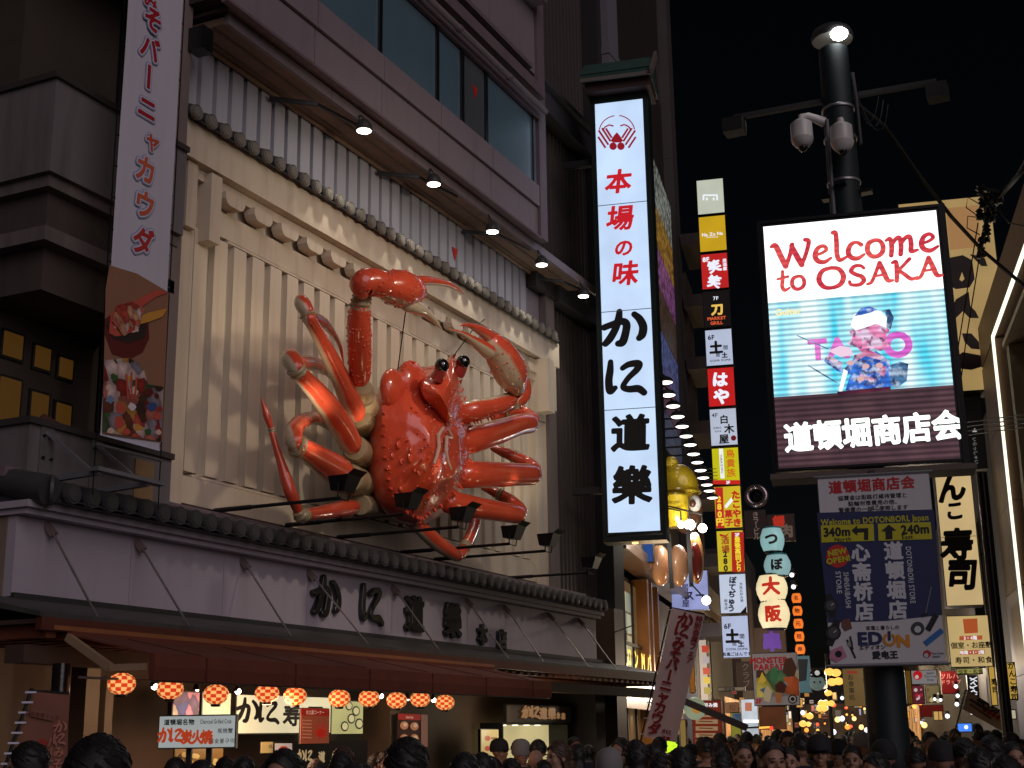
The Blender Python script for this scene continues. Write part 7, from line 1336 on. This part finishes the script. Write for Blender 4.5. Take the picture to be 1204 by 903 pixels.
def person_meshes(kind):
    """body facing -y, 1.70 m tall, feet at z = 0; one skin grown over the limbs (voxel remesh)"""
    rnd = random.Random(kind); fem = kind in (2, 5); b = MB(); sh = .175 if fem else .20
    for sg in (-1, 1):
        st_ = .10 * sg * (1 if kind % 2 else -1)         # one foot ahead
        capsule(b, (sg * .09, 0, .88), (sg * .10, st_ * .5 - .01, .48), .088, .06); capsule(b, (sg * .10, st_ * .5 - .01, .48), (sg * .10, st_, .09), .056, .042)
        capsule(b, (sg * .10, st_ + .03, .045), (sg * .115, st_ - .13, .035), .042, .034)
        el = (sg * (sh + .07), .02, 1.10); wr = (sg * (sh + .05), -.08, .86)
        if kind in (3, 5): wr = (sg * (sh - .10), -.26, 1.24); el = (sg * (sh + .06), -.06, 1.12)
        capsule(b, (sg * sh, 0, 1.38), el, .052, .042); capsule(b, el, wr, .042, .028)
        d = (Vector(wr) - Vector(el)).normalized(); side = d.cross(Vector((0, 1, 0))).normalized() if abs(d.y) < .7 else Vector((1, 0, 0)); nrm = d.cross(side)
        pc = Vector(wr) + d * .05; capsule(b, Vector(wr), pc + d * .01, .024, .030, 4, 12, 1.)
        for k, (o, L) in enumerate(((-.030, .062), (-.010, .075), (.010, .070), (.029, .055))):
            q0 = pc + side * o + d * .025; q1 = q0 + d * L * .5 + nrm * .006; q2 = q1 + d * L * .4 + nrm * .022; capsule(b, q0, q1, .0092, .0088, 4, 8); capsule(b, q1, q2, .0088, .0078, 4, 8)
        q0 = Vector(wr) + d * .02 + side * .022 * -sg; q1 = q0 + d * .035 - side * .028 * sg; capsule(b, q0, q1, .012, .0105, 4, 8); capsule(b, q1, q1 + d * .03 - side * .004 * sg, .0105, .009, 4, 8)
    b.ball((0, .0, .95), (.165, .115, .12)); b.ball((0, .0, 1.12), (.145, .105, .17)); b.ball((0, .0, 1.30), (sh - .01, .118, .17)); capsule(b, (-sh + .01, .005, 1.39), (sh - .01, .005, 1.39), .055, .055)
    capsule(b, (0, .012, 1.38), (0, .0, 1.52), .060, .052)
    # head: cranium, jaw, brow, cheeks, nose, lips, chin, ears
    b.ball((0, .012, 1.605), (.076, .092, .092), 20, 14); b.ball((0, -.022, 1.545), (.056, .062, .062), 16, 12); b.ball((0, -.060, 1.502), (.026, .022, .018))
    for sg in (-1, 1): b.ball((sg * .036, -.052, 1.555), (.026, .024, .026)); b.ball((sg * .077, .012, 1.575), (.011, .020, .031)); b.ball((sg * .03, -.070, 1.607), (.026, .012, .009))
    capsule(b, (0, -.080, 1.592), (0, -.098, 1.562), .009, .013, 4, 8); b.ball((-.013, -.086, 1.557), (.010, .010, .008)); b.ball((.013, -.086, 1.557), (.010, .010, .008))
    b.ball((0, -.080, 1.530), (.022, .010, .0058)); b.ball((0, -.078, 1.520), (.019, .010, .0062))
    # open collar and hood bulk on some
    b.ball((0, .02, 1.425), (.10, .085, .045))
    if kind in (1, 4): b.ball((0, .10, 1.42), (.115, .055, .075))
    me = b.mesh('person_source', [clm, skinm, trm]); o = bpy.data.objects.new('person_source', me); col.objects.link(o)
    r_ = o.modifiers.new('r', 'REMESH'); r_.mode = 'VOXEL'; r_.voxel_size = .0095; r_.use_smooth_shade = True; s_ = o.modifiers.new('s', 'SMOOTH'); s_.factor = .5; s_.iterations = 2
    dg = bpy.context.evaluated_depsgraph_get(); dg.update(); out = bpy.data.meshes.new_from_object(o.evaluated_get(dg)); bpy.data.objects.remove(o)
    out.name = 'person_body'; out.materials.clear(); [out.materials.append(x) for x in (clm, skinm, trm)]
    idx = []
    for p in out.polygons:
        c = p.center; hand = (c - Vector(wr)).length < .16 or (c - Vector((-wr[0], wr[1], wr[2]))).length < .16
        near = min((c - Vector(wr)).dot(d), 9); mi = 0
        if c.z > 1.452 - .03 * (c.y < -.03): mi = 1
        elif c.z < .86: mi = 2
        if hand:
            for sg in (-1, 1):
                w0 = Vector((sg * abs(wr[0]), wr[1], wr[2])); e0 = Vector((sg * abs(el[0]), el[1], el[2])); dd = (w0 - e0).normalized()
                if (c - w0).length < .16 and (c - w0).dot(dd) > -.005 and abs(c.x - w0.x) < .075: mi = 1
        idx.append(mi)
    out.polygons.foreach_set('material_index', idx); out.polygons.foreach_set('use_smooth', [True] * len(idx))
    # hair cap
    h = MB(); cx_, cy_, cz_ = 0, .016, 1.612; long_ = kind in (2, 5); bald = kind == 6
    seg, rg = 34, 20; vs = []
    for i in range(rg + 1):
        for k in range(seg):
            ph = 2 * math.pi * k / seg; front = max(0, -math.sin(ph)) ; side_ = abs(math.cos(ph))
            lim = math.pi * (.60 - .27 * front ** 1.5 - (.04 * side_)) if not long_ else math.pi * (.66 - .32 * front ** 1.3)
            th = lim * i / rg; q = 1 + .055 * noise.noise(Vector((math.cos(ph) * 3.2, math.sin(ph) * 3.2, th * 3 + kind * 7))) + .035 * noise.noise(Vector((math.cos(ph) * 11, math.sin(ph) * 11, th * 9 + kind)))
            x, y, z = math.sin(th) * math.cos(ph), math.sin(th) * math.sin(ph), math.cos(th)
            vs.append((cx_ + x * .089 * q, cy_ + y * .105 * q, cz_ + z * .108 * q))
    if long_:
        for j in range(1, 9):
            for k in range(seg):
                x, y, z = vs[rg * seg + k]; front = max(0, -math.sin(2 * math.pi * k / seg)); dr = j * .030 * (1 - min(1, front * 1.5)); vs.append((x * (1 + .035 * j - .004 * j * j), y + .006 * j + .004 * math.sin(k * 3), z - dr))
    nn = len(vs) // seg; h.add(vs, [(i * seg + k, (i + 1) * seg + k, (i + 1) * seg + (k + 1) % seg, i * seg + (k + 1) % seg) for i in range(nn - 1) for k in range(seg)])
    rnd2 = random.Random(kind * 3)
    for _ in range(0 if bald else 170):                # tufts
        a = rnd2.uniform(0, 6.28); th = rnd2.uniform(0, 1.5); x, y, z = math.sin(th) * math.cos(a), math.sin(th) * math.sin(a), math.cos(th)
        if y < -.55: continue
        p = Vector((cx_ + x * .088, cy_ + y * .104, cz_ + z * .107)); n_ = Vector((x, y, z * .8)).normalized(); t_ = Vector((-math.sin(a), math.cos(a), -.6)).normalized(); h.tube([p, p + n_ * .004 + t_ * .018, p + n_ * .001 + t_ * .038], [.006, .005, .001], 5)
    hair = None if bald else h.mesh('hair', hairb if kind == 5 else hairm, True)
    cap_ = None
    if kind in (3, 7):                                 # cap or knitted hat
        c = MB(); pr_ = [(.10, -.035), (.104, .0), (.100, .045), (.085, .085), (.05, .112), (.008, .12)] if kind == 3 else [(.104, -.045), (.108, -.01), (.106, .05), (.088, .10), (.05, .13), (.008, .14)]
        c.lathe((0, .014, 1.625), pr_, 26); c.v = [(x, .014 + (y - .014) * 1.14, z) for x, y, z in c.v]
        if kind == 3: c.prism([(-.075, -.085), (.075, -.085), (.068, -.135), (.035, -.165), (-.035, -.165), (-.068, -.135)], 1.612, 1.620, 'z')
        cap_ = c.mesh('cap' if kind == 3 else 'knitted_hat', clm, True)
    e = MB(); 
    for sg in (-1, 1): e.ball((sg * .030, -.0785, 1.588), (.0125, .0075, .0065), 10, 7)
    ee = e.mesh('eyes', mat('dark_eye', (.02, .015, .012), .15), True)
    br = MB()
    for sg in (-1, 1): br.tube([(sg * .016, -.0875, 1.607), (sg * .032, -.0865, 1.611), (sg * .047, -.077, 1.606)], [.0028, .0035, .002], 5)
    return out, hair, cap_, ee, br.mesh('eyebrows', hairm)
KM = {k: person_meshes(k) for k in range(8)}
jackets = [((.012, .012, .014), 'black'), ((.02, .024, .04), 'navy'), ((.05, .05, .055), 'dark grey'), ((.035, .03, .022), 'dark olive'), ((.06, .035, .025), 'brown'), ((.13, .13, .14), 'grey'), ((.09, .02, .02), 'dark red'), ((.22, .20, .18), 'beige')]
hats = {3: ((.012, .012, .014), 'a black cap'), 7: ((.20, .19, .19), 'a grey knitted hat')}
hdesc = {0: 'short black hair', 1: 'short black hair and a hood', 2: 'long black hair', 3: 'a black cap', 4: 'short black hair and a hood', 5: 'long brown hair', 6: 'a bald head', 7: 'a grey knitted hat'}
def make_person(x, y, height, kind, yaw, jc, label, group='people in the street crowd'):
    t = empty('person', label, 'person', (x, y, 0), yaw, group); s = height / 1.722; t.scale = (s, s, s)
    bm, hm, cm, em_, bb = KM[kind]
    o = inst(bm, 'body', t, (0, 0, 0)); o.color = (*jc, 1)
    if hm: inst(hm, 'hair', t, (0, 0, 0))
    if cm: o = inst(cm, cm.name.split('.')[0], t, (0, 0, 0)); o.color = (*hats[kind][0], 1)
    inst(em_, 'eyes', t, (0, 0, 0)); inst(bb, 'eyebrows', t, (0, 0, 0)); return t
placed = []
def facing(x, y, away):                                # yaw so that the -y face looks along or against the viewing line
    a = math.atan2(y, x); return a + R(-90) if not away and False else (a - R(90) if not away else a + R(90))
def put_px(u, vtop, wpx, kind, turn, jc, label, hgt=None):
    """head top at (u, vtop), head width wpx"""
    D = .185 * FL / wpx; p = WD(u, vtop, D); a = math.atan2(p.y, p.x)
    placed.append((p.x, p.y)); return make_person(p.x, p.y, p.z, kind, a - R(90) + R(turn), jc, label)
# turn 0 looks at the viewer, 180 shows the back of the head
PP = [(118, 862, 72, 1, 175, 0, 'person with black hair seen from behind, the largest dark head at the lower left'),
      (478, 866, 50, 0, 185, 0, 'person with bushy black hair seen from behind in front of the dark menu poster'),
      (547, 884, 38, 4, 170, 1, 'person with black hair seen from behind, low between menu poster and menu board'),
      (405, 877, 26, 5, 150, 4, 'person with brown hair seen from behind below the sushi photo panel'),
      (207, 890, 27, 1, 180, 0, 'person seen from behind low under the charcoal crab sign'), (236, 893, 30, 2, 190, 2, 'long haired person seen from behind under the right end of the charcoal crab sign'),
      (266, 889, 26, 0, 170, 0, 'person seen from behind just right of the charcoal crab sign'), (287, 888, 28, 4, 180, 1, 'hooded person seen from behind under the sushi sign'),
      (318, 894, 30, 1, 185, 0, 'hooded person seen from behind under the black counter cloth'), (345, 896, 24, 0, 160, 3, 'person seen from behind under the souvenir poster'), (372, 892, 22, 2, 180, 0, 'long haired person under the right part of the souvenir poster'),
      (446, 884, 22, 2, 70, 2, 'person in profile under the dark poster, facing the counter'), (432, 888, 17, 0, 20, 0, 'small face behind the counter left of the bushy black head'),
      (588, 870, 18, 3, 60, 0, 'person in a cap in front of the left side of the display window'), (609, 869, 17.5, 0, -10, 2, 'young man facing the camera in front of the bright display window'),
      (632, 869, 20, 4, 200, 0, 'person seen from behind in front of the centre of the display window'), (630, 879, 21, 6, 165, 5, 'bald man seen from behind below the display window'),
      (655, 870, 26, 5, -60, 4, 'brown haired woman in profile at the right of the display window'), (676, 866, 17, 0, 20, 1, 'man beside the right edge of the display window'), (678, 874, 22, 2, 190, 0, 'long haired person right of the display window'),
      (566, 888, 26, 1, 180, 0, 'hooded person seen from behind under the entrance menu board'), (600, 891, 28, 0, 190, 1, 'dark haired person seen from behind at the bottom centre'), (640, 893, 26, 2, 175, 0, 'long haired person seen from behind at the bottom under the bald man'),
      (716, 885, 29, 7, 175, 2, 'person in a grey knitted hat seen from behind'), (728, 868, 20, 0, -40, 0, 'smiling man in near profile just left of the slanting banner'), (747, 869, 22, 4, 180, 0, 'hooded person seen from behind at the foot of the slanting banner'),
      (775, 866, 18, 1, 180, 0, 'person seen from behind against the green lamp sign'), (800, 878, 34, 2, 185, 0, 'wide dark head seen from behind under the red menu stand'), (776, 884, 30, 0, 175, 1, 'person seen from behind low under the slanting banner'),
      (830, 866, 22, 4, 180, 0, 'person seen from behind in front of the red menu stand'), (873, 871, 25, 0, 15, 3, 'man facing the camera with a hand near his chin below the white lit shop'), (848, 882, 27, 1, 185, 0, 'hooded person seen from behind left of the man facing the camera'),
      (926, 877, 26, 0, 0, 0, 'young man looking at the camera below the dessert board'), (962, 866, 25, 3, 5, 0, 'man in a black cap facing the camera below the warm globe lamps'), (902, 880, 26, 2, 10, 2, 'long haired woman facing the camera left of the young man'),
      (1001, 876, 24, 0, -5, 4, 'man facing the camera immediately left of the teal pole'), (985, 871, 21, 3, -15, 6, 'person in a cap behind the man beside the teal pole'), (945, 868, 18, 5, 20, 1, 'brown haired person facing the camera below the round mascot sign'),
      (1014, 864, 16, 7, 30, 7, 'person in a pale grey hat beside the teal pole'), (1106, 873, 27, 3, 175, 0, 'person in a black cap with a small white mark, right of the pole'), (1075, 878, 24, 1, 180, 0, 'hooded person seen from behind directly right of the pole'),
      (1133, 867, 27, 0, 180, 1, 'person seen from behind under the blue glowing screen'), (1164, 864, 30, 4, 185, 0, 'hooded person seen from behind under the tilted tan banner'), (1150, 877, 34, 1, 170, 0, 'large dark head seen from behind at lower right'),
      (1190, 871, 26, 2, 20, 4, 'long haired person facing the camera at the right edge'), (1120, 866, 17, 5, -20, 6, 'brown haired person facing the camera left of the blue glowing screen'), (1092, 868, 17, 0, 10, 3, 'small face in the crowd right of the teal pole'),
      (1180, 888, 44, 0, 180, 0, 'very near dark head at the bottom right corner')]
for i, (u, v, w_, k, tr, j, lab) in enumerate(PP): make_person_ = put_px(u, v, w_, k, tr, jackets[j][0], lab)
# mark on the cap
rnd = random.Random(77); n_ = 0; tries = 0; LABS = set()
sides = ['left', 'right']
def region(x, y):
    s_ = x * math.cos(A2) + y * math.sin(A2); t_ = -x * math.sin(A2) + y * math.cos(A2)
    if s_ < 24: return y < 7.2 and y > .10 * x - .3 and t_ > -2.2
    return -2.3 < t_ < 3.6
while n_ < 165 and tries < 9000:
    tries += 1; D = 6.5 + rnd.random() ** 1.0 * 48; u = rnd.uniform(-10, 1214)
    p = WD(u, 860, D)
    if not region(p.x, p.y) or min(math.hypot(p.x - a, p.y - b) for a, b in placed) < (.52 if D < 30 else .45): continue
    if math.hypot(p.x - px, p.y - py) < .5: continue
    if D < 15 and n_ > 60: continue
    h_ = min(1.86, max(1.52, rnd.gauss(1.665, .075))); k = rnd.choice([0, 0, 0, 1, 2, 2, 4, 5, 0, 1, 4, 0, 2, 3, 7]); away = rnd.random() < .55
    if h_ > 1.78 and D < 14: h_ = 1.7
    a = math.atan2(p.y, p.x); tr = rnd.gauss(180 if away else 0, 28); jc, jn = rnd.choice(jackets[:7] + jackets[:3])
    placed.append((p.x, p.y)); n_ += 1
    LM = [(60, 'the leaning corner banner'), (150, 'the leftmost lantern'), (230, 'the charcoal crab sign'), (310, 'the sushi sign'), (370, 'the souvenir poster'), (430, 'the sushi photo panel'), (485, 'the dark menu poster'), (530, 'the rightmost lantern'),
          (577, 'the entrance menu board'), (628, 'the display window'), (690, 'the restaurant end pier'), (730, 'the neon katakana'), (775, 'the slanting banner'), (815, 'the oval shop sign'), (836, 'the red menu stand'), (862, 'the stacked signs'), (885, 'the white lit shop'),
          (912, 'the dessert board'), (936, 'the orange lantern column'), (960, 'the round mascot sign'), (980, 'the warm globe lamps'), (1010, 'the tan shop banner'), (1045, 'the teal pole'), (1075, 'the pink shop display'), (1100, 'the cream lantern pair'),
          (1118, 'the drugstore banner'), (1136, 'the blue glowing screen'), (1160, 'the tilted tan banner'), (1178, 'the black pole'), (1200, 'the white portal strip')]
    lm = min(LM, key=lambda q: abs(q[0] - u))[1]; dp = 'close' if D < 11 else 'nearer' if D < 17 else 'midway' if D < 26 else 'farther' if D < 38 else 'distant'
    lab = '%s person, %s clothes, %s%s, %s' % (dp, jn, hdesc[k].replace('a bald', 'bald').replace('short black hair and a hood', 'hooded black hair').replace('a grey', 'grey').replace('a black', 'black'), ' from behind' if away else ' facing us', 'below ' + lm.replace('the ', ''))
    while lab in LABS: lab = lab.replace('person,', 'shorter person,', 1) if 'shorter' not in lab else lab.replace('shorter', 'taller') if 'taller' not in lab and lab.replace('shorter', 'taller') not in LABS else lab.replace('below', 'left below', 1)
    LABS.add(lab); make_person(p.x, p.y, h_, k, a - R(90) + R(tr), jc, lab)
bpy.data.objects.remove(_to)
